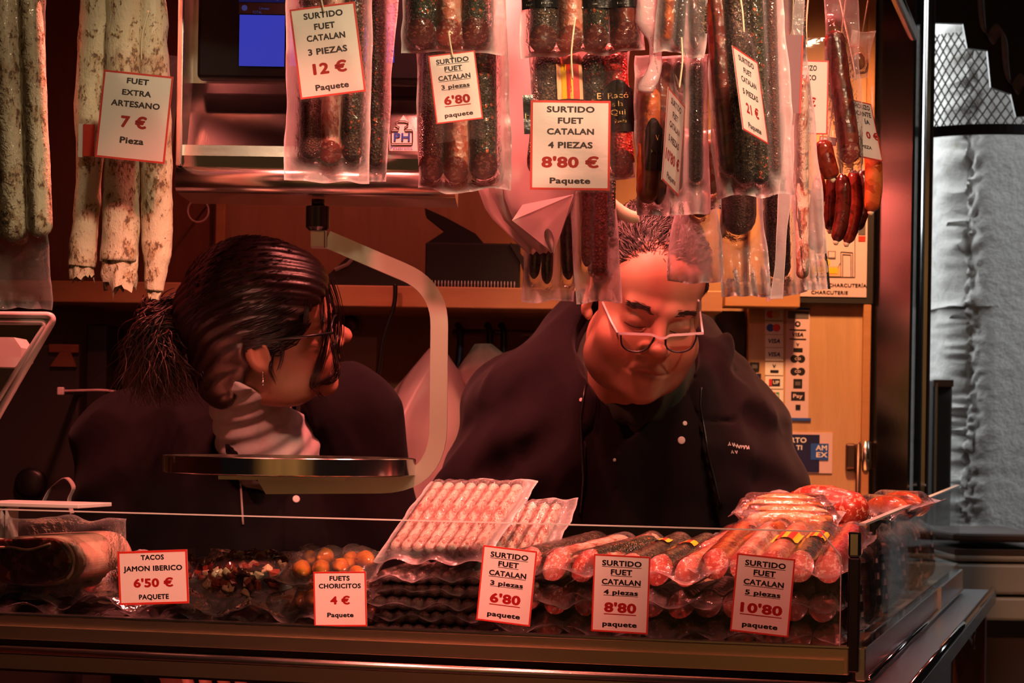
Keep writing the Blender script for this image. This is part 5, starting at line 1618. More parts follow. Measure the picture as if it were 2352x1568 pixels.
# -- left of it: three-piece packs
u3 = uu(1262, 1300, 0.06)
for li, zz in enumerate((1.2110, 1.2450, 1.2790)):
    top = li == 2
    lab = ['bottom three-piece sausage pack behind the counter 6,80 card', 'middle three-piece sausage pack behind the counter 6,80 card', 'top three-piece pack of pale cut sausages behind the counter 6,80 card'][li]
    mt = [('pepper', 'cut_pink'), ('fuet_pink', 'cut_pink'), ('herbs', 'cut_red')] if top else [('salami_pale', 'cut_pink'), ('pepper', 'cut_red'), ('herbs', 'cut_red')]
    sa = [(-0.038 + 0.039 * i, 0.0185, mt[i][0], 'cut', mt[i][1], 0.012, 0.024) for i in range(3)]
    lying_pack(lab, u3 + (0, 0.008, 0.0)[li], 0.028, zz + (0.004 if top else 0), 0.145, 0.20, sa, tilt=6 if top else 1, yaw=(4, -3, -12)[li], seed=161 + li * 3, warp=0.006, hem=0.008)
# -- stack of slim fuet packs
uf = uu(985, 1380, 0.05)
for li in range(5):
    zz = 1.2010 + li * 0.0165
    sa = [(-0.056 + 0.0160 * i, 0.0078, 'fuet_stick', 'round', '') for i in range(8)]
    lying_pack(['lowest', 'second lowest', 'middle', 'second highest', 'highest level'][li] + ' pack of thin pale fuets in the stack beside the 4 euro card', uf + 0.004 * math.sin(li * 2.1), 0.026 + 0.003 * (li % 2), zz, 0.150, 0.17, sa, tilt=1.0, yaw=(2, -3, 1, -2, 3)[li], seed=201 + li, hem=0.0045, hemf=9, ov=0.008, warp=0.003, group='slim fuet packs in the stack', wr=0.0010)
sa = [(-0.058 + 0.0165 * i, 0.0082, 'fuet_stick', 'round', '') for i in range(8)]
lying_pack('tilted top pack of thin pale fuets leaning on the stack', uf + 0.004, 0.030, 1.2880, 0.156, 0.165, sa, tilt=36, yaw=-14, seed=211, hem=0.004, hemf=9, ov=0.016, warp=0.003, group='slim fuet packs in the stack', wr=0.0010)
lying_pack('clear edged pack of fuets leaning behind the tilted pale fuet pack', uf + 0.062, 0.085, 1.2700, 0.150, 0.16, [(-0.05 + 0.0165 * i, 0.008, 'fuet_stick', 'round', '') for i in range(7)], tilt=34, yaw=-6, seed=213, hem=0.006, ov=0.02, group='slim fuet packs in the stack')

# -- orange packs
def blob_pack(label, u, vf, z, w, d, n, seed, tilt, yaw, mat='orange_pepper'):
    m = lying(u, vf, z, tilt, yaw) @ T((0, 0, d / 2))
    o = thing('pepper_pack', label, 'food pack', m, 'packs of orange peppers')
    rg = random.Random(seed); segs = []
    for i in range(n):
        a = -math.pi * 0.9 + i * 0.6
        x = -w * 0.30 + w * 0.60 * (i % 4) / 3 + rg.uniform(-0.004, 0.004); zz = -d * 0.18 + d * 0.30 * (i // 4) + rg.uniform(-0.004, 0.004)
        r = rg.uniform(0.0105, 0.0135); ln = rg.uniform(0.022, 0.034); an = rg.uniform(-0.9, 0.9)
        p, q = (x - math.sin(an) * ln / 2, zz + math.cos(an) * ln / 2), (x + math.sin(an) * ln / 2, zz - math.cos(an) * ln / 2)
        yy = -0.004 * (i % 3)
        add_sausage(o, (p[0], yy, p[1]), (q[0], yy, q[1]), r, mat, 'round', 'taper', seed=seed + i, name='pepper', bump=0.10)
        segs.append((p[0], p[1], q[0], q[1], r + 0.005))
    fl = Film(w, d, segs, seed, wr=0.003, hem=0.008, hemf=6, nmax=(36, 32), slope=0.8, clk=0.75)
    link('film', fl.mesh(M['film_case']), o)
blob_pack('upper pack of glossy orange peppers in film behind the 4 euro card', uu(765, 1290, 0.09), 0.045, 1.255, 0.125, 0.13, 8, 5, 16, 4)
blob_pack('lower pack of glossy orange peppers in film left of the 4 euro card', uu(690, 1380, 0.05), 0.026, 1.213, 0.115, 0.12, 8, 9, 20, -12)
lying_pack('flat sausage pack lying under the upper orange pepper pack', uu(775, 1400, 0.09), 0.07, 1.212, 0.13, 0.16, [(-0.04 + 0.027 * i, 0.0125, 'chorizo_orange', 'round', '') for i in range(4)], seed=221, tilt=2)
lying_pack('second flat sausage pack under the upper orange pepper pack', uu(770, 1400, 0.09), 0.08, 1.237, 0.13, 0.15, [(-0.04 + 0.027 * i, 0.0115, 'chorizo', 'round', '') for i in range(4)], seed=223, tilt=4, yaw=5)

# -- diced ham packs
def cube_mesh(seed, mat):
    rg = random.Random(seed)
    bm = bmesh.new(); bmesh.ops.create_cube(bm, size=1.0)
    for v in bm.verts: v.co = Vector((v.co.x * rg.uniform(0.7, 1.6), v.co.y * rg.uniform(0.6, 1.0), v.co.z * rg.uniform(0.6, 1.1))) * 0.0095 + Vector((rg.uniform(-1, 1), rg.uniform(-1, 1), rg.uniform(-1, 1))) * 0.0012
    bmesh.ops.bevel(bm, geom=list(bm.edges), offset=0.0012, segments=1, affect='EDGES')
    me = bpy.data.meshes.new('ham_cube'); bm.to_mesh(me); bm.free(); me.materials.append(mat)
    return me
CUBES = [cube_mesh(i, M[m_]) for i, m_ in enumerate(('ham_cube_dark', 'ham_cube_dark', 'ham_cube_black', 'ham_cube_fat', 'ham_cube_dark', 'ham_cube_black', 'ham_cube_fat'))]
def dice_pack(label, u, vf, z, w, d, n, seed, tilt, yaw):
    m = lying(u, vf, z, tilt, yaw) @ T((0, 0, d / 2))
    o = thing('diced_ham_pack', label, 'ham pack', m, 'packs of diced ham')
    rg = random.Random(seed)
    for i in range(n):
        a, q = rg.uniform(0, 6.28), math.sqrt(rg.random())
        x, zz = math.cos(a) * q * w * 0.38, math.sin(a) * q * d * 0.34
        y = -0.006 - 0.019 * (1 - q * q) ** 0.6 * rg.uniform(0.75, 1.0)
        c = link('ham_cube', CUBES[rg.randrange(len(CUBES))], o, T((x, y, zz)) @ Matrix.Rotation(rg.uniform(0, 6.28), 4, Vector((rg.uniform(-1, 1), rg.uniform(-1, 1), rg.uniform(-1, 1))).normalized()))
    fl = Film(w, d, [(-w * 0.14, 0, w * 0.14, 0, 0.028)], seed, wr=0.004, hem=0.008, hemf=5, nmax=(44, 44), slope=0.7, warp=0.008, clk=0.86)
    link('film', fl.mesh(M['film_case']), o)
dice_pack('pack of glossy diced ham right of the TACOS card', uu(556, 1300, 0.07), 0.030, 1.222, 0.150, 0.155, 130, 3, 24, 3)
dice_pack('pack of diced ham half hidden behind the TACOS card', uu(345, 1300, 0.08), 0.040, 1.220, 0.160, 0.150, 110, 8, 22, -4)
lying_pack('flat vacuum pack of dark meat under the diced ham', uu(560, 1410, 0.06), 0.026, 1.204, 0.15, 0.14, [(-0.035 + 0.035 * i, 0.011, 'ham_cube_dark', 'round', '') for i in range(3)], seed=231, tilt=1, yaw=8, hem=0.008)
lying_pack('crumpled flat pack of dark meat under the TACOS card', uu(340, 1410, 0.06), 0.024, 1.204, 0.16, 0.14, [(-0.035 + 0.035 * i, 0.011, 'ham_cube_black', 'round', '') for i in range(3)], seed=233, tilt=1, yaw=-6, hem=0.009)

# -- ham block
c = CUV(95, 1335, 0.05)
hm = thing('ham_block', 'vacuum packed block of dark cured ham with a white fat rim at the left', 'ham', CMAT @ T((c[0], 0.05, 0)))
def ham_outline(k=1.0, dx=0.0, dz=0.0):
    pts = [(0, 1340), (-40, 1326), (-70, 1290), (-60, 1250), (-20, 1236), (60, 1232), (130, 1230), (165, 1242), (186, 1275), (188, 1305), (170, 1330), (120, 1345), (60, 1346)]
    q = [CUV(x, y, 0.05) for x, y in pts]
    cx_ = sum(p[0] for p in q) / len(q); cz_ = sum(p[2] for p in q) / len(q)
    pl = smooth_path([Vector((cx_ + (p[0] - cx_) * k - c[0] + dx, 0, cz_ + (p[2] - cz_) * k + dz)) for p in q + [q[0]]], 5)[:-1]
    return [(p.x, p.z) for p in pl]
def slab(outl, y0, y1, mat, name, parent, bev=0.004):
    n = len(outl); cx_ = sum(p[0] for p in outl) / n; cz_ = sum(p[1] for p in outl) / n
    vs, fs = [], []
    prof = [(0.93, y0), (0.985, y0 + bev * 0.4), (1.0, y0 + bev), (1.0, y1 - bev), (0.96, y1)]
    for s, y in prof: vs += [(cx_ + (x - cx_) * s, y, cz_ + (z_ - cz_) * s) for x, z_ in outl]
    for j in range(len(prof) - 1):
        for i in range(n):
            i2 = (i + 1) % n
            fs.append((j * n + i, (j + 1) * n + i, (j + 1) * n + i2, j * n + i2))
    fs.append(tuple(range(n))); fs.append(tuple(reversed(range((len(prof) - 1) * n, len(prof) * n))))
    return MB().add(vs, fs).build(name, mat, parent, smooth=False)
slab(ham_outline(1.0), 0.0, 0.16, M['ham_fat'], 'fat', hm, 0.008)
slab(ham_outline(0.915, -0.006, 0.0), -0.004, 0.02, M['ham_meat'], 'meat', hm, 0.003)
arc = [CUV(x, y, 0.05) for x, y in ((150, 1246), (166, 1262), (173, 1285), (170, 1310), (158, 1328))]
MB().tube(smooth_path([Vector((p[0] - c[0], -0.0045, p[2])) for p in arc], 6), 0.0022, 8).build('fat_seam', M['ham_fat'], hm, smooth=True)
arc = [CUV(x, y, 0.05) for x, y in ((-60, 1262), (20, 1256), (70, 1262), (120, 1248))]
MB().tube(smooth_path([Vector((p[0] - c[0], -0.0045, p[2])) for p in arc], 6), 0.0018, 8).build('fat_seam', M['ham_fat'], hm, smooth=True)
w_, h_ = 0.20, 0.105
fl = Film(w_, h_, [], 241, wr=0.0032, warp=0.010, puff=0.014, nmax=(50, 34))
cc = CUV(100, 1280, 0.05)
link('film', fl.mesh(M['film_clear']), hm, T((cc[0] - c[0] + 0.012, 0.004, cc[2])))
q = CUV(60, 1375, 0.04)
lying_pack('crumpled vacuum pack of ham slices under the ham block at the left', uu(60, 1400, 0.05), 0.022, 1.206, 0.22, 0.15, [(-0.07, 0.012, 'ham_cube_dark', 'round', ''), (-0.02, 0.013, 'ham_cube_black', 'round', ''), (0.04, 0.012, 'ham_cube_dark', 'round', '')], seed=243, tilt=2, yaw=5, hem=0.012, wr=0.003, mat='film_clear')
lying_pack('flat vacuum pack of ham slices directly beneath the ham block', uu(110, 1380, 0.07), 0.040, 1.226, 0.20, 0.15, [(-0.06, 0.010, 'ham_cube_dark', 'round', ''), (0.0, 0.011, 'ham_cube_fat', 'round', ''), (0.05, 0.010, 'ham_cube_dark', 'round', '')], seed=245, tilt=2, yaw=-4, hem=0.010, wr=0.003, mat='film_clear')

# -- goods further back on the right
for li in range(4):
    lying_pack(['lowest', 'second lowest', 'third', 'uppermost'][li] + ' flat sausage pack in the rear stack beside the side glass', uu(1800, 1250, 0.30), 0.265, 1.212 + 0.034 * li, 0.19, 0.20,
               [(-0.066 + 0.033 * i, 0.016, ('pepper', 'herbs', 'salami_pale', 'chorizo', 'fuet_pink')[(i + li) % 5], 'round', '') for i in range(5)], seed=251 + li, tilt=1, group='rear stack of packs')
def cross_pack(label, px0, px1, py, v, rad, n, mat, seed, tilt=0, yaw=0, cat='sausage pack', film_='film_case', name='sausage_pack'):
    """sausages lying along the counter"""
    a, b = CUV(px0, py, v), CUV(px1, py, v)
    w = b[0] - a[0]; d = n * rad * 2 + 0.05
    m = CMAT @ T(((a[0] + b[0]) / 2, v, (a[2] + b[2]) / 2)) @ rot('Z', yaw) @ rot('X', tilt) @ Matrix(((1, 0, 0, 0), (0, 0, 1, 0), (0, -1, 0, 0), (0, 0, 0, 1)))
    o = thing(name, label, cat, m, 'rear stack of packs')
    segs = []
    for i in range(n):
        zz = (i - (n - 1) / 2) * rad * 2
        add_sausage(o, (-w / 2 + 0.012, 0, zz), (w / 2 - 0.012, 0, zz + 0.002), rad, mat, 'taper', 'taper', seed=seed + i)
        segs.append((-w / 2 + 0.018, zz, w / 2 - 0.018, zz, rad))
    fl = Film(w, d, segs, seed, hem=0.006, nmax=(44, 30), wr=0.002)
    link('film', fl.mesh(M[film_]), o)
    return o
cross_pack('pack of long pale orange sausages lying across the top rear', 1695, 1930, 1196, 0.275, 0.0165, 2, 'longaniza', 261, tilt=12, yaw=-3)
cross_pack('upper pack of pale orange sausages lying crosswise at the rear', 1690, 1905, 1168, 0.33, 0.0165, 2, 'longaniza', 263, tilt=10, yaw=-6)
cross_pack('dark red chorizo sticks lying at the rear near the column', 1975, 2130, 1160, 0.62, 0.017, 2, 'chorizo_orange', 265, yaw=-30, tilt=10)
# speckled chorizo slab
a, b = CUV(1812, 1150, 0.42), CUV(2000, 1150, 0.42)
o = thing('chorizo_slab', 'thick speckled red chorizo half lying behind the orange sausage packs', 'sausage', CMAT @ T(((a[0] + b[0]) / 2, 0.42, CUV(1900, 1160, 0.42)[2])) @ rot('Y', 12) @ rot('Z', -10), 'rear stack of packs')
v, f, cut = sausage_data(b[0] - a[0], 0.026, 'round', 'taper', seed=3.3, bump=0.08)
link('body', new_mesh('body', v, f, True, [M['chorizo_slab']]), o, rot('Y', 90) @ rot('X', 0) @ T((0, 0, (b[0] - a[0]) / 2)))
MB().box((-0.035, 0.0, -0.055), (0.11, 0.08, 0.06), bev=0.004).build('wrapped_base', M['chorizo_dark'], o)
dm = MB()
dm.lathe([(0.026, 0), (0.025, 0.008), (0.020, 0.016), (0.010, 0.021), (0.001, 0.023)], 20)
a = CUV(1790, 1146, 0.40)
o = thing('domed_wrapper', 'small domed clear plastic wrapper at the top rear of the goods', 'wrapper', CMAT @ T((a[0], 0.40, a[2] - 0.010)), None)
dm.build('dome', M['bag_clear'], o, smooth=True)
# curled film pack left of the stack rear
lying_pack('pack with a curled clear flap at the left rear of the big stack', uu(1640, 1220, 0.16), 0.12, 1.292, 0.10, 0.16, [(-0.022, 0.015, 'salami_pale', 'cut', 'cut_pink'), (0.016, 0.015, 'chorizo_orange', 'cut', 'cut_red')], seed=271, tilt=14, yaw=-24, hem=0.012)

# -- packs standing behind the side glass
rg = random.Random(12)
MT = ['salami_pale', 'pepper', 'chorizo', 'herbs', 'fuet_pink', 'chorizo_dark', 'pepper_red', 'nearly_black', 'chorizo']
NTH = ['first', 'second', 'third', 'fourth', 'fifth', 'sixth', 'seventh', 'eighth', 'ninth']
for i in range(9):
    v0 = 0.075 + i * 0.155
    ht = 0.118 - 0.004 * (i % 3)
    m = CMAT @ T((-0.034 - 0.008 * (i % 2), v0 + 0.06, TRAY + 0.004 + ht / 2)) @ rot('Z', 90) @ rot('X', -6)
    o = thing('upright_pack', NTH[i] + ' upright sausage pack along the side glass counted from the black post', 'sausage pack', m, 'packs standing along the side glass')
    segs = []
    for q in range(3):
        x = -0.042 + 0.042 * q
        add_sausage(o, (x, 0, ht / 2 - 0.016), (x, 0, -ht / 2 + 0.012), 0.016, MT[(i + q) % 9], 'round', 'round', seed=i + q * 1.3)
        segs.append((x, ht / 2 - 0.024, x, -ht / 2 + 0.02, 0.016))
    fl = Film(0.142, ht + 0.012, segs, 300 + i, wr=0.002, hem=0.006, nmax=(34, 34))
    link('film', fl.mesh(M['film_case']), o)
    lb = patch(fl, 0.026, 0.052, -0.040, 0.030, M['pink_sticker'], 'paper_label', o, 4, 6)
    for q in range(3):
        patch(fl, 0.031, 0.045, -0.032 + q * 0.022, -0.020 + q * 0.022, M['ink'], 'printed_square', lb, 2, 2, eps=0.0020)
# ------------------------------------------------------------------ things on and under the wall shelf
def bb(px0, py0, px1, py1, Y): 
    a, b = P(px0, py1, Y), P(px1, py0, Y)
    return a, b
sz = P(1080, 656, 3.80).z
zs = zs1                          # shelf top
a, b = bb(976, 560, 1196, 655, 3.82)
o = thing('card_file_box', 'black open box file standing on the wooden shelf', 'box', T(((a.x + b.x) / 2, 3.87, zs)))
w = b.x - a.x; h = b.z - zs
MB().box((0, 0, h / 2), (w, 0.11, h), bev=0.003).build('body', M['black_matte'], o)
lid = MB().prism([(-w * 0.5, h), (w * 0.12, h), (w * 0.02, h + 0.018), (-w * 0.3, h + 0.045), (-w * 0.52, h + 0.060), (-w * 0.51, h + 0.048), (-w * 0.30, h + 0.022)], -0.03, 0.03).build('open_lid', M['black_matte'], o)
MB().prism([(w * 0.38, h * 0.98), (w * 0.50, h * 0.6), (w * 0.58, 0.01), (w * 0.62, 0.01), (w * 0.54, h * 0.7), (w * 0.40, h * 1.02)], -0.058, -0.050).build('side_strap', M['black_plastic'], o)
a, b = bb(985, 641, 1190, 655, 3.76)
o = thing('spiral_notebook', 'flat notebook with a white spiral binding lying before the black box', 'notebook', T(((a.x + b.x) / 2, 3.765, zs)))
w = b.x - a.x
MB().box((0, 0.0, 0.004), (w, 0.060, 0.007), bev=0.001).build('pages', M['black_matte'], o)
for i in range(26):
    x = -w / 2 + 0.006 + (w - 0.012) * i / 25
    if i == 0: coil = MB().tube([Vector((0, -0.030 + 0.005 * math.cos(t), 0.0055 + 0.005 * math.sin(t))) for t in np.linspace(0, 6.28, 9)[:-1]], 0.0008, 4, closed=True).mesh('coil', M['pale_plastic'])
    link('coil', coil, o, T((x, 0, 0)))
a, b = bb(752, 590, 990, 655, 3.82)
o = thing('label_printer', 'black wedge shaped label printer on the shelf behind the woman', 'printer', T(((a.x + b.x) / 2, 3.86, zs)))
w = b.x - a.x; h = P(800, 588, 3.82).z - zs
MB().prism([(-w / 2, 0), (w / 2, 0), (w / 2, h * 0.2), (w * 0.1, h * 0.55), (-w * 0.22, h), (-w * 0.30, h * 0.95), (-w / 2, h * 0.35)], -0.06, 0.06).build('body', M['black_plastic'], o)
MB().tube([Vector((-w * 0.42, -0.062, h * 0.55)), Vector((-w * 0.30, -0.062, h * 0.72)), Vector((-w * 0.22, -0.062, h * 1.0))], 0.0035, 6).build('trim_line', M['grey_plastic'], o)
pth = smooth_path([P(x, y, 3.70) for x, y in ((908, 652), (905, 700), (880, 780), (868, 860), (850, 905), (810, 940))], 8)
o = thing('power_cable', 'thin black cable hanging from the shelf beside the steel scale arm', 'cable', T(pth[0]))
MB().tube([p - pth[0] for p in pth], 0.0038, 8).build('cord', M['black_plastic'], o, smooth=True)
# notice sheet, wall knob
a, b = bb(776, 772, 862, 935, WY)
MB().box(((a.x + b.x) / 2, WY + 0.026, (a.z + b.z) / 2), (b.x - a.x, 0.002, b.z - a.z), rot('Y', 1.5)).build('notice_sheet', M['pink_sticker'], label='blank pale mauve paper sheet pinned on the wall behind the woman', cat='paper')
q = P(805, 742, WY)
o = thing('wall_hook', 'small round metal hook on the wall above the paper sheet', 'hook', T((q.x, WY + 0.028, q.z)))
MB().lathe([(0.010, 0), (0.010, -0.012), (0.015, -0.020), (0.013, -0.032), (0.004, -0.036)], 16, 'Y').build('knob', M['dark_metal'], o, smooth=True)
MB().lathe([(0.020, 0), (0.020, -0.004)], 16, 'Y').build('rosette', M['dark_metal'], o)
# coat rail with hooks
ra, rb = P(1040, 762, 3.90), P(1300, 766, 3.90)
o = thing('coat_rail', 'dark metal coat rail with hooks under the shelf', 'coat rail', T(ra))
MB().tube([Vector((0, 0, 0)), rb - ra], 0.0055, 8).build('bar', M['dark_metal'], o, smooth=True)
for px in (1050, 1118, 1150):
    q = P(px, 764, 3.90) - ra
    MB().tube(smooth_path([q + Vector((0, -0.008, 0.014)), q + Vector((0.006, -0.016, 0.0)), q + Vector((0.004, -0.016, -0.05)), q + Vector((-0.004, -0.02, -0.09))], 5), 0.006, 6).build('hook', M['navy'] if px == 1050 else M['black_plastic'], o, smooth=True)
for px in (1044, 1296):
    q = P(px, 764, 3.90) - ra
    MB().tube([q, q + Vector((0, 0.15, 0))], 0.005, 8).build('bracket', M['dark_metal'], o, smooth=True)

def draped(label, name, cat, outl, Y, mat, seed, depth=0.10, folds=5.0, amp=0.012, group=None):
    """hanging cloth/bag body: left/right edge polylines swept into a folded closed volume"""
    Lp, Rp = outl
    n, m_ = 26, 28
    c = P(Lp[0][0], Lp[0][1], Y)
    vs, fs = [], []
    def samp(pl, t):
        d = [0]
        for i in range(1, len(pl)): d.append(d[-1] + math.hypot(pl[i][0] - pl[i - 1][0], pl[i][1] - pl[i - 1][1]))
        return np.interp(t * d[-1], d, [p[0] for p in pl]), np.interp(t * d[-1], d, [p[1] for p in pl])
    for j in range(n + 1):
        t = j / n
        lx, ly = samp(Lp, t); rx_, ry_ = samp(Rp, t)
        a, b = P(lx, ly, Y) - c, P(rx_, ry_, Y) - c
        for i in range(m_):
            an = 2 * math.pi * i / m_
            s = 0.5 - 0.5 * math.cos(an)
            q = a + (b - a) * s
            f_ = amp * math.sin(folds * an + seed + t * 2.0) * min(1, t * 3) + 0.6 * amp * float(vnoise(s * 6 + seed, t * 5, an))
            q.y += -math.sin(an) * (depth * (0.4 + 0.6 * min(1, t * 2.5)) + f_)
            vs.append(q)
    for j in range(n):
        for i in range(m_):
            i2 = (i + 1) % m_
            fs.append((j * m_ + i, (j + 1) * m_ + i, (j + 1) * m_ + i2, j * m_ + i2))
    fs.append(tuple(reversed(range(m_)))[::-1]); fs.append(tuple(range(n * m_, (n + 1) * m_))[::-1])
    o = thing(name, label, cat, T(c), group)
    MB().add(vs, fs).build('body', mat, o, smooth=True)
    return o
draped('large pale plastic sack hanging behind the scale arm between the sellers', 'plastic_sack', 'plastic bag', ([(985, 800), (900, 900), (862, 960), (870, 1100), (880, 1330)], [(1020, 800), (1060, 860), (1085, 960), (1075, 1100), (1070, 1330)]), 3.80, M['bag_white'], 2, 0.07)
draped('dusky coat hanging from the rail beside the man', 'hanging_coat', 'coat', ([(1090, 790), (1048, 850), (1040, 960), (1030, 1330)], [(1130, 790), (1180, 830), (1200, 960), (1200, 1330)]), 3.86, M['coat_grey'], 5, 0.06)

# dark fittings at the left
a, b = bb(-60, 790, 182, 1330, 3.75)
o = thing('bread_slicer', 'dark bulky machine standing at the left behind the counter', 'machine', T(((a.x + b.x) / 2, 3.86, 0.12)))
w = b.x - a.x; zt_ = b.z - 0.12
MB().box((0, 0, zt_ / 2), (w, 0.20, zt_), bev=0.006).build('body', M['dark_board'], o)
q = P(145, 800, 3.75) - Vector(((a.x + b.x) / 2, 3.86, 0.12))
MB().box((q.x, -0.102, q.z), (70 * sc(3.75), 0.012, 20 * sc(3.75)), bev=0.002).build('handle_plate', M['wood_red'], o)
MB().prism([(q.x - 0.022, q.z - 0.030), (q.x + 0.022, q.z - 0.030), (q.x + 0.012, q.z - 0.006), (q.x - 0.004, q.z - 0.004)], -0.108, -0.098).build('handle', M['wood_red'], o)
q = P(70, 1110, 3.75) - Vector(((a.x + b.x) / 2, 3.86, 0.12))
MB().lathe([(0.026, -0.002), (0.026, -0.012), (0.020, -0.016)], 20, 'Y').build('dial', M['black_plastic'], o, T((q.x, -0.10, q.z)), smooth=True)
a, b = bb(184, 715, 242, 1330, 3.80)
MB().box(((a.x + b.x) / 2, 3.90, b.z / 2 + 0.05), (b.x - a.x, 0.16, b.z - 0.14), bev=0.003).build('tall_cabinet', M['dark_board'], label='narrow dark cabinet standing right of the dark machine', cat='cabinet')
pth = smooth_path([P(x, y, 3.62) for x, y in ((140, 898), (180, 897), (230, 896), (270, 900), (330, 910))], 6)
o = thing('white_cable', 'thin pale cable with a small plug at the left behind the woman', 'cable', T(pth[0]))
MB().tube([p - pth[0] for p in pth], 0.0022, 8).build('cord', M['coat_grey'], o, smooth=True)
MB().box((0, 0, 0), (0.011, 0.011, 0.013), bev=0.002).build('plug', M['pale_plastic'], o)
MB().box((0, 0.08, 0), (0.008, 0.16, 0.008)).build('socket', M['black_plastic'], o)
pth = smooth_path([P(x, y, 3.30) for x, y in ((96, 1160), (112, 1128), (130, 1110), (152, 1098), (168, 1120), (158, 1148), (165, 1180))], 6)
o = thing('strap', 'short pale strap looping above the counter edge at the left', 'strap', T(pth[0]))
vs, fs = [], []
for i, p in enumerate(pth):
    for d in ((0, -0.012, 0), (0, 0.012, 0), (0.0012, 0.012, 0.0012), (0.0012, -0.012, 0.0012)): vs.append(p - pth[0] + Vector(d))
for i in range(len(pth) - 1):
    for q in range(4):
        x_, y_ = i * 4 + q, i * 4 + (q + 1) % 4
        fs.append((x_, y_, y_ + 4, x_ + 4))
MB().add(vs, fs).build('band', M['coat_grey'], o, smooth=False)
pth = [P(455 + 24 * math.cos(t), 484 + 26 * math.sin(t), 3.9) for t in np.linspace(0, 2 * math.pi, 25)[:-1]]
o = thing('rubber_ring', 'thin pale rubber ring hanging on the red panel below the scale display', 'ring', T(pth[0]))
MB().tube([p - pth[0] for p in pth], 0.0016, 6, closed=True).build('loop', M['pink_sticker'], o, smooth=True)
MB().tube([Vector((-0.018, 0, 0.020)), Vector((-0.018, 0.13, 0.022))], 0.002, 6).build('peg', M['dark_metal'], o)

# slanted guard with a rounded chrome frame at the left
gy = 3.02
fr = round_path([P(x, y, gy) for x, y in ((-160, 722), (128, 724), (-60, 1050))], [0.014], 10)
c = P(60, 800, gy)
o = thing('slicer_guard', 'slanted transparent guard with a rounded pale frame at the left edge', 'guard', T(c))
inner = round_path([P(x, y, gy) for x, y in ((-160, 738), (108, 740), (-75, 1035))], [0.010], 10)
for pp, r_ in ((fr, 0.0050), (inner, 0.0040)):
    MB().tube([p - c for p in pp], r_, 10).build('frame', M['pale_plastic'], o, smooth=True)
vs = [p - c for p in fr]; n = len(vs)
i2 = [p - c for p in inner]
MB().add(vs + i2, [(i, i + 1, n + i + 1, n + i) for i in range(n - 1)]).build('rim', M['grey_plastic'], o, smooth=True)
MB().add(i2, [tuple(range(len(i2)))]).build('pane', M['glass'], o)
a, b = bb(-80, 776, 56, 842, 3.10)
MB().prism([(a.x - c.x, a.z - c.z), (b.x - c.x - 0.008, a.z - c.z), (b.x - c.x, a.z - c.z + 0.008), (b.x - c.x, b.z - c.z - 0.014), (b.x - c.x - 0.010, b.z - c.z), (a.x - c.x, b.z - c.z)], 0.06, 0.14).build('motor_block', M['pale_plastic'], o)
MB().tube([Vector((-0.10, 0.10, -0.01)), Vector((-0.10, 0.10, TRAY + 0.0 - c.z))], 0.012, 10).build('stand', M['dark_metal'], o)

# ------------------------------------------------------------------ poster, stickers, latch on the orange panel
WF = WY - 0.020
def sheet_at(name, label, cat, px0, py0, px1, py1, mat, th=0.002, y=WF, group=None):
    a, b = bb(px0, py0, px1, py1, y)
    o = MB().box((0, 0, 0), (b.x - a.x, th, b.z - a.z)).build(name, mat, None, T(((a.x + b.x) / 2, y - th / 2, (a.z + b.z) / 2)), label=label, cat=cat, group=group)
    return o
def on(o, px, py, y=WF):
    q = P(px, py, y) - o.location
    return q.x, q.z
kw_ = sc(WF)
po = sheet_at('framed_poster', 'black framed pink poster with a shop drawing and CHARCUTERÍA lettering', 'poster', 1790, 440, 2005, 695, M['black_matte'], 0.016)
a, b = bb(1800, 450, 1990, 681, WF)
MB().box(((a.x + b.x) / 2 - po.location.x, -0.0085, (a.z + b.z) / 2 - po.location.z), (b.x - a.x, 0.002, b.z - a.z)).build('print', M['pink_sticker'], po)
tx = MB()
x, z = on(po, 1898, 656); put_text(tx, 'XARCUTERIA / CHARCUTERÍA', x, z, 178 * kw_, 8 * kw_, -0.0102, 0.02)
x, z = on(po, 1902, 673); put_text(tx, 'CHARCUTERIE', x, z, 84 * kw_, 8 * kw_, -0.0102, 0.02)
tx.build('lettering', M['ink'], po)
def rect(o, px0, py0, px1, py1, mat, name, y=-0.0102, th=0.0006):
    x0, z1 = on(o, px0, py0); x1, z0 = on(o, px1, py1)
    return MB().box(((x0 + x1) / 2, y, (z0 + z1) / 2), (x1 - x0, th, z1 - z0)).build(name, mat, o)
rect(po, 1862, 612, 1928, 636, M['orange_fill'], 'drawn_counter'); rect(po, 1862, 616, 1920, 630, M['ink_yellow'], 'drawn_counter_front', -0.0108)
rect(po, 1868, 588, 1884, 594, M['ink_grey'], 'drawn_sign'); rect(po, 1898, 578, 1916, 596, M['ink_grey'], 'drawn_screen'); rect(po, 1900, 580, 1914, 593, M['pink_sticker'], 'drawn_screen_face', -0.0108)
x, z = on(po, 1893, 604); MB().lathe([(0.0075, 0), (0.0075, -0.0008)], 16, 'Y').build('drawn_head', M['ink_yellow'], po, T((x, -0.0100, z)))
for px in (1872, 1880): rect(po, px, 600, px + 5, 614, M['card_red'], 'drawn_ham')
tx = MB()
for pts in (((1928, 580), (1928, 637)), ((1928, 580), (1955, 582)), ((1955, 582), (1955, 637)), ((1932, 637), (1932, 586)), ((1932, 586), (1951, 587)), ((1951, 587), (1951, 637)), ((1858, 637), (1960, 638)), ((1858, 636), (1868, 600)), ((1920, 620), (1926, 606)), ((1960, 490), (1960, 637))):
    p, q = on(po, *pts[0]), on(po, *pts[1])
    tx.tube([Vector((p[0], -0.0102, p[1])), Vector((q[0], -0.0102, q[1]))], 0.0006, 4)
tx.build('drawn_lines', M['ink'], po)
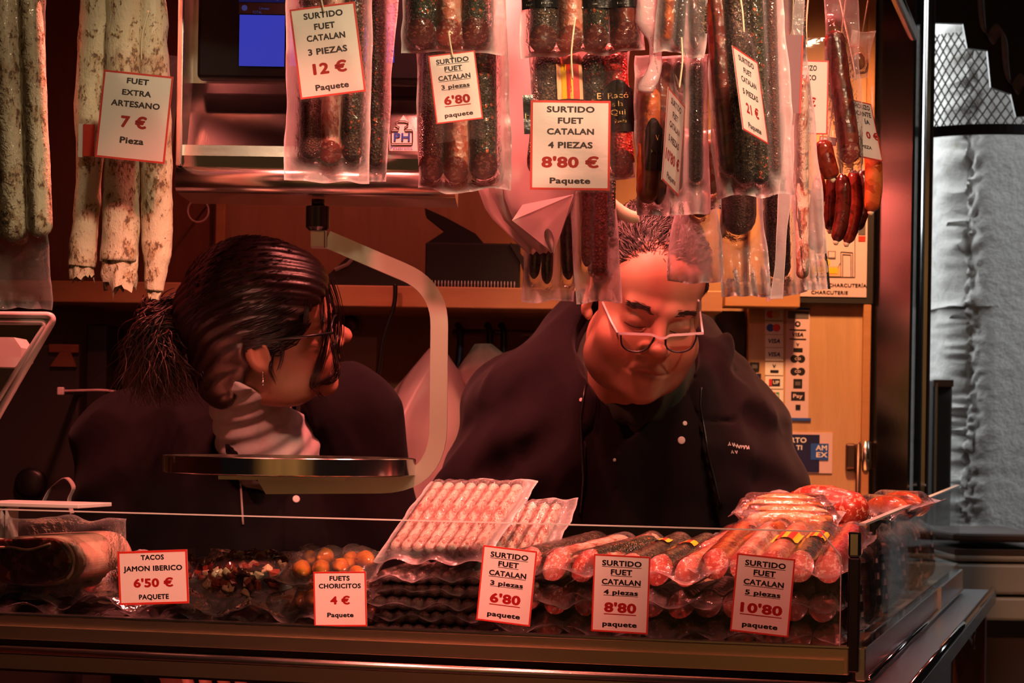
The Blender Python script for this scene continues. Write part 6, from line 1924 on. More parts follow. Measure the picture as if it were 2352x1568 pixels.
rect(po, 1968, 512, 1984, 541, M['ink_grey'], 'corner_mark'); rect(po, 1968, 544, 1984, 556, M['card_red'], 'corner_mark')

SG_ = 'payment stickers on the orange panel'
# left column of small stickers
def logo_text(o, s, px, py, w, h, mat, name='lettering', shear=0.0, y=-0.0018):
    tx = MB(); x, z = on(o, px, py); put_text(tx, s, x, z, w * kw_, h * kw_, y, 0.03, shear=shear); return tx.build(name, mat, o)
def disc(o, px, py, r, mat, name='disc', y=-0.0014, sx=1.0):
    x, z = on(o, px, py)
    return MB().add([(x + r * kw_ * math.cos(t) * sx, y, z + r * kw_ * math.sin(t)) for t in np.linspace(0, 2 * math.pi, 21)[:-1]], [tuple(range(20))]).build(name, mat, o)
rows = [(708, 735, 'sticker with faded red circles at the top of the small sticker column'), (738, 767, 'sticker with a blue and a red overlapping circle'), (769, 797, 'upper of the two small VISA stickers'), (799, 828, 'lower of the two small VISA stickers'),
        (832, 861, 'small sticker with a V mark over a black bar'), (864, 892, 'small sticker with a red and black slanted mark'), (895, 922, 'small sticker with three coloured bars'), (926, 958, 'blank pink sticker at the foot of the small column')]
for i, (y0, y1, lb) in enumerate(rows):
    o = sheet_at('payment_sticker', lb, 'sticker', 1757, y0, 1799, y1, M['paper'] if i < 7 else M['pink_sticker'], group=SG_)
    cy_ = (y0 + y1) / 2
    if i == 0: disc(o, 1769, cy_, 9, M['card_red']); disc(o, 1782, cy_, 9, M['orange_fill'], y=-0.0018)
    elif i == 1: disc(o, 1769, cy_, 9, M['ink_blue']); disc(o, 1783, cy_, 9, M['card_red'], y=-0.0018)
    elif i in (2, 3): logo_text(o, 'VISA', 1778, cy_, 29, 10, M['navy'], shear=0.2)
    elif i == 4: logo_text(o, 'V', 1778, cy_ - 6, 8, 8, M['ink']); rect(o, 1769, cy_ + 3, 1788, cy_ + 9, M['ink'], 'bar', -0.0015)
    elif i == 5: rect(o, 1766, cy_ - 8, 1773, cy_ + 8, M['card_red'], 'bar', -0.0015); rect(o, 1773, cy_ - 8, 1791, cy_ + 8, M['ink'], 'bar', -0.0015); logo_text(o, 'UP', 1782, cy_, 14, 8, M['ink_white'], y=-0.0022)
    elif i == 6:
        for q, mt in enumerate(('ink', 'card_red', 'ink_green')): rect(o, 1766 + q * 8, cy_ - 8, 1773 + q * 8, cy_ + 8, M[mt], 'bar', -0.0015)
        logo_text(o, 'JCB', 1778, cy_, 20, 7, M['ink_white'], y=-0.0022)
o = sheet_at('payment_sticker', 'tall pink strip sticker with payment marks and blue ends', 'sticker', 1802, 706, 1860, 966, M['pink_sticker'], group=SG_)
rect(o, 1802, 706, 1860, 712, M['ink_blue'], 'blue_end', -0.0015); rect(o, 1802, 959, 1862, 966, M['ink_blue'], 'blue_end', -0.0015)
rect(o, 1809, 714, 1857, 732, M['ink_grey'], 'grey_field', -0.0013, 0.0004)
disc(o, 1832, 744, 6.5, M['ink']); disc(o, 1832, 744, 3, M['pink_sticker'], y=-0.0018)
rect(o, 1813, 756, 1851, 759, M['ink'], 'bar', -0.0015); rect(o, 1813, 777, 1851, 780, M['ink'], 'bar', -0.0015)
logo_text(o, 'VISA', 1832, 768, 27, 9, M['ink'], shear=0.2); logo_text(o, 'V', 1832, 791, 7, 7, M['ink']); rect(o, 1822, 799, 1843, 808, M['ink'], 'bar', -0.0015)
for yy in (824, 853):
    for s in (-1, 1): disc(o, 1832 + s * 8, yy, 9, M['ink'])
    logo_text(o, 'CD', 1832, yy, 14, 6, M['pink_sticker'], y=-0.0022)
rect(o, 1822, 870, 1842, 891, M['ink'], 'block', -0.0015); rect(o, 1826, 876, 1838, 885, M['ink_grey'], 'block_face', -0.0020)
rect(o, 1817, 899, 1848, 919, M['ink'], 'block', -0.0015); logo_text(o, 'Pay', 1832, 909, 22, 9, M['pink_sticker'], y=-0.0022)
rect(o, 1827, 929, 1838, 941, M['ink'], 'block', -0.0015)
o = sheet_at('payment_sticker', 'small dark blue sticker corner below the small sticker column', 'sticker', 1770, 961, 1803, 977, M['ink_blue'], group=SG_)
logo_text(o, 'dat', 1793, 968, 14, 6, M['ink_white'])
o = sheet_at('payment_sticker', 'black square sticker beside the shoulder of the man', 'sticker', 1722, 832, 1744, 851, M['ink'], group=SG_)
rect(o, 1727, 837, 1739, 846, M['ink_grey'], 'block_face', -0.0015)
o = sheet_at('payment_sticker', 'dark blue square sticker beside the shoulder of the man', 'sticker', 1722, 858, 1748, 878, M['navy'], group=SG_)
o = sheet_at('payment_sticker', 'navy and pink sticker reading ABIERTO PARA TI with a card logo', 'sticker', 1740, 994, 1912, 1084, M['pink_sticker'], group=SG_)
rect(o, 1740, 996, 1881, 1084, M['navy'], 'navy_field', -0.0015)
logo_text(o, 'ABIERTO', 1814, 1010, 76, 12, M['ink_white'], y=-0.0024); logo_text(o, 'PARA TI', 1812, 1027, 60, 11, M['ink_white'], y=-0.0024)
rect(o, 1862, 1018, 1902, 1056, M['ink_blue'], 'logo_field', -0.0022)
logo_text(o, 'AM', 1886, 1028, 26, 12, M['ink_white'], y=-0.0030); logo_text(o, 'EX', 1887, 1044, 26, 12, M['ink_white'], y=-0.0030)
disc(o, 1820, 1066, 9, M['ink_green'], y=-0.0024)
# latch
q = P(1967, 1048, WF)
o = thing('door_bolt', 'metal door bolt with a vertical rod on the orange panel', 'bolt', T((q.x, WF, q.z)))
MB().box((-0.011, -0.006, 0), (0.018, 0.010, 0.046), bev=0.004).build('plate', M['dark_metal'], o)
MB().box((0.014, -0.006, 0.002), (0.022, 0.010, 0.050), bev=0.004).build('plate', M['dark_metal'], o)
MB().lathe([(0.007, -0.024), (0.008, 0.0), (0.007, 0.028)], 12).build('barrel', M['steel'], o, T((0.014, -0.012, 0)), smooth=True)
MB().tube([Vector((0.001, -0.014, 0.022)), Vector((0.001, -0.014, -0.22))], 0.0042, 8).build('rod', M['dark_metal'], o, smooth=True)
# dark panel between the shelf and the orange door
a, b = bb(1606, 714, 1712, 1200, WY)
MB().box(((a.x + b.x) / 2, WY + 0.018, (a.z + b.z) / 2), (b.x - a.x, 0.024, b.z - a.z)).build('dark_hatch', M['black_matte'], label='black hatch in the wall behind the shoulder of the man', cat='hatch')
# ------------------------------------------------------------------ people
from mathutils.bvhtree import BVHTree

class Body(Sdf):
    def __init__(self, lo, hi, h):
        super().__init__(lo, hi, h)
        self.W = (self.X, self.Y, self.Z)
    def use(self, m=None):
        if m is None: self.X, self.Y, self.Z = self.W; return self
        i = np.array(m.inverted())
        x, y, z = self.W
        self.X = (i[0, 0] * x + i[0, 1] * y + i[0, 2] * z + i[0, 3]).astype(np.float32)
        self.Y = (i[1, 0] * x + i[1, 1] * y + i[1, 2] * z + i[1, 3]).astype(np.float32)
        self.Z = (i[2, 0] * x + i[2, 1] * y + i[2, 2] * z + i[2, 3]).astype(np.float32)
        return self

def head_sdf(s, fat=1.0, nose=1.0, male=True):
    """head in local coordinates: face -Y, up Z, origin between the ears"""
    s.add(s.ell((0, 0.014, 0.045), (0.078, 0.099, 0.087)), 0.001)
    s.add(s.ell((0, -0.028, -0.042), (0.064 * fat, 0.070, 0.084)), 0.030)
    s.add(s.ell((0, -0.052, 0.052), (0.058, 0.040, 0.048)), 0.030)
    for q in (-1, 1):
        s.add(s.ell((q * 0.040 * fat, -0.060, -0.040), (0.030 * fat, 0.030, 0.034)), 0.020)
        s.add(s.ell((q * 0.044 * fat, -0.022, -0.080), (0.026 * fat, 0.045, 0.030)), 0.026)
        s.add(s.cap((q * 0.042, -0.078, 0.021), (q * 0.012, -0.092, 0.020), 0.0085, 0.0095), 0.014)
    s.add(s.ell((0, -0.081, -0.104), (0.025, 0.019, 0.020)), 0.022)
    if fat > 1: s.add(s.ell((0, -0.034, -0.100), (0.050, 0.046, 0.024)), 0.030)
    s.add(s.ell((0, -0.078, -0.068), (0.031, 0.023, 0.026)), 0.018)
    for q in (-1, 1):
        s.sub(s.ell((q * 0.032, -0.103, 0.001), (0.021, 0.0155, 0.0120)), 0.012)
        s.add(s.ell((q * 0.033, -0.0765, -0.0020), (0.0175, 0.0150, 0.0125)), 0.006)
        s.sub(s.cap((q * 0.019, -0.0945, -0.0055), (q * 0.046, -0.0885, -0.0050), 0.0011, 0.0011), 0.002)
    nz = -0.031
    s.add(s.cap((0, -0.090, 0.010), (0, -0.112 * nose, nz + 0.002), 0.0080, 0.0115), 0.012)
    s.add(s.ell((0, -0.1155 * nose, nz), (0.0130, 0.0120, 0.0110)), 0.006)
    for q in (-1, 1):
        s.add(s.ell((q * 0.0145, -0.102, nz - 0.004), (0.0090, 0.0105, 0.0085)), 0.005)
        s.sub(s.ell((q * 0.0068, -0.1115, nz - 0.011), (0.0040, 0.0060, 0.0032)), 0.003)
        s.add(s.cap((q * 0.0255, -0.0895, -0.0695), (0, -0.1000, -0.0650), 0.0036, 0.0052), 0.005)
        s.add(s.cap((q * 0.0220, -0.0900, -0.0770), (0, -0.0975, -0.0785), 0.0042, 0.0062), 0.005)
    for q in (-1, 1):
        s.sub(s.cap((q * 0.0270, -0.0945, -0.0735), (0, -0.1045, -0.0715), 0.0012, 0.0024), 0.003)
        s.sub(s.cap((q * 0.0235, -0.1010, -0.044), (q * 0.0330, -0.0930, -0.070), 0.0016, 0.0020), 0.008)
    for q in (-1, 1):
        R = np.array((Matrix.Rotation(math.radians(q * 22), 3, 'Z') @ Matrix.Rotation(math.radians(-12), 3, 'X')))
        e = s.ell((q * 0.080, 0.016, -0.004), (0.0085, 0.0195, 0.0320), R)
        e = smax(e, -s.ell((q * 0.0905, 0.012, 0.000), (0.0085, 0.0120, 0.0200), R), 0.004)
        e = smin(e, s.ell((q * 0.079, 0.006, -0.004), (0.006, 0.004, 0.008)), 0.004)
        e = smin(e, s.ell((q * 0.077, 0.004, -0.030), (0.0055, 0.008, 0.009)), 0.005)
        s.add(e, 0.006)

def tint(me, pts_local, base=(1, 1, 1), lips=(0.72, 0.50, 0.50), stubble=0.0):
    ca = me.color_attributes.new('tint', 'FLOAT_COLOR', 'POINT')
    n = len(pts_local)
    col = np.ones((n, 4), np.float32)
    x, y, z = pts_local[:, 0], pts_local[:, 1], pts_local[:, 2]
    d = ((x / 0.024) ** 2 + ((z + 0.0725) / 0.0115) ** 2)
    m = np.clip(1.25 - d, 0, 1) * (y < -0.07)
    for i in range(3): col[:, i] *= 1 - m * (1 - lips[i])
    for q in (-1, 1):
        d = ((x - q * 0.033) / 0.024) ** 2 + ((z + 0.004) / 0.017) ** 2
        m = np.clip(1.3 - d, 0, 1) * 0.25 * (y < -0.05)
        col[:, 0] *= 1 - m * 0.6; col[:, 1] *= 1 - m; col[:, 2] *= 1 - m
        d = ((x - q * 0.045) / 0.03) ** 2 + ((z + 0.04) / 0.03) ** 2
        m = np.clip(1.2 - d, 0, 1) * 0.2 * (y < -0.02)
        col[:, 1] *= 1 - m; col[:, 2] *= 1 - m
    if stubble:
        m = np.clip((-(z + 0.045)) / 0.02, 0, 1) * np.clip((-y - 0.0) / 0.03, 0, 1) * stubble
        for i in range(3): col[:, i] *= 1 - m * (0.9, 0.8, 0.75)[i]
    ca.data.foreach_set('color', col.ravel())

def join_meshes(parts):
    vs, fs, o = [], [], 0
    for v, f in parts:
        vs.append(v); fs.append(f + o); o += len(v)
    return np.concatenate(vs), np.concatenate(fs)

def caster(v, f):
    t = BVHTree.FromPolygons([tuple(q) for q in v], [tuple(int(i) for i in q) for q in f])
    def hit(px, py):
        r = ray(px, py).normalized()
        h = t.ray_cast(Vector((0, 0, ZC)), r)
        return h[0], h[1]
    return hit

def strand_mesh(strands, radius, sides=3):
    """strands: list of (n,3) arrays -> one mesh of tapered tubes"""
    vs, fs, o = [], [], 0
    for s in strands:
        n = len(s)
        t = np.gradient(s, axis=0); t /= np.linalg.norm(t, axis=1)[:, None] + 1e-9
        ref = np.array([0.31, -0.87, 0.38])
        a = np.cross(t, ref); a /= np.linalg.norm(a, axis=1)[:, None] + 1e-9
        b = np.cross(t, a)
        w = radius * np.interp(np.linspace(0, 1, n), [0, 0.15, 0.7, 1], [0.6, 1, 0.9, 0.15])
        for k in range(sides):
            an = 2 * math.pi * k / sides
            vs.append(s + (a * math.cos(an) + b * math.sin(an)) * w[:, None])
        i = np.arange(n - 1)
        for k in range(sides):
            k2 = (k + 1) % sides
            fs.append(np.stack([o + k * n + i, o + k2 * n + i, o + k2 * n + i + 1, o + k * n + i + 1], 1))
        o += sides * n
    return np.concatenate(vs), np.concatenate(fs)

def W3(px, py, Y): return tuple(P(px, py, Y))
def fold(s, amp, f1, f2, seed=0.0):
    k = np.abs(s.F) < 0.04
    X, Y, Z = s.X[k], s.Y[k], s.Z[k]
    n = vnoise(X * f1 + seed, Y * f1, Z * f2) + 0.5 * vnoise(X * f1 * 2.3 + seed, Y * f1 * 2.3, Z * f2 * 2.1)
    s.F[k] += (amp * n).astype(np.float32)

def ridge(s, amp, f1, f2, seed=0.0):
    k = np.abs(s.F) < 0.04
    X, Y, Z = s.X[k], s.Y[k], s.Z[k]
    n = np.abs(vnoise(X * f1 + seed + 0.6 * Z * f2, Y * f1, Z * f2 - 0.5 * X * f1))
    s.F[k] += (amp * (n * 2.2 - 0.8)).astype(np.float32)

def px_of(s):
    """pixel coordinates of each grid point"""
    d0x = s.W[0] / s.W[1]; d0z = (s.W[2] - ZC) / s.W[1]
    dx = CR * d0x + SR * d0z; dy = -SR * d0x + CR * d0z
    return CX + dx * F_PX, CY - (dy - SHY) * F_PX

def in_poly(px, py, poly):
    ins = np.zeros(px.shape, bool)
    n = len(poly)
    for i in range(n):
        x0, y0 = poly[i]; x1, y1 = poly[(i + 1) % n]
        if y0 == y1: continue
        c = ((y0 > py) != (y1 > py)) & (px < (x1 - x0) * (py - y0) / (y1 - y0) + x0)
        ins ^= c
    return ins

def finger_hand(s, wrist, m, side=1, curl=0.5, scale=1.0):
    """hand in local frame m: fingers to -Z, palm to +Y, thumb to side*X; adds to the body field"""
    s.use(m)
    k = scale
    s.add(s.ell((0, 0, -0.040 * k), (0.040 * k, 0.015 * k, 0.048 * k)), 0.010)
    s.use(m)
    for i, (x, ln) in enumerate(((-0.034, 0.060), (-0.0115, 0.074), (0.0125, 0.079), (0.0355, 0.070))):
        x *= side * k
        a = np.array([x, 0, -0.080 * k]); p = [a]
        an = 0.15
        for j, f in enumerate((0.45, 0.32, 0.23)):
            an += curl * (0.5 if j == 0 else 0.7)
            p.append(p[-1] + ln * k * f * np.array([x * 0.6, math.sin(an), -math.cos(an)]))
        f = s.chain([np.array([x * 0.8, 0, -0.045 * k])] + p, [0.0095 * k, 0.0088 * k, 0.0082 * k, 0.0076 * k, 0.0064 * k], 0.003)
        s.add(f, 0.0025)
    th = s.chain([(side * 0.028 * k, 0.006, -0.020 * k), (side * 0.048 * k, 0.016, -0.046 * k), (side * 0.054 * k, 0.026, -0.072 * k), (side * 0.050 * k, 0.034, -0.092 * k)], [0.013 * k, 0.0115 * k, 0.0098 * k, 0.0078 * k], 0.004)
    s.add(th, 0.006)
    s.use()

def hand_frame(pos, direction, palm):
    z = -Vector(direction).normalized(); y = Vector(palm); y = (y - z * y.dot(z)).normalized(); x = y.cross(z)
    return Matrix(((x.x, y.x, z.x, pos.x), (x.y, y.y, z.y, pos.y), (x.z, y.z, z.z, pos.z), (0, 0, 0, 1)))

def loose_legs(s, hipL, hipR, z0):
    for h in (hipL, hipR):
        s.add(s.cap(h, (h[0], h[1] + 0.01, z0 + 0.50), 0.095, 0.068), 0.03)
        s.add(s.cap((h[0], h[1] + 0.01, z0 + 0.50), (h[0], h[1] + 0.02, z0 + 0.09), 0.066, 0.052), 0.02)

# ================================================================== the man
def make_man():
    Yh = 3.24
    R = Matrix.Rotation(math.radians(14), 4, 'Z') @ Matrix.Rotation(math.radians(7), 4, 'Y') @ Matrix.Rotation(math.radians(22), 4, 'X') @ Matrix.Scale(0.98, 4)
    nose_l = Vector((0, -0.128, -0.031))
    H = T(P(1516, 812, Yh - 0.12) - (R @ nose_l)) @ R
    root = thing('person', 'man in a black jacket and half rim glasses looking down behind the counter', 'person', T((P(1440, 1200, 3.42).x, 3.46, 0.12)))
    def w2r(v): return v - np.array(root.location)
    # ---- head and neck, fine
    c = H.translation
    s = Body((c.x - 0.17, c.y - 0.20, c.z - 0.30), (c.x + 0.17, c.y + 0.24, c.z + 0.16), 0.0024)
    s.use(H); head_sdf(s, fat=1.085)
    nb = H @ Vector((0, 0.040, -0.070))
    s.use()
    base = P(1455, 960, 3.42)
    s.add(s.cap(tuple(nb), tuple(base), 0.060, 0.066), 0.018)
    s.add(s.ell(tuple(P(1460, 1010, 3.44)), (0.14, 0.085, 0.07)), 0.03)
    hv, hf = s.mesh()
    # ---- coarse trunk, arms and hands
    b = Body((c.x - 0.45, 2.95, 0.12), (c.x + 0.42, 3.72, 1.60), 0.012)
    b.add(b.ell(tuple(P(1440, 1100, 3.47)), (0.165, 0.105, 0.22)), 0.02)
    b.add(b.ell((P(1440, 1090, 3.46).x, 3.48, 1.02), (0.18, 0.13, 0.20)), 0.05)
    hx = P(1440, 1090, 3.46).x
    loose_legs(b, (hx - 0.10, 3.48, 0.95), (hx + 0.10, 3.48, 0.95), 0.12)
    for sx in (-1, 1): b.add(b.ell((hx + sx * 0.10, 3.43, 0.165), (0.048, 0.13, 0.045)), 0.03)
    shL, shR = P(1195, 955, 3.46), P(1655, 975, 3.46)
    elL, elR = P(1092, 1250, 3.40), P(1765, 1250, 3.40)
    wrL, wrR = Vector((P(1290, 1300, 3.24).x, 3.20, 1.20)), Vector((P(1600, 1300, 3.24).x, 3.20, 1.20))
    for sh, el, wr in ((shL, elL, wrL), (shR, elR, wrR)):
        b.add(b.cap(tuple(sh), tuple(el), 0.055, 0.042), 0.03); b.add(b.cap(tuple(el), tuple(wr), 0.042, 0.030), 0.02)
    tv, tf = b.mesh()
    hands = []
    for wr, sd in ((wrL, 1), (wrR, -1)):
        hs_ = Body((wr.x - 0.09, wr.y - 0.16, wr.z - 0.09), (wr.x + 0.09, wr.y + 0.05, wr.z + 0.08), 0.004)
        m = T(wr) @ rot('X', -78) @ rot('Z', 180)
        hs_.add(hs_.cap(tuple(wr), tuple(wr + Vector((0, 0.03, 0.0))), 0.028, 0.030), 0.01)
        finger_hand(hs_, wr, m, sd, 0.6)
        hands.append(hs_.mesh())
    v, f = join_meshes([(hv, hf), (tv, tf)] + hands)
    me = new_mesh('body', w2r(v), f, True, [M['skin_man']])
    Hi = np.array(H.inverted())
    loc = v @ Hi[:3, :3].T + Hi[:3, 3]
    tint(me, loc, stubble=0.22)
    link('body', me, root)
    hit_face = caster(hv, hf)
    # ---- trousers
    t_ = Body((hx - 0.30, 3.28, 0.12), (hx + 0.30, 3.70, 1.14), 0.014)
    t_.add(t_.ell((hx, 3.48, 1.02), (0.200, 0.150, 0.16)), 0.05)
    for h in ((hx - 0.10, 3.48, 0.95), (hx + 0.10, 3.48, 0.95)):
        t_.add(t_.cap(h, (h[0], h[1] + 0.01, 0.62), 0.110, 0.084), 0.04); t_.add(t_.cap((h[0], h[1] + 0.01, 0.62), (h[0], h[1] + 0.02, 0.20), 0.084, 0.074), 0.03)
    fold(t_, 0.008, 14, 9, 3)
    v, f = t_.mesh(); link('trousers', new_mesh('trousers', w2r(v), f, True, [M['trousers']]), root)
    # ---- clothes
    def torso(s, off):
        s.add(s.ell(tuple(P(1440, 1110, 3.46)), (0.205 + off, 0.140 + off, 0.30 + off)), 0.02)
        s.add(s.ell((hx, 3.48, 1.10), (0.205 + off, 0.155 + off, 0.22)), 0.06)
        s.add(s.cap(tuple(P(1385, 860, 3.47)), tuple(P(1255, 915, 3.48)), 0.066 + off, 0.068 + off), 0.05)
        s.add(s.cap(tuple(P(1515, 870, 3.47)), tuple(P(1600, 935, 3.48)), 0.062 + off, 0.064 + off), 0.05)
        s.add(s.ell(tuple(P(1440, 1000, 3.44)), (0.19 + off, 0.125 + off, 0.14)), 0.04)
    lo, hi = (hx - 0.42, 2.98, 1.02), (hx + 0.40, 3.74, 1.66)
    # shirt
    s = Body((hx - 0.2, 3.20, 1.30), (hx + 0.2, 3.66, 1.62), 0.0045)
    torso(s, -0.012)
    s.add(s.cap(tuple(base), tuple(P(1452, 890, 3.44)), 0.078, 0.070), 0.03)
    px, py = px_of(s)
    s.sub(s.cap(tuple(P(1455, 940, 3.42)), tuple(P(1462, 800, 3.34)), 0.064, 0.075), 0.006)
    v_cut = in_poly(px, py, [(1412, 935), (1520, 928), (1466, 1012)]) & (s.W[1] < 3.40)
    s.F = np.where(v_cut, np.maximum(s.F, 0.006), s.F)
    ring = [P(1338, 800, 3.44), P(1346, 860, 3.39), P(1385, 915, 3.335), P(1420, 938, 3.315), P(1464, 948, 3.305), P(1510, 934, 3.315), P(1548, 890, 3.345), P(1570, 830, 3.40)]
    for i in range(len(ring) - 1): s.add(s.cap(tuple(ring[i]), tuple(ring[i + 1]), 0.011, 0.011, flat=(1, 1, 1.7)), 0.010)
    v, f = s.mesh(); link('shirt', new_mesh('shirt', w2r(v), f, True, [M['green_shirt']]), root)
    # chef coat
    s = Body((hx - 0.26, 3.20, 1.02), (hx + 0.26, 3.66, 1.62), 0.0050)
    torso(s, 0.0)
    s.add(s.cap(tuple(P(1440, 960, 3.43)), tuple(P(1448, 870, 3.45)), 0.098, 0.094), 0.03)
    px, py = px_of(s)
    flap = in_poly(px, py, [(1546, 880), (1410, 1052), (1418, 1300), (1700, 1300), (1640, 900)]) & (s.W[1] < 3.45)
    s.F = s.F - np.where(flap, 0.0055, 0).astype(np.float32)
    coll = in_poly(px, py, [(1340, 840), (1372, 860), (1440, 1010), (1410, 1052), (1360, 960)]) & (s.W[1] < 3.45)
    s.F = s.F - np.where(coll, 0.004, 0).astype(np.float32)
    fold(s, 0.005, 10, 5, 1.0); ridge(s, 0.006, 12, 5, 3.0)
    s.sub(s.cap(tuple(P(1455, 980, 3.42)), tuple(P(1464, 800, 3.35)), 0.076, 0.092), 0.006)
    vc = in_poly(px, py, [(1372, 840), (1388, 910), (1440, 1012), (1500, 960), (1560, 840)]) & (s.W[1] < 3.42)
    s.F = np.where(vc, np.maximum(s.F, 0.006), s.F)
    cv, cf = s.mesh(); link('chef_coat', new_mesh('chef_coat', w2r(cv), cf, True, [M['chef_coat']]), root)
    # jacket
    s = Body(lo, hi, 0.0052)
    torso(s, 0.016)
    shL2, shR2 = P(1192, 950, 3.47), P(1655, 975, 3.47)
    s.add(s.cap(tuple(shL2), tuple(P(1088, 1190, 3.42)), 0.088, 0.078), 0.05)
    s.add(s.cap(tuple(P(1088, 1190, 3.42)), tuple(elL), 0.078, 0.070), 0.02)
    s.add(s.cap(tuple(elL), tuple(wrL + Vector((-0.03, 0.03, 0))), 0.066, 0.046), 0.03)
    s.add(s.cap(tuple(shR2), tuple(P(1748, 1190, 3.42)), 0.086, 0.076), 0.05)
    s.add(s.cap(tuple(elR), tuple(P(1748, 1190, 3.42)), 0.068, 0.076), 0.02)
    s.add(s.cap(tuple(elR), tuple(wrR + Vector((0.03, 0.03, 0))), 0.066, 0.046), 0.03)
    fold(s, 0.008, 8, 4.5, 5.0); ridge(s, 0.010, 9, 5, 2.0); ridge(s, 0.004, 20, 10, 7.0)
    # diagonal drag folds on the sleeves
    px, py = px_of(s)
    wv = np.sin((px * 0.55 + py) * 0.045) * np.clip((1330 - px) / 150, 0, 1) + np.sin((-px * 0.4 + py) * 0.05) * np.clip((px - 1640) / 120, 0, 1)
    s.F = s.F + (0.0050 * wv).astype(np.float32)
    pocket = in_poly(px, py, [(1600, 962), (1724, 968), (1724, 974), (1600, 968)]) & (s.W[1] < 3.45)
    s.F = s.F + np.where(pocket, 0.004, 0).astype(np.float32)
    s.sub(s.cap(tuple(P(1452, 1000, 3.43)), tuple(P(1464, 790, 3.35)), 0.084, 0.096), 0.008)
    opening = in_poly(px, py, [(1352, 860), (1338, 960), (1345, 1100), (1335, 1400), (1668, 1400), (1652, 1180), (1618, 1040), (1600, 930), (1604, 860)]) & (s.W[1] < 3.46)
    s.F = np.where(opening, np.maximum(s.F, 0.005), s.F)
    ring = [P(1346, 930, 3.315), P(1322, 880, 3.36), P(1304, 815, 3.42), P(1316, 748, 3.50), P(1420, 735, 3.57), P(1540, 750, 3.56), P(1622, 790, 3.49), P(1640, 845, 3.39), P(1606, 905, 3.335)]
    for i in range(len(ring) - 1): s.add(s.cap(tuple(ring[i]), tuple(ring[i + 1]), 0.013, 0.013, flat=(1, 1, 2.6)), 0.016)
    s.add(s.cap(tuple(P(1640, 850, 3.38)), tuple(P(1672, 800, 3.40)), 0.011, 0.010, flat=(1, 1, 2.4)), 0.02)
    jv, jf = s.mesh(); link('jacket', new_mesh('jacket', w2r(jv), jf, True, [M['fleece']]), root)
    hitc, hitj = caster(cv, cf), caster(jv, jf)
    O = np.array(root.location)
    def stud(hit, px, py, r, mat='snap'):
        p, n = hit(px, py)
        if p is None: return
        q = n.to_track_quat('Z', 'Y').to_matrix().to_4x4()
        MB().lathe([(r, -0.001), (r, 0.001), (r * 0.75, 0.0022), (r * 0.45, 0.0012), (r * 0.25, 0.0018)], 14).build('snap_button', M[mat], root, T(p - root.location) @ q, smooth=True)
    stud(hitc, 1565, 1011, 0.0058); stud(hitc, 1412, 1056, 0.0024); stud(hitc, 1573, 972, 0.0035); stud(hitj, 1335, 918, 0.003)
    # embroidery strokes
    em = MB()
    rg = random.Random(4)
    for x in (1672, 1682, 1690, 1698, 1706, 1714):
        pts = []
        for k_ in range(5):
            p, n = hitj(x + k_ * 1.6, 1020 + (x - 1672) * 0.2 + 5 * math.sin(k_ * 2.1 + x))
            if p is not None: pts.append(p + n * 0.0008 - root.location)
        if len(pts) > 2: em.tube(pts, 0.0006, 4)
    for x in (1680, 1688):
        pts = []
        for k_ in range(4):
            p, n = hitj(x + k_ * 1.8, 1038 + 4 * math.sin(k_ * 2.1 + x))
            if p is not None: pts.append(p + n * 0.0008 - root.location)
        if len(pts) > 2: em.tube(pts, 0.0006, 4)
    if em.v: em.build('embroidery', M['ink_white'], root, kind='stuff')
    # zip edges along the jacket opening
    for poly in (((1352, 880), (1340, 960), (1346, 1100), (1338, 1195)), ((1604, 890), (1602, 930), (1620, 1040), (1654, 1180))):
        pts = []
        for i in range(len(poly) - 1):
            for k_ in range(8):
                t = k_ / 8
                x = poly[i][0] + (poly[i + 1][0] - poly[i][0]) * t; y = poly[i][1] + (poly[i + 1][1] - poly[i][1]) * t
                p, n = hitj(x + (-7 if poly[0][0] < 1400 else 7), y)
                if p is not None: pts.append(p + Vector((0, -0.001, 0)) - root.location)
        if len(pts) > 3: MB().tube(pts, 0.0022, 6).build('zip_edge', M['black_plastic'], root, smooth=True)

    # ---- hair
    s = Body((c.x - 0.14, c.y - 0.16, c.z - 0.10), (c.x + 0.14, c.y + 0.18, c.z + 0.18), 0.003)
    s.use(H)
    s.add(s.ell((0, 0.018, 0.048), (0.083, 0.104, 0.094)), 0.001)
    fold(s, 0.004, 60, 60)
    ax = np.abs(s.X)
    line = 0.084 - 1.05 * (s.Y + 0.080) + 0.35 * np.maximum(ax - 0.025, 0) - 0.5 * np.maximum(ax - 0.066, 0)
    s.F = smax(s.F, ((line - s.Z) * 0.7 + 0.002 * np.sin(s.X * 700) * np.cos(s.Y * 500)).astype(np.float32), 0.004)
    s.use()
    v, f = s.mesh()
    ho = link('hair', new_mesh('hair', w2r(v), f, True, [M['hair_black']]), root)
    rg = np.random.RandomState(5)
    loc = v @ Hi[:3, :3].T + Hi[:3, 3]
    pick = rg.choice(len(v), 6500)
    dark, grey = [], []
    Hm = np.array(H)
    for q in pick:
        p = loc[q].copy()
        cen = np.array([0, 0.018, 0.048])
        nrm = (p - cen) / np.array([0.083, 0.104, 0.094]) ** 2; nrm /= np.linalg.norm(nrm)
        d = np.array([0.35 + 0.45 * math.sin(p[0] * 90 + p[1] * 60) + 0.2 * rg.randn(), 0.75 + 0.25 * rg.randn(), 0.1 * rg.randn()])
        if abs(p[0]) > 0.06: d = np.array([0, 0.7, -0.7]) + 0.2 * rg.randn(3)
        d -= nrm * d.dot(nrm); d /= np.linalg.norm(d) + 1e-9
        ln = rg.uniform(0.016, 0.030) * (0.6 if abs(p[0]) > 0.065 else 1)
        pts = []; side = np.cross(nrm, d); cw = rg.uniform(-0.006, 0.006)
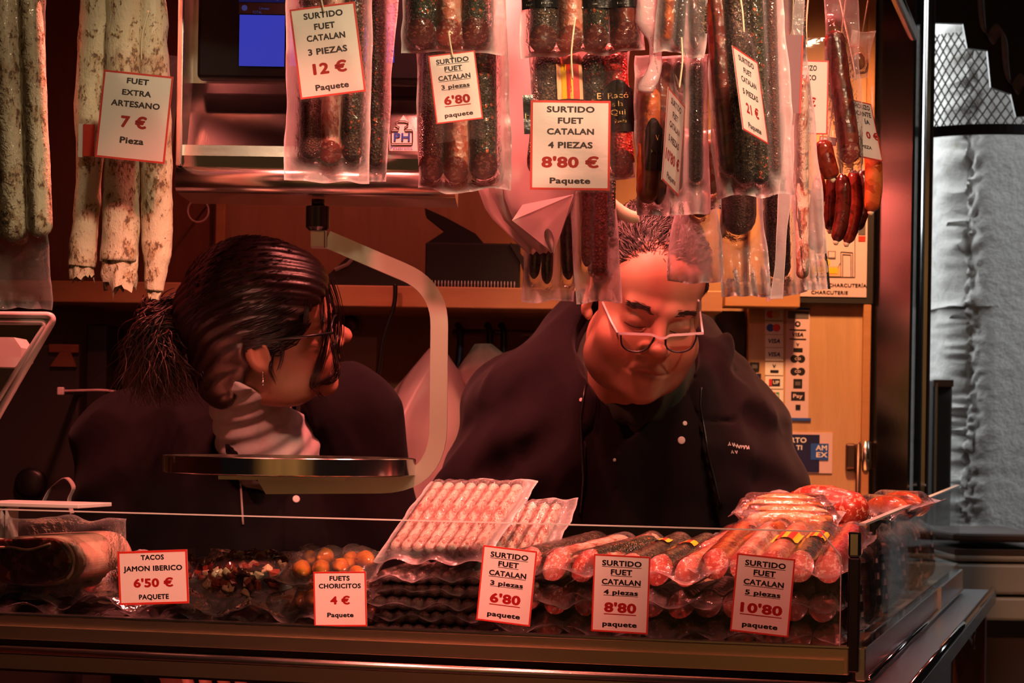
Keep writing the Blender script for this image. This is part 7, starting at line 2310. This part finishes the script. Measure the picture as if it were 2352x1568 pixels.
        for t in np.linspace(0, 1, 6):
            pts.append(p + d * ln * t + nrm * (0.001 + 0.0045 * math.sin(t * 2.6) * (1 if abs(p[0]) < 0.065 else 0.4)) + side * cw * t * t)
        pts = np.array(pts) @ Hm[:3, :3].T + Hm[:3, 3]
        g = p[2] > 0.02 and rg.rand() < 0.42
        (grey if g else dark).append(w2r(pts))
    for st, mt, nm in ((dark, 'hair_black', 'dark_strands'), (grey, 'hair_grey', 'grey_strands')):
        a, b_ = strand_mesh(st, 0.00065)
        link(nm, new_mesh(nm, a, b_, True, [M[mt]]), ho, kind='stuff')
    # eyebrows
    brow = []
    for q in (-1, 1):
        for i in range(110):
            t = rg.rand()
            a0 = np.array([q * (0.013 + 0.034 * t), -0.1003 + 0.016 * t ** 1.6, 0.0195 + 0.006 * math.sin(t * 2.4) - 0.004 * t + 0.0035 * rg.randn() * 0.6])
            d = np.array([q * 0.009, 0.0035, 0.0005 + 0.001 * rg.randn()])
            pts = np.array([a0, a0 + d * 0.5 + [0, -0.0004, 0], a0 + d])
            brow.append(w2r(pts @ Hm[:3, :3].T + Hm[:3, 3]))
    for q in (-1, 1):
        pts = np.array([[q * 0.018, -0.0900, -0.0075], [q * 0.026, -0.0915, -0.0092], [q * 0.034, -0.0908, -0.0100], [q * 0.042, -0.0880, -0.0092], [q * 0.049, -0.0830, -0.0070]])
        for j in range(3): brow.append(w2r((pts + [0, -0.0003 * j, 0.0003 * j]) @ Hm[:3, :3].T + Hm[:3, 3]))
    a, b_ = strand_mesh(brow, 0.0006); link('eyebrows', new_mesh('eyebrows', a, b_, True, [M['brow']]), root, kind='stuff')
    # ---- half-rim glasses, low on the nose
    gl = link('glasses', None, root)
    yg = (H @ Vector((0, -0.118, -0.012))).y
    def g(px, py, dy=0.0): return P(px, py, yg + dy) - root.location
    bar = [g(1416, 765, 0.020), g(1440, 766, 0.008), g(1490, 768, 0.0), g(1503, 771, -0.001), g(1515, 776, -0.002), g(1528, 776, -0.002), g(1540, 770, -0.001), g(1570, 768, 0.002), g(1616, 765, 0.014)]
    vs = []
    bp = smooth_path(bar, 6)
    tb = MB()
    for i, p in enumerate(bp):
        for dz, dy in ((0.0018, -0.0012), (0.0018, 0.0016), (-0.0018, 0.0016), (-0.0018, -0.0012)): vs.append(p + Vector((0, dy, dz)))
    fs = []
    for i in range(len(bp) - 1):
        for k_ in range(4):
            x_, y_ = i * 4 + k_, i * 4 + (k_ + 1) % 4
            fs.append((x_, y_, y_ + 4, x_ + 4))
    tb.add(vs, fs).build('top_bar', M['frame_white'], gl)
    for pl in (((1418, 765), (1411, 752), (1403, 737), (1394, 716), (1384, 694)), ((1614, 764), (1612, 750), (1610, 735), (1607, 712), (1604, 690))):
        pts = []
        for i, (x, y) in enumerate(pl):
            p, n = hit_face(x, y)
            yy = 0.016 + 0.016 * i if p is None else min(0.016 + 0.016 * i, p.y - 0.004 - yg)
            pts.append(g(x, y, yy))
        MB().tube(smooth_path(pts, 4), 0.0017, 8).build('temple', M['frame_white'], gl, smooth=True)
    for pts in (((1426, 768), (1428, 790), (1440, 803), (1462, 808), (1482, 803), (1496, 788), (1504, 772)), ((1529, 776), (1530, 796), (1544, 806), (1566, 808), (1586, 800), (1596, 784), (1600, 768))):
        q = smooth_path([g(x, y, 0.004) for x, y in pts], 5)
        MB().tube(q, 0.0014, 8).build('rim', M['black_plastic'], gl, smooth=True)
        n = len(q)
        MB().add(q, [tuple(range(n))]).build('lens', M['lens'], gl)
make_man()

# ================================================================== the woman
def make_woman():
    R = Matrix.Rotation(math.radians(29), 4, 'X') @ Matrix.Rotation(math.radians(100), 4, 'Z') @ Matrix.Rotation(math.radians(-4), 4, 'X') @ Matrix.Scale(0.95, 4)
    ear_l = Vector((-0.084, 0.016, -0.004))
    H = T(P(592, 818, 3.10) - (R @ ear_l)) @ R
    c = H.translation
    root = thing('person', 'woman in black with a dark ponytail and white turtleneck turned away', 'person', T((P(560, 1200, 3.40).x, 3.42, 0.12)))
    def w2r(v): return v - np.array(root.location)
    s = Body((c.x - 0.17, c.y - 0.20, c.z - 0.27), (c.x + 0.19, c.y + 0.20, c.z + 0.17), 0.0026)
    s.use(H); head_sdf(s, fat=0.97)
    nb = H @ Vector((0, 0.030, -0.080))
    s.use()
    base = P(600, 1010, 3.34)
    s.add(s.cap(tuple(nb), tuple(base), 0.044, 0.047), 0.022)
    hv, hf = s.mesh()
    hx = P(560, 1180, 3.40).x
    b = Body((hx - 0.36, 2.95, 0.12), (hx + 0.34, 3.66, 1.52), 0.012)
    b.add(b.ell(tuple(P(560, 1190, 3.42)), (0.15, 0.085, 0.19)), 0.02)
    b.add(b.cap(tuple(P(600, 1060, 3.36)), tuple(P(590, 960, 3.33)), 0.06, 0.055), 0.03)
    b.add(b.ell((hx, 3.43, 0.98), (0.17, 0.12, 0.20)), 0.05)
    loose_legs(b, (hx - 0.085, 3.44, 0.92), (hx + 0.085, 3.44, 0.92), 0.12)
    for sx in (-1, 1): b.add(b.ell((hx + sx * 0.085, 3.39, 0.16), (0.042, 0.115, 0.040)), 0.03)
    shL, shR = P(290, 1030, 3.40), P(815, 985, 3.38)
    elL, elR = P(235, 1330, 3.40), P(900, 1300, 3.38)
    # near hand reaches into the open back of the counter
    wrL = P(548, 1738, 3.02); wrR = Vector((P(830, 1300, 3.2).x, 3.30, 1.00))
    for sh, el, wr in ((shL, elL, wrL), (shR, elR, wrR)):
        b.add(b.cap(tuple(sh), tuple(el), 0.048, 0.036), 0.03); b.add(b.cap(tuple(el), tuple(wr), 0.036, 0.025), 0.02)
    tv, tf = b.mesh()
    hands = []
    for wr, sd, m in ((wrL, 1, hand_frame(wrL, (-0.28, -0.25, 0.92), (0, 1, 0.3))), (wrR, -1, T(wr) @ rot('X', -40) @ rot('Z', 180))):
        hs_ = Body((wr.x - 0.14, wr.y - 0.16, wr.z - 0.20), (wr.x + 0.14, wr.y + 0.16, wr.z + 0.20), 0.0035)
        hs_.add(hs_.cap(tuple(wr), tuple(wr + Vector((-0.01, 0.03, 0.01))), 0.024, 0.026), 0.01)
        finger_hand(hs_, wr, m, sd, 0.22, 0.98)
        hands.append(hs_.mesh())
    v, f = join_meshes([(hv, hf), (tv, tf)] + hands)
    me = new_mesh('body', w2r(v), f, True, [M['skin']])
    Hi = np.array(H.inverted()); Hm = np.array(H)
    tint(me, v @ Hi[:3, :3].T + Hi[:3, 3])
    link('body', me, root)
    # trousers
    t_ = Body((hx - 0.28, 3.24, 0.12), (hx + 0.28, 3.66, 1.10), 0.014)
    t_.add(t_.ell((hx, 3.43, 0.98), (0.185, 0.138, 0.16)), 0.05)
    for h in ((hx - 0.085, 3.44, 0.92), (hx + 0.085, 3.44, 0.92)):
        t_.add(t_.cap(h, (h[0], h[1] + 0.01, 0.62), 0.105, 0.078), 0.04); t_.add(t_.cap((h[0], h[1] + 0.01, 0.62), (h[0], h[1] + 0.02, 0.20), 0.078, 0.068), 0.03)
    fold(t_, 0.008, 14, 9, 7)
    v, f = t_.mesh(); link('trousers', new_mesh('trousers', w2r(v), f, True, [M['trousers']]), root)
    # turtleneck
    s = Body((hx - 0.16, 3.10, 1.28), (hx + 0.22, 3.52, 1.60), 0.0038)
    ax0, ax1 = P(556, 815, 3.230), P(606, 1010, 3.295)
    s.add(s.cap(tuple(ax0), tuple(ax1), 0.0600, 0.0660), 0.01)
    s.add(s.cap(tuple(nb + (nb - base) * 0.3), tuple(base), 0.0505, 0.0560), 0.02)
    s.add(s.ell(tuple(P(625, 1050, 3.33)), (0.075, 0.055, 0.065)), 0.03)
    # rolled folds across the axis
    d = (ax1 - ax0); d.normalize()
    t = (s.X - ax0.x) * d.x + (s.Y - ax0.y) * d.y + (s.Z - ax0.z) * d.z
    s.F = s.F + (0.0022 * np.sin(t * 210 + s.X * 40)).astype(np.float32)
    px, py = px_of(s)
    s.F = smax(s.F, ((852 + 0.50 * (px - 500) - py) * 0.0006).astype(np.float32), 0.004)
    v, f = s.mesh(); link('turtleneck', new_mesh('turtleneck', w2r(v), f, True, [M['white_knit']]), root)
    # jacket
    s = Body((hx - 0.36, 3.04, 0.96), (hx + 0.34, 3.66, 1.56), 0.0055)
    s.add(s.ell(tuple(P(560, 1190, 3.42)), (0.200, 0.140, 0.27)), 0.02)
    s.add(s.ell((hx, 3.44, 1.05), (0.195, 0.145, 0.20)), 0.06)
    s.add(s.cap(tuple(P(500, 950, 3.42)), tuple(P(300, 1010, 3.42)), 0.060, 0.068), 0.05)
    s.add(s.cap(tuple(P(700, 930, 3.42)), tuple(P(800, 960, 3.40)), 0.050, 0.066), 0.05)
    s.add(s.cap(tuple(P(300, 1020, 3.42)), tuple(P(248, 1300, 3.41)), 0.070, 0.062), 0.05)
    s.add(s.cap(tuple(P(248, 1300, 3.41)), tuple(P(500, 1690, 3.10)), 0.058, 0.040), 0.03)
    s.add(s.cap(tuple(P(805, 970, 3.40)), tuple(P(872, 1230, 3.39)), 0.070, 0.060), 0.05)
    s.add(s.cap(tuple(P(872, 1230, 3.39)), (wrR.x + 0.02, wrR.y, wrR.z + 0.06), 0.056, 0.040), 0.03)
    # collar: left wing and right wing
    for ring, r in (([P(478, 890, 3.36), P(500, 930, 3.30), P(545, 985, 3.245), P(600, 1020, 3.235)], 0.013), ([P(478, 890, 3.36), P(520, 860, 3.44), P(600, 850, 3.46), P(690, 880, 3.42), P(720, 940, 3.33), P(690, 1000, 3.27)], 0.013),
                    ([P(520, 960, 3.27), P(560, 1010, 3.245), P(604, 1040, 3.235)], 0.012)):
        for i in range(len(ring) - 1): s.add(s.cap(tuple(ring[i]), tuple(ring[i + 1]), r, r, flat=(1, 1, 2.2)), 0.016)
    fold(s, 0.0055, 9, 6, 9.0); ridge(s, 0.008, 10, 6, 4.0)
    px, py = px_of(s)
    wv = np.sin((px * 0.8 - py * 0.5) * 0.05) * np.clip((px - 760) / 100, 0, 1) + np.sin((px * 0.5 + py) * 0.04) * np.clip((420 - px) / 150, 0, 1)
    s.F = s.F + (0.003 * wv).astype(np.float32)
    s.sub(s.cap(tuple(ax0), tuple(ax1 + Vector((0.010, -0.01, -0.008))), 0.075, 0.064), 0.008)
    cut = in_poly(px, py, [(560, 900), (606, 1010), (650, 1026), (684, 960), (690, 880)]) & (s.W[1] < 3.40)
    s.F = np.where(cut, np.maximum(s.F, 0.005), s.F)
    flap = in_poly(px, py, [(648, 1030), (700, 990), (780, 1400), (650, 1400)]) & (s.W[1] < 3.42)
    s.F = s.F - np.where(flap, 0.004, 0).astype(np.float32)
    jv, jf = s.mesh(); link('jacket', new_mesh('jacket', w2r(jv), jf, True, [M['chef_coat']]), root)
    hitj = caster(jv, jf)
    for x, y, r in ((680, 1146, 0.0056),):
        p, n = hitj(x, y)
        if p is not None:
            MB().lathe([(r, -0.001), (r, 0.001), (r * 0.75, 0.0022), (r * 0.45, 0.0012), (r * 0.25, 0.0018)], 14).build('snap_button', M['snap'], root, T(p - root.location) @ n.to_track_quat('Z', 'Y').to_matrix().to_4x4(), smooth=True)
    pts = []
    for y in range(1092, 1205, 8):
        p, n = hitj(552 + (y - 1092) * 0.06, y)
        if p is not None: pts.append(p + Vector((0, -0.003, 0)) - root.location)
    if len(pts) > 3: MB().tube(pts, 0.0016, 6).build('apron_string', M['coat_grey'], root, smooth=True)
    # ---- hair cap
    s = Body((c.x - 0.17, c.y - 0.18, c.z - 0.14), (c.x + 0.16, c.y + 0.18, c.z + 0.18), 0.0032)
    s.use(H)
    s.add(s.ell((0, 0.014, 0.048), (0.087, 0.103, 0.092)), 0.001)
    s.add(s.ell((0, 0.046, 0.010), (0.078, 0.068, 0.078)), 0.03)
    s.add(s.ell((0, -0.044, 0.058), (0.068, 0.058, 0.052)), 0.02)
    s.add(s.ell((0, 0.066, -0.056), (0.062, 0.050, 0.066)), 0.03)
    s.add(s.ell((0, 0.106, 0.036), (0.028, 0.020, 0.028)), 0.03)
    ax = np.abs(s.X)
    # hairline: forehead high, temple band runs over the ear to the nape
    line = np.where(s.Y < 0.0, 0.050 - 0.36 * (s.Y + 0.080), 0.0212 - 1.9 * s.Y)
    s.F = smax(s.F, ((line - s.Z) * 0.7).astype(np.float32), 0.006)
    s.F = s.F + (0.0012 * np.sin(s.X * 420 + s.Z * 260)).astype(np.float32)
    for q in (-1, 1): s.sub(s.ell((q * 0.098, 0.012, -0.006), (0.034, 0.027, 0.036)), 0.008)
    s.use()
    v, f = s.mesh()
    ho = link('hair', new_mesh('hair', w2r(v), f, True, [M['hair_dark']]), root)
    rg = np.random.RandomState(11)
    loc = v @ Hi[:3, :3].T + Hi[:3, 3]
    tie = np.array([0.0, 0.120, 0.040])
    st = []
    for q in rg.choice(len(v), 2600):
        p = loc[q]
        if p[1] > 0.10: continue
        ln = rg.uniform(0.5, 1.0)
        pts = []
        cen = np.array([0, 0.014, 0.048]); rad = np.array([0.0885, 0.1045, 0.0935])
        for t in np.linspace(0, ln, 9):
            a = p * (1 - t) + tie * t
            d = (a - cen) / rad
            k_ = np.linalg.norm(d)
            if t < 0.85: a = cen + (a - cen) / max(k_, 1e-6) * (1.0 + 0.012 * rg.rand()) if k_ < 1.0 else a
            pts.append(a + [0, 0, -0.010 * math.sin(t * 3.0)] * (rg.rand() < 2))
        st.append(w2r(np.array(pts) @ Hm[:3, :3].T + Hm[:3, 3]))
    a, b_ = strand_mesh(st, 0.0008)
    link('combed_strands', new_mesh('combed_strands', a, b_, True, [M['hair_dark']]), ho, kind='stuff')
    # ponytail: curls from the tie down behind the shoulder
    tw = np.array(H @ Vector(tie))
    st = []
    for i in range(1300):
        e = np.array(P(372 + 75 * rg.randn() * 0.55, 770 + 165 * rg.rand() ** 0.6, 3.20 + 0.035 * rg.randn()))
        ph, am, fr = rg.uniform(0, 6.28), rg.uniform(0.004, 0.011), rg.uniform(8, 15)
        top = np.array([tw[0] - 0.05 * rg.rand(), tw[1], tw[2] + 0.01 * rg.randn()])
        m1 = np.array([tw[0] - 0.045 - 0.02 * rg.rand(), tw[1] + 0.02 * rg.randn(), tw[2] - 0.005 + 0.015 * rg.randn()])
        pts = []
        for t in np.linspace(0, 1, 18):
            q = top * (1 - t) ** 2 + m1 * 2 * t * (1 - t) + e * t * t
            q = q + np.array([am * math.sin(fr * t + ph), am * math.cos(fr * t + ph), 0.003 * math.sin(fr * 1.3 * t)]) * min(1, t * 2.5)
            pts.append(q)
        st.append(w2r(np.array(pts)))
    po_ = [st[i::2] for i in range(2)]
    for strands, mt, nm in ((po_[0], 'hair_dark', 'ponytail'), (po_[1], 'hair_brown', 'ponytail_highlights')):
        a, b_ = strand_mesh(strands, 0.0011)
        link(nm, new_mesh(nm, a, b_, True, [M[mt]]), ho, kind='stuff')
    MB().lathe([(0.020, -0.007), (0.024, 0), (0.020, 0.007)], 16).build('hair_tie', M['black_matte'], ho, T(Vector(w2r(tw)) + Vector((0.010, 0, 0))) @ rot('Y', 70), smooth=True)
    # loose locks in front of the face
    locks = [[(748, 640), (762, 700), (768, 760), (764, 800), (772, 850), (755, 870), (725, 885), (716, 895)], [(752, 650), (776, 720), (770, 800), (778, 860), (760, 880), (735, 880), (712, 886)], [(735, 650), (738, 720), (742, 790), (722, 850), (714, 885), (730, 905), (745, 918)],
             [(760, 640), (778, 700), (782, 760), (776, 800), (782, 840)], [(706, 690), (702, 730), (700, 752)], [(630, 760), (632, 800), (622, 845), (634, 880)], [(640, 760), (650, 810), (640, 850)], [(742, 640), (756, 720), (748, 800), (730, 860), (718, 890)]]
    hith = caster(hv, hf)
    st = []
    for lk in locks:
        for j in range(9):
            ox, oy = rg.randn() * 3.6, rg.randn() * 3
            path = []
            for x, y in lk:
                p, n = hith(x + ox, y + oy)
                yy = (p.y - 0.008) if p is not None else None
                path.append((x + ox + rg.randn() * 0.8, y + oy, yy))
            ys = [q[2] for q in path if q[2] is not None]
            dflt = sum(ys) / len(ys) if ys else c.y
            pts = smooth_path([P(x, y, (yy if yy is not None else dflt)) for x, y, yy in path], 5)
            st.append(w2r(np.array([tuple(q) for q in pts])))
    a, b_ = strand_mesh(st, 0.00062)
    link('loose_locks', new_mesh('loose_locks', a, b_, True, [M['hair_dark']]), ho, kind='stuff')
    # eyebrow on the near side, glasses, earring
    gl = link('glasses', None, root)
    def hl(x, y, z): return (H @ Vector((x, y, z))) - root.location
    for q in (-1, 1):
        MB().tube([hl(q * 0.086, 0.010, 0.022), hl(q * 0.080, -0.050, 0.016), hl(q * 0.071, -0.096, 0.012)], 0.0022, 6).build('temple', M['black_plastic'], gl, smooth=True)
        rim = [hl(q * (0.036 + 0.029 * math.cos(t)), -0.108 + 0.016 * (0.5 + 0.5 * math.cos(t)), -0.002 + 0.019 * math.sin(t)) for t in np.linspace(0, 2 * math.pi, 25)[:-1]]
        MB().tube(rim, 0.0016, 6, closed=True).build('rim', M['black_plastic'], gl, smooth=True)
        MB().add(rim, [tuple(range(24))]).build('lens', M['lens'], gl)
    MB().tube([hl(-0.008, -0.108, 0.004), hl(0, -0.110, 0.006), hl(0.008, -0.108, 0.004)], 0.0014, 6).build('bridge', M['black_plastic'], gl, smooth=True)
    p, n = hith(604, 842)
    if p is not None:
        er = link('earring', None, root, T(p - root.location + Vector((0.0, -0.003, -0.004))))
        MB().tube([Vector((0, 0, 0)), Vector((0.0004, -0.001, -0.010))], 0.0006, 5).build('wire', M['silver'], er, smooth=True)
        for dz, r in ((-0.012, 0.0018), (-0.016, 0.0024), (-0.0205, 0.0016)):
            MB().lathe([(0.0003, -r), (r * 0.8, -r * 0.5), (r, 0), (r * 0.8, r * 0.5), (0.0003, r)], 10).build('bead', M['silver'], er, T((0.0006, -0.001, dz)), smooth=True)
make_woman()
# ------------------------------------------------------------------ lamp fittings above the frame
ORD = ['left of centre', 'right of centre', 'far left', 'centre', 'front right', 'front left', 'added to light the side glass packs', 'added to light the rear wall']
for i, (x, y, z, pw, aim, cone) in enumerate(LAMP_SPOTS):
    o = thing('food_lamp', 'red food lamp hanging above the counter, ' + ORD[i], 'lamp', T((x, y, z)), 'food lamps above the counter')
    MB().lathe([(0.052, -0.004), (0.054, -0.004), (0.050, 0.03), (0.022, 0.075), (0.012, 0.08), (0.010, 0.085)], 24).build('shade', M['dark_metal'], o, smooth=True)
    MB().tube([Vector((0, 0, 0.08)), Vector((0, 0, (2.63 if y > 1.95 else 2.44) - z))], 0.004, 8).build('cord', M['black_plastic'], o, smooth=True)
tk = thing('lamp_track', 'ceiling track above the shop front carrying five spot lamps', 'lamp track', T((0.30, 1.95, 2.45)))
MB().box((0, 0, 0), (1.4, 0.035, 0.02), bev=0.003).build('track', M['grey_plastic'], tk)
for x_ in (-0.6, 0.6): MB().tube([Vector((x_, 0, 0)), Vector((x_, 0.5, 0.16))], 0.006, 8).build('rod', M['steel'], tk, smooth=True)
for i, (x_, pw) in enumerate(TRACK_SPOTS):
    d = (Vector((x_, 2.63, 1.84)) - Vector((x_ + 0.28, 1.95, 2.30))).normalized()
    hd = link('lamp_head', None, tk, T(Vector((x_ + 0.28, 1.95, 2.30)) - Vector((0.30, 1.95, 2.45)) - d * 0.01) @ (-d).to_track_quat('Z', 'Y').to_matrix().to_4x4())
    MB().lathe([(0.036, 0.0), (0.038, 0.0), (0.036, 0.06), (0.022, 0.10), (0.010, 0.105)], 20).build('shade', M['grey_plastic'], hd, smooth=True)
    MB().tube([Vector((x_ - 0.02, 0, 0)), Vector((x_ - 0.02, 0, -0.06))], 0.006, 6).build('stem', M['grey_plastic'], tk, smooth=True)
for i, (x, y, z) in enumerate(((-1.3, -1.0, 2.7), (-0.7, -1.8, 2.9), (-0.2, -0.9, 2.75), (0.35, -1.7, 2.9), (0.9, -1.0, 2.7), (1.6, -1.6, 2.85))):  # unseen glowing globes added to put glints on the steel
    o = thing('glint_globe', ('far left', 'second from left', 'third from left', 'third from right', 'second from right', 'far right')[i] + ' globe lamp added unseen in the market hall for glints on steel', 'lamp', T((x, y, z)), 'globe lamps added for glints on steel')
    MB().lathe([(0.09 * math.sin(t) + 0.0005, -0.09 * math.cos(t)) for t in np.linspace(0, math.pi, 14)], 24).build('globe', M['globe'], o, smooth=True)
    MB().tube([Vector((0, 0, 0.09)), Vector((0, 0, 0.6))], 0.005, 6).build('cord', M['black_plastic'], o, smooth=True)
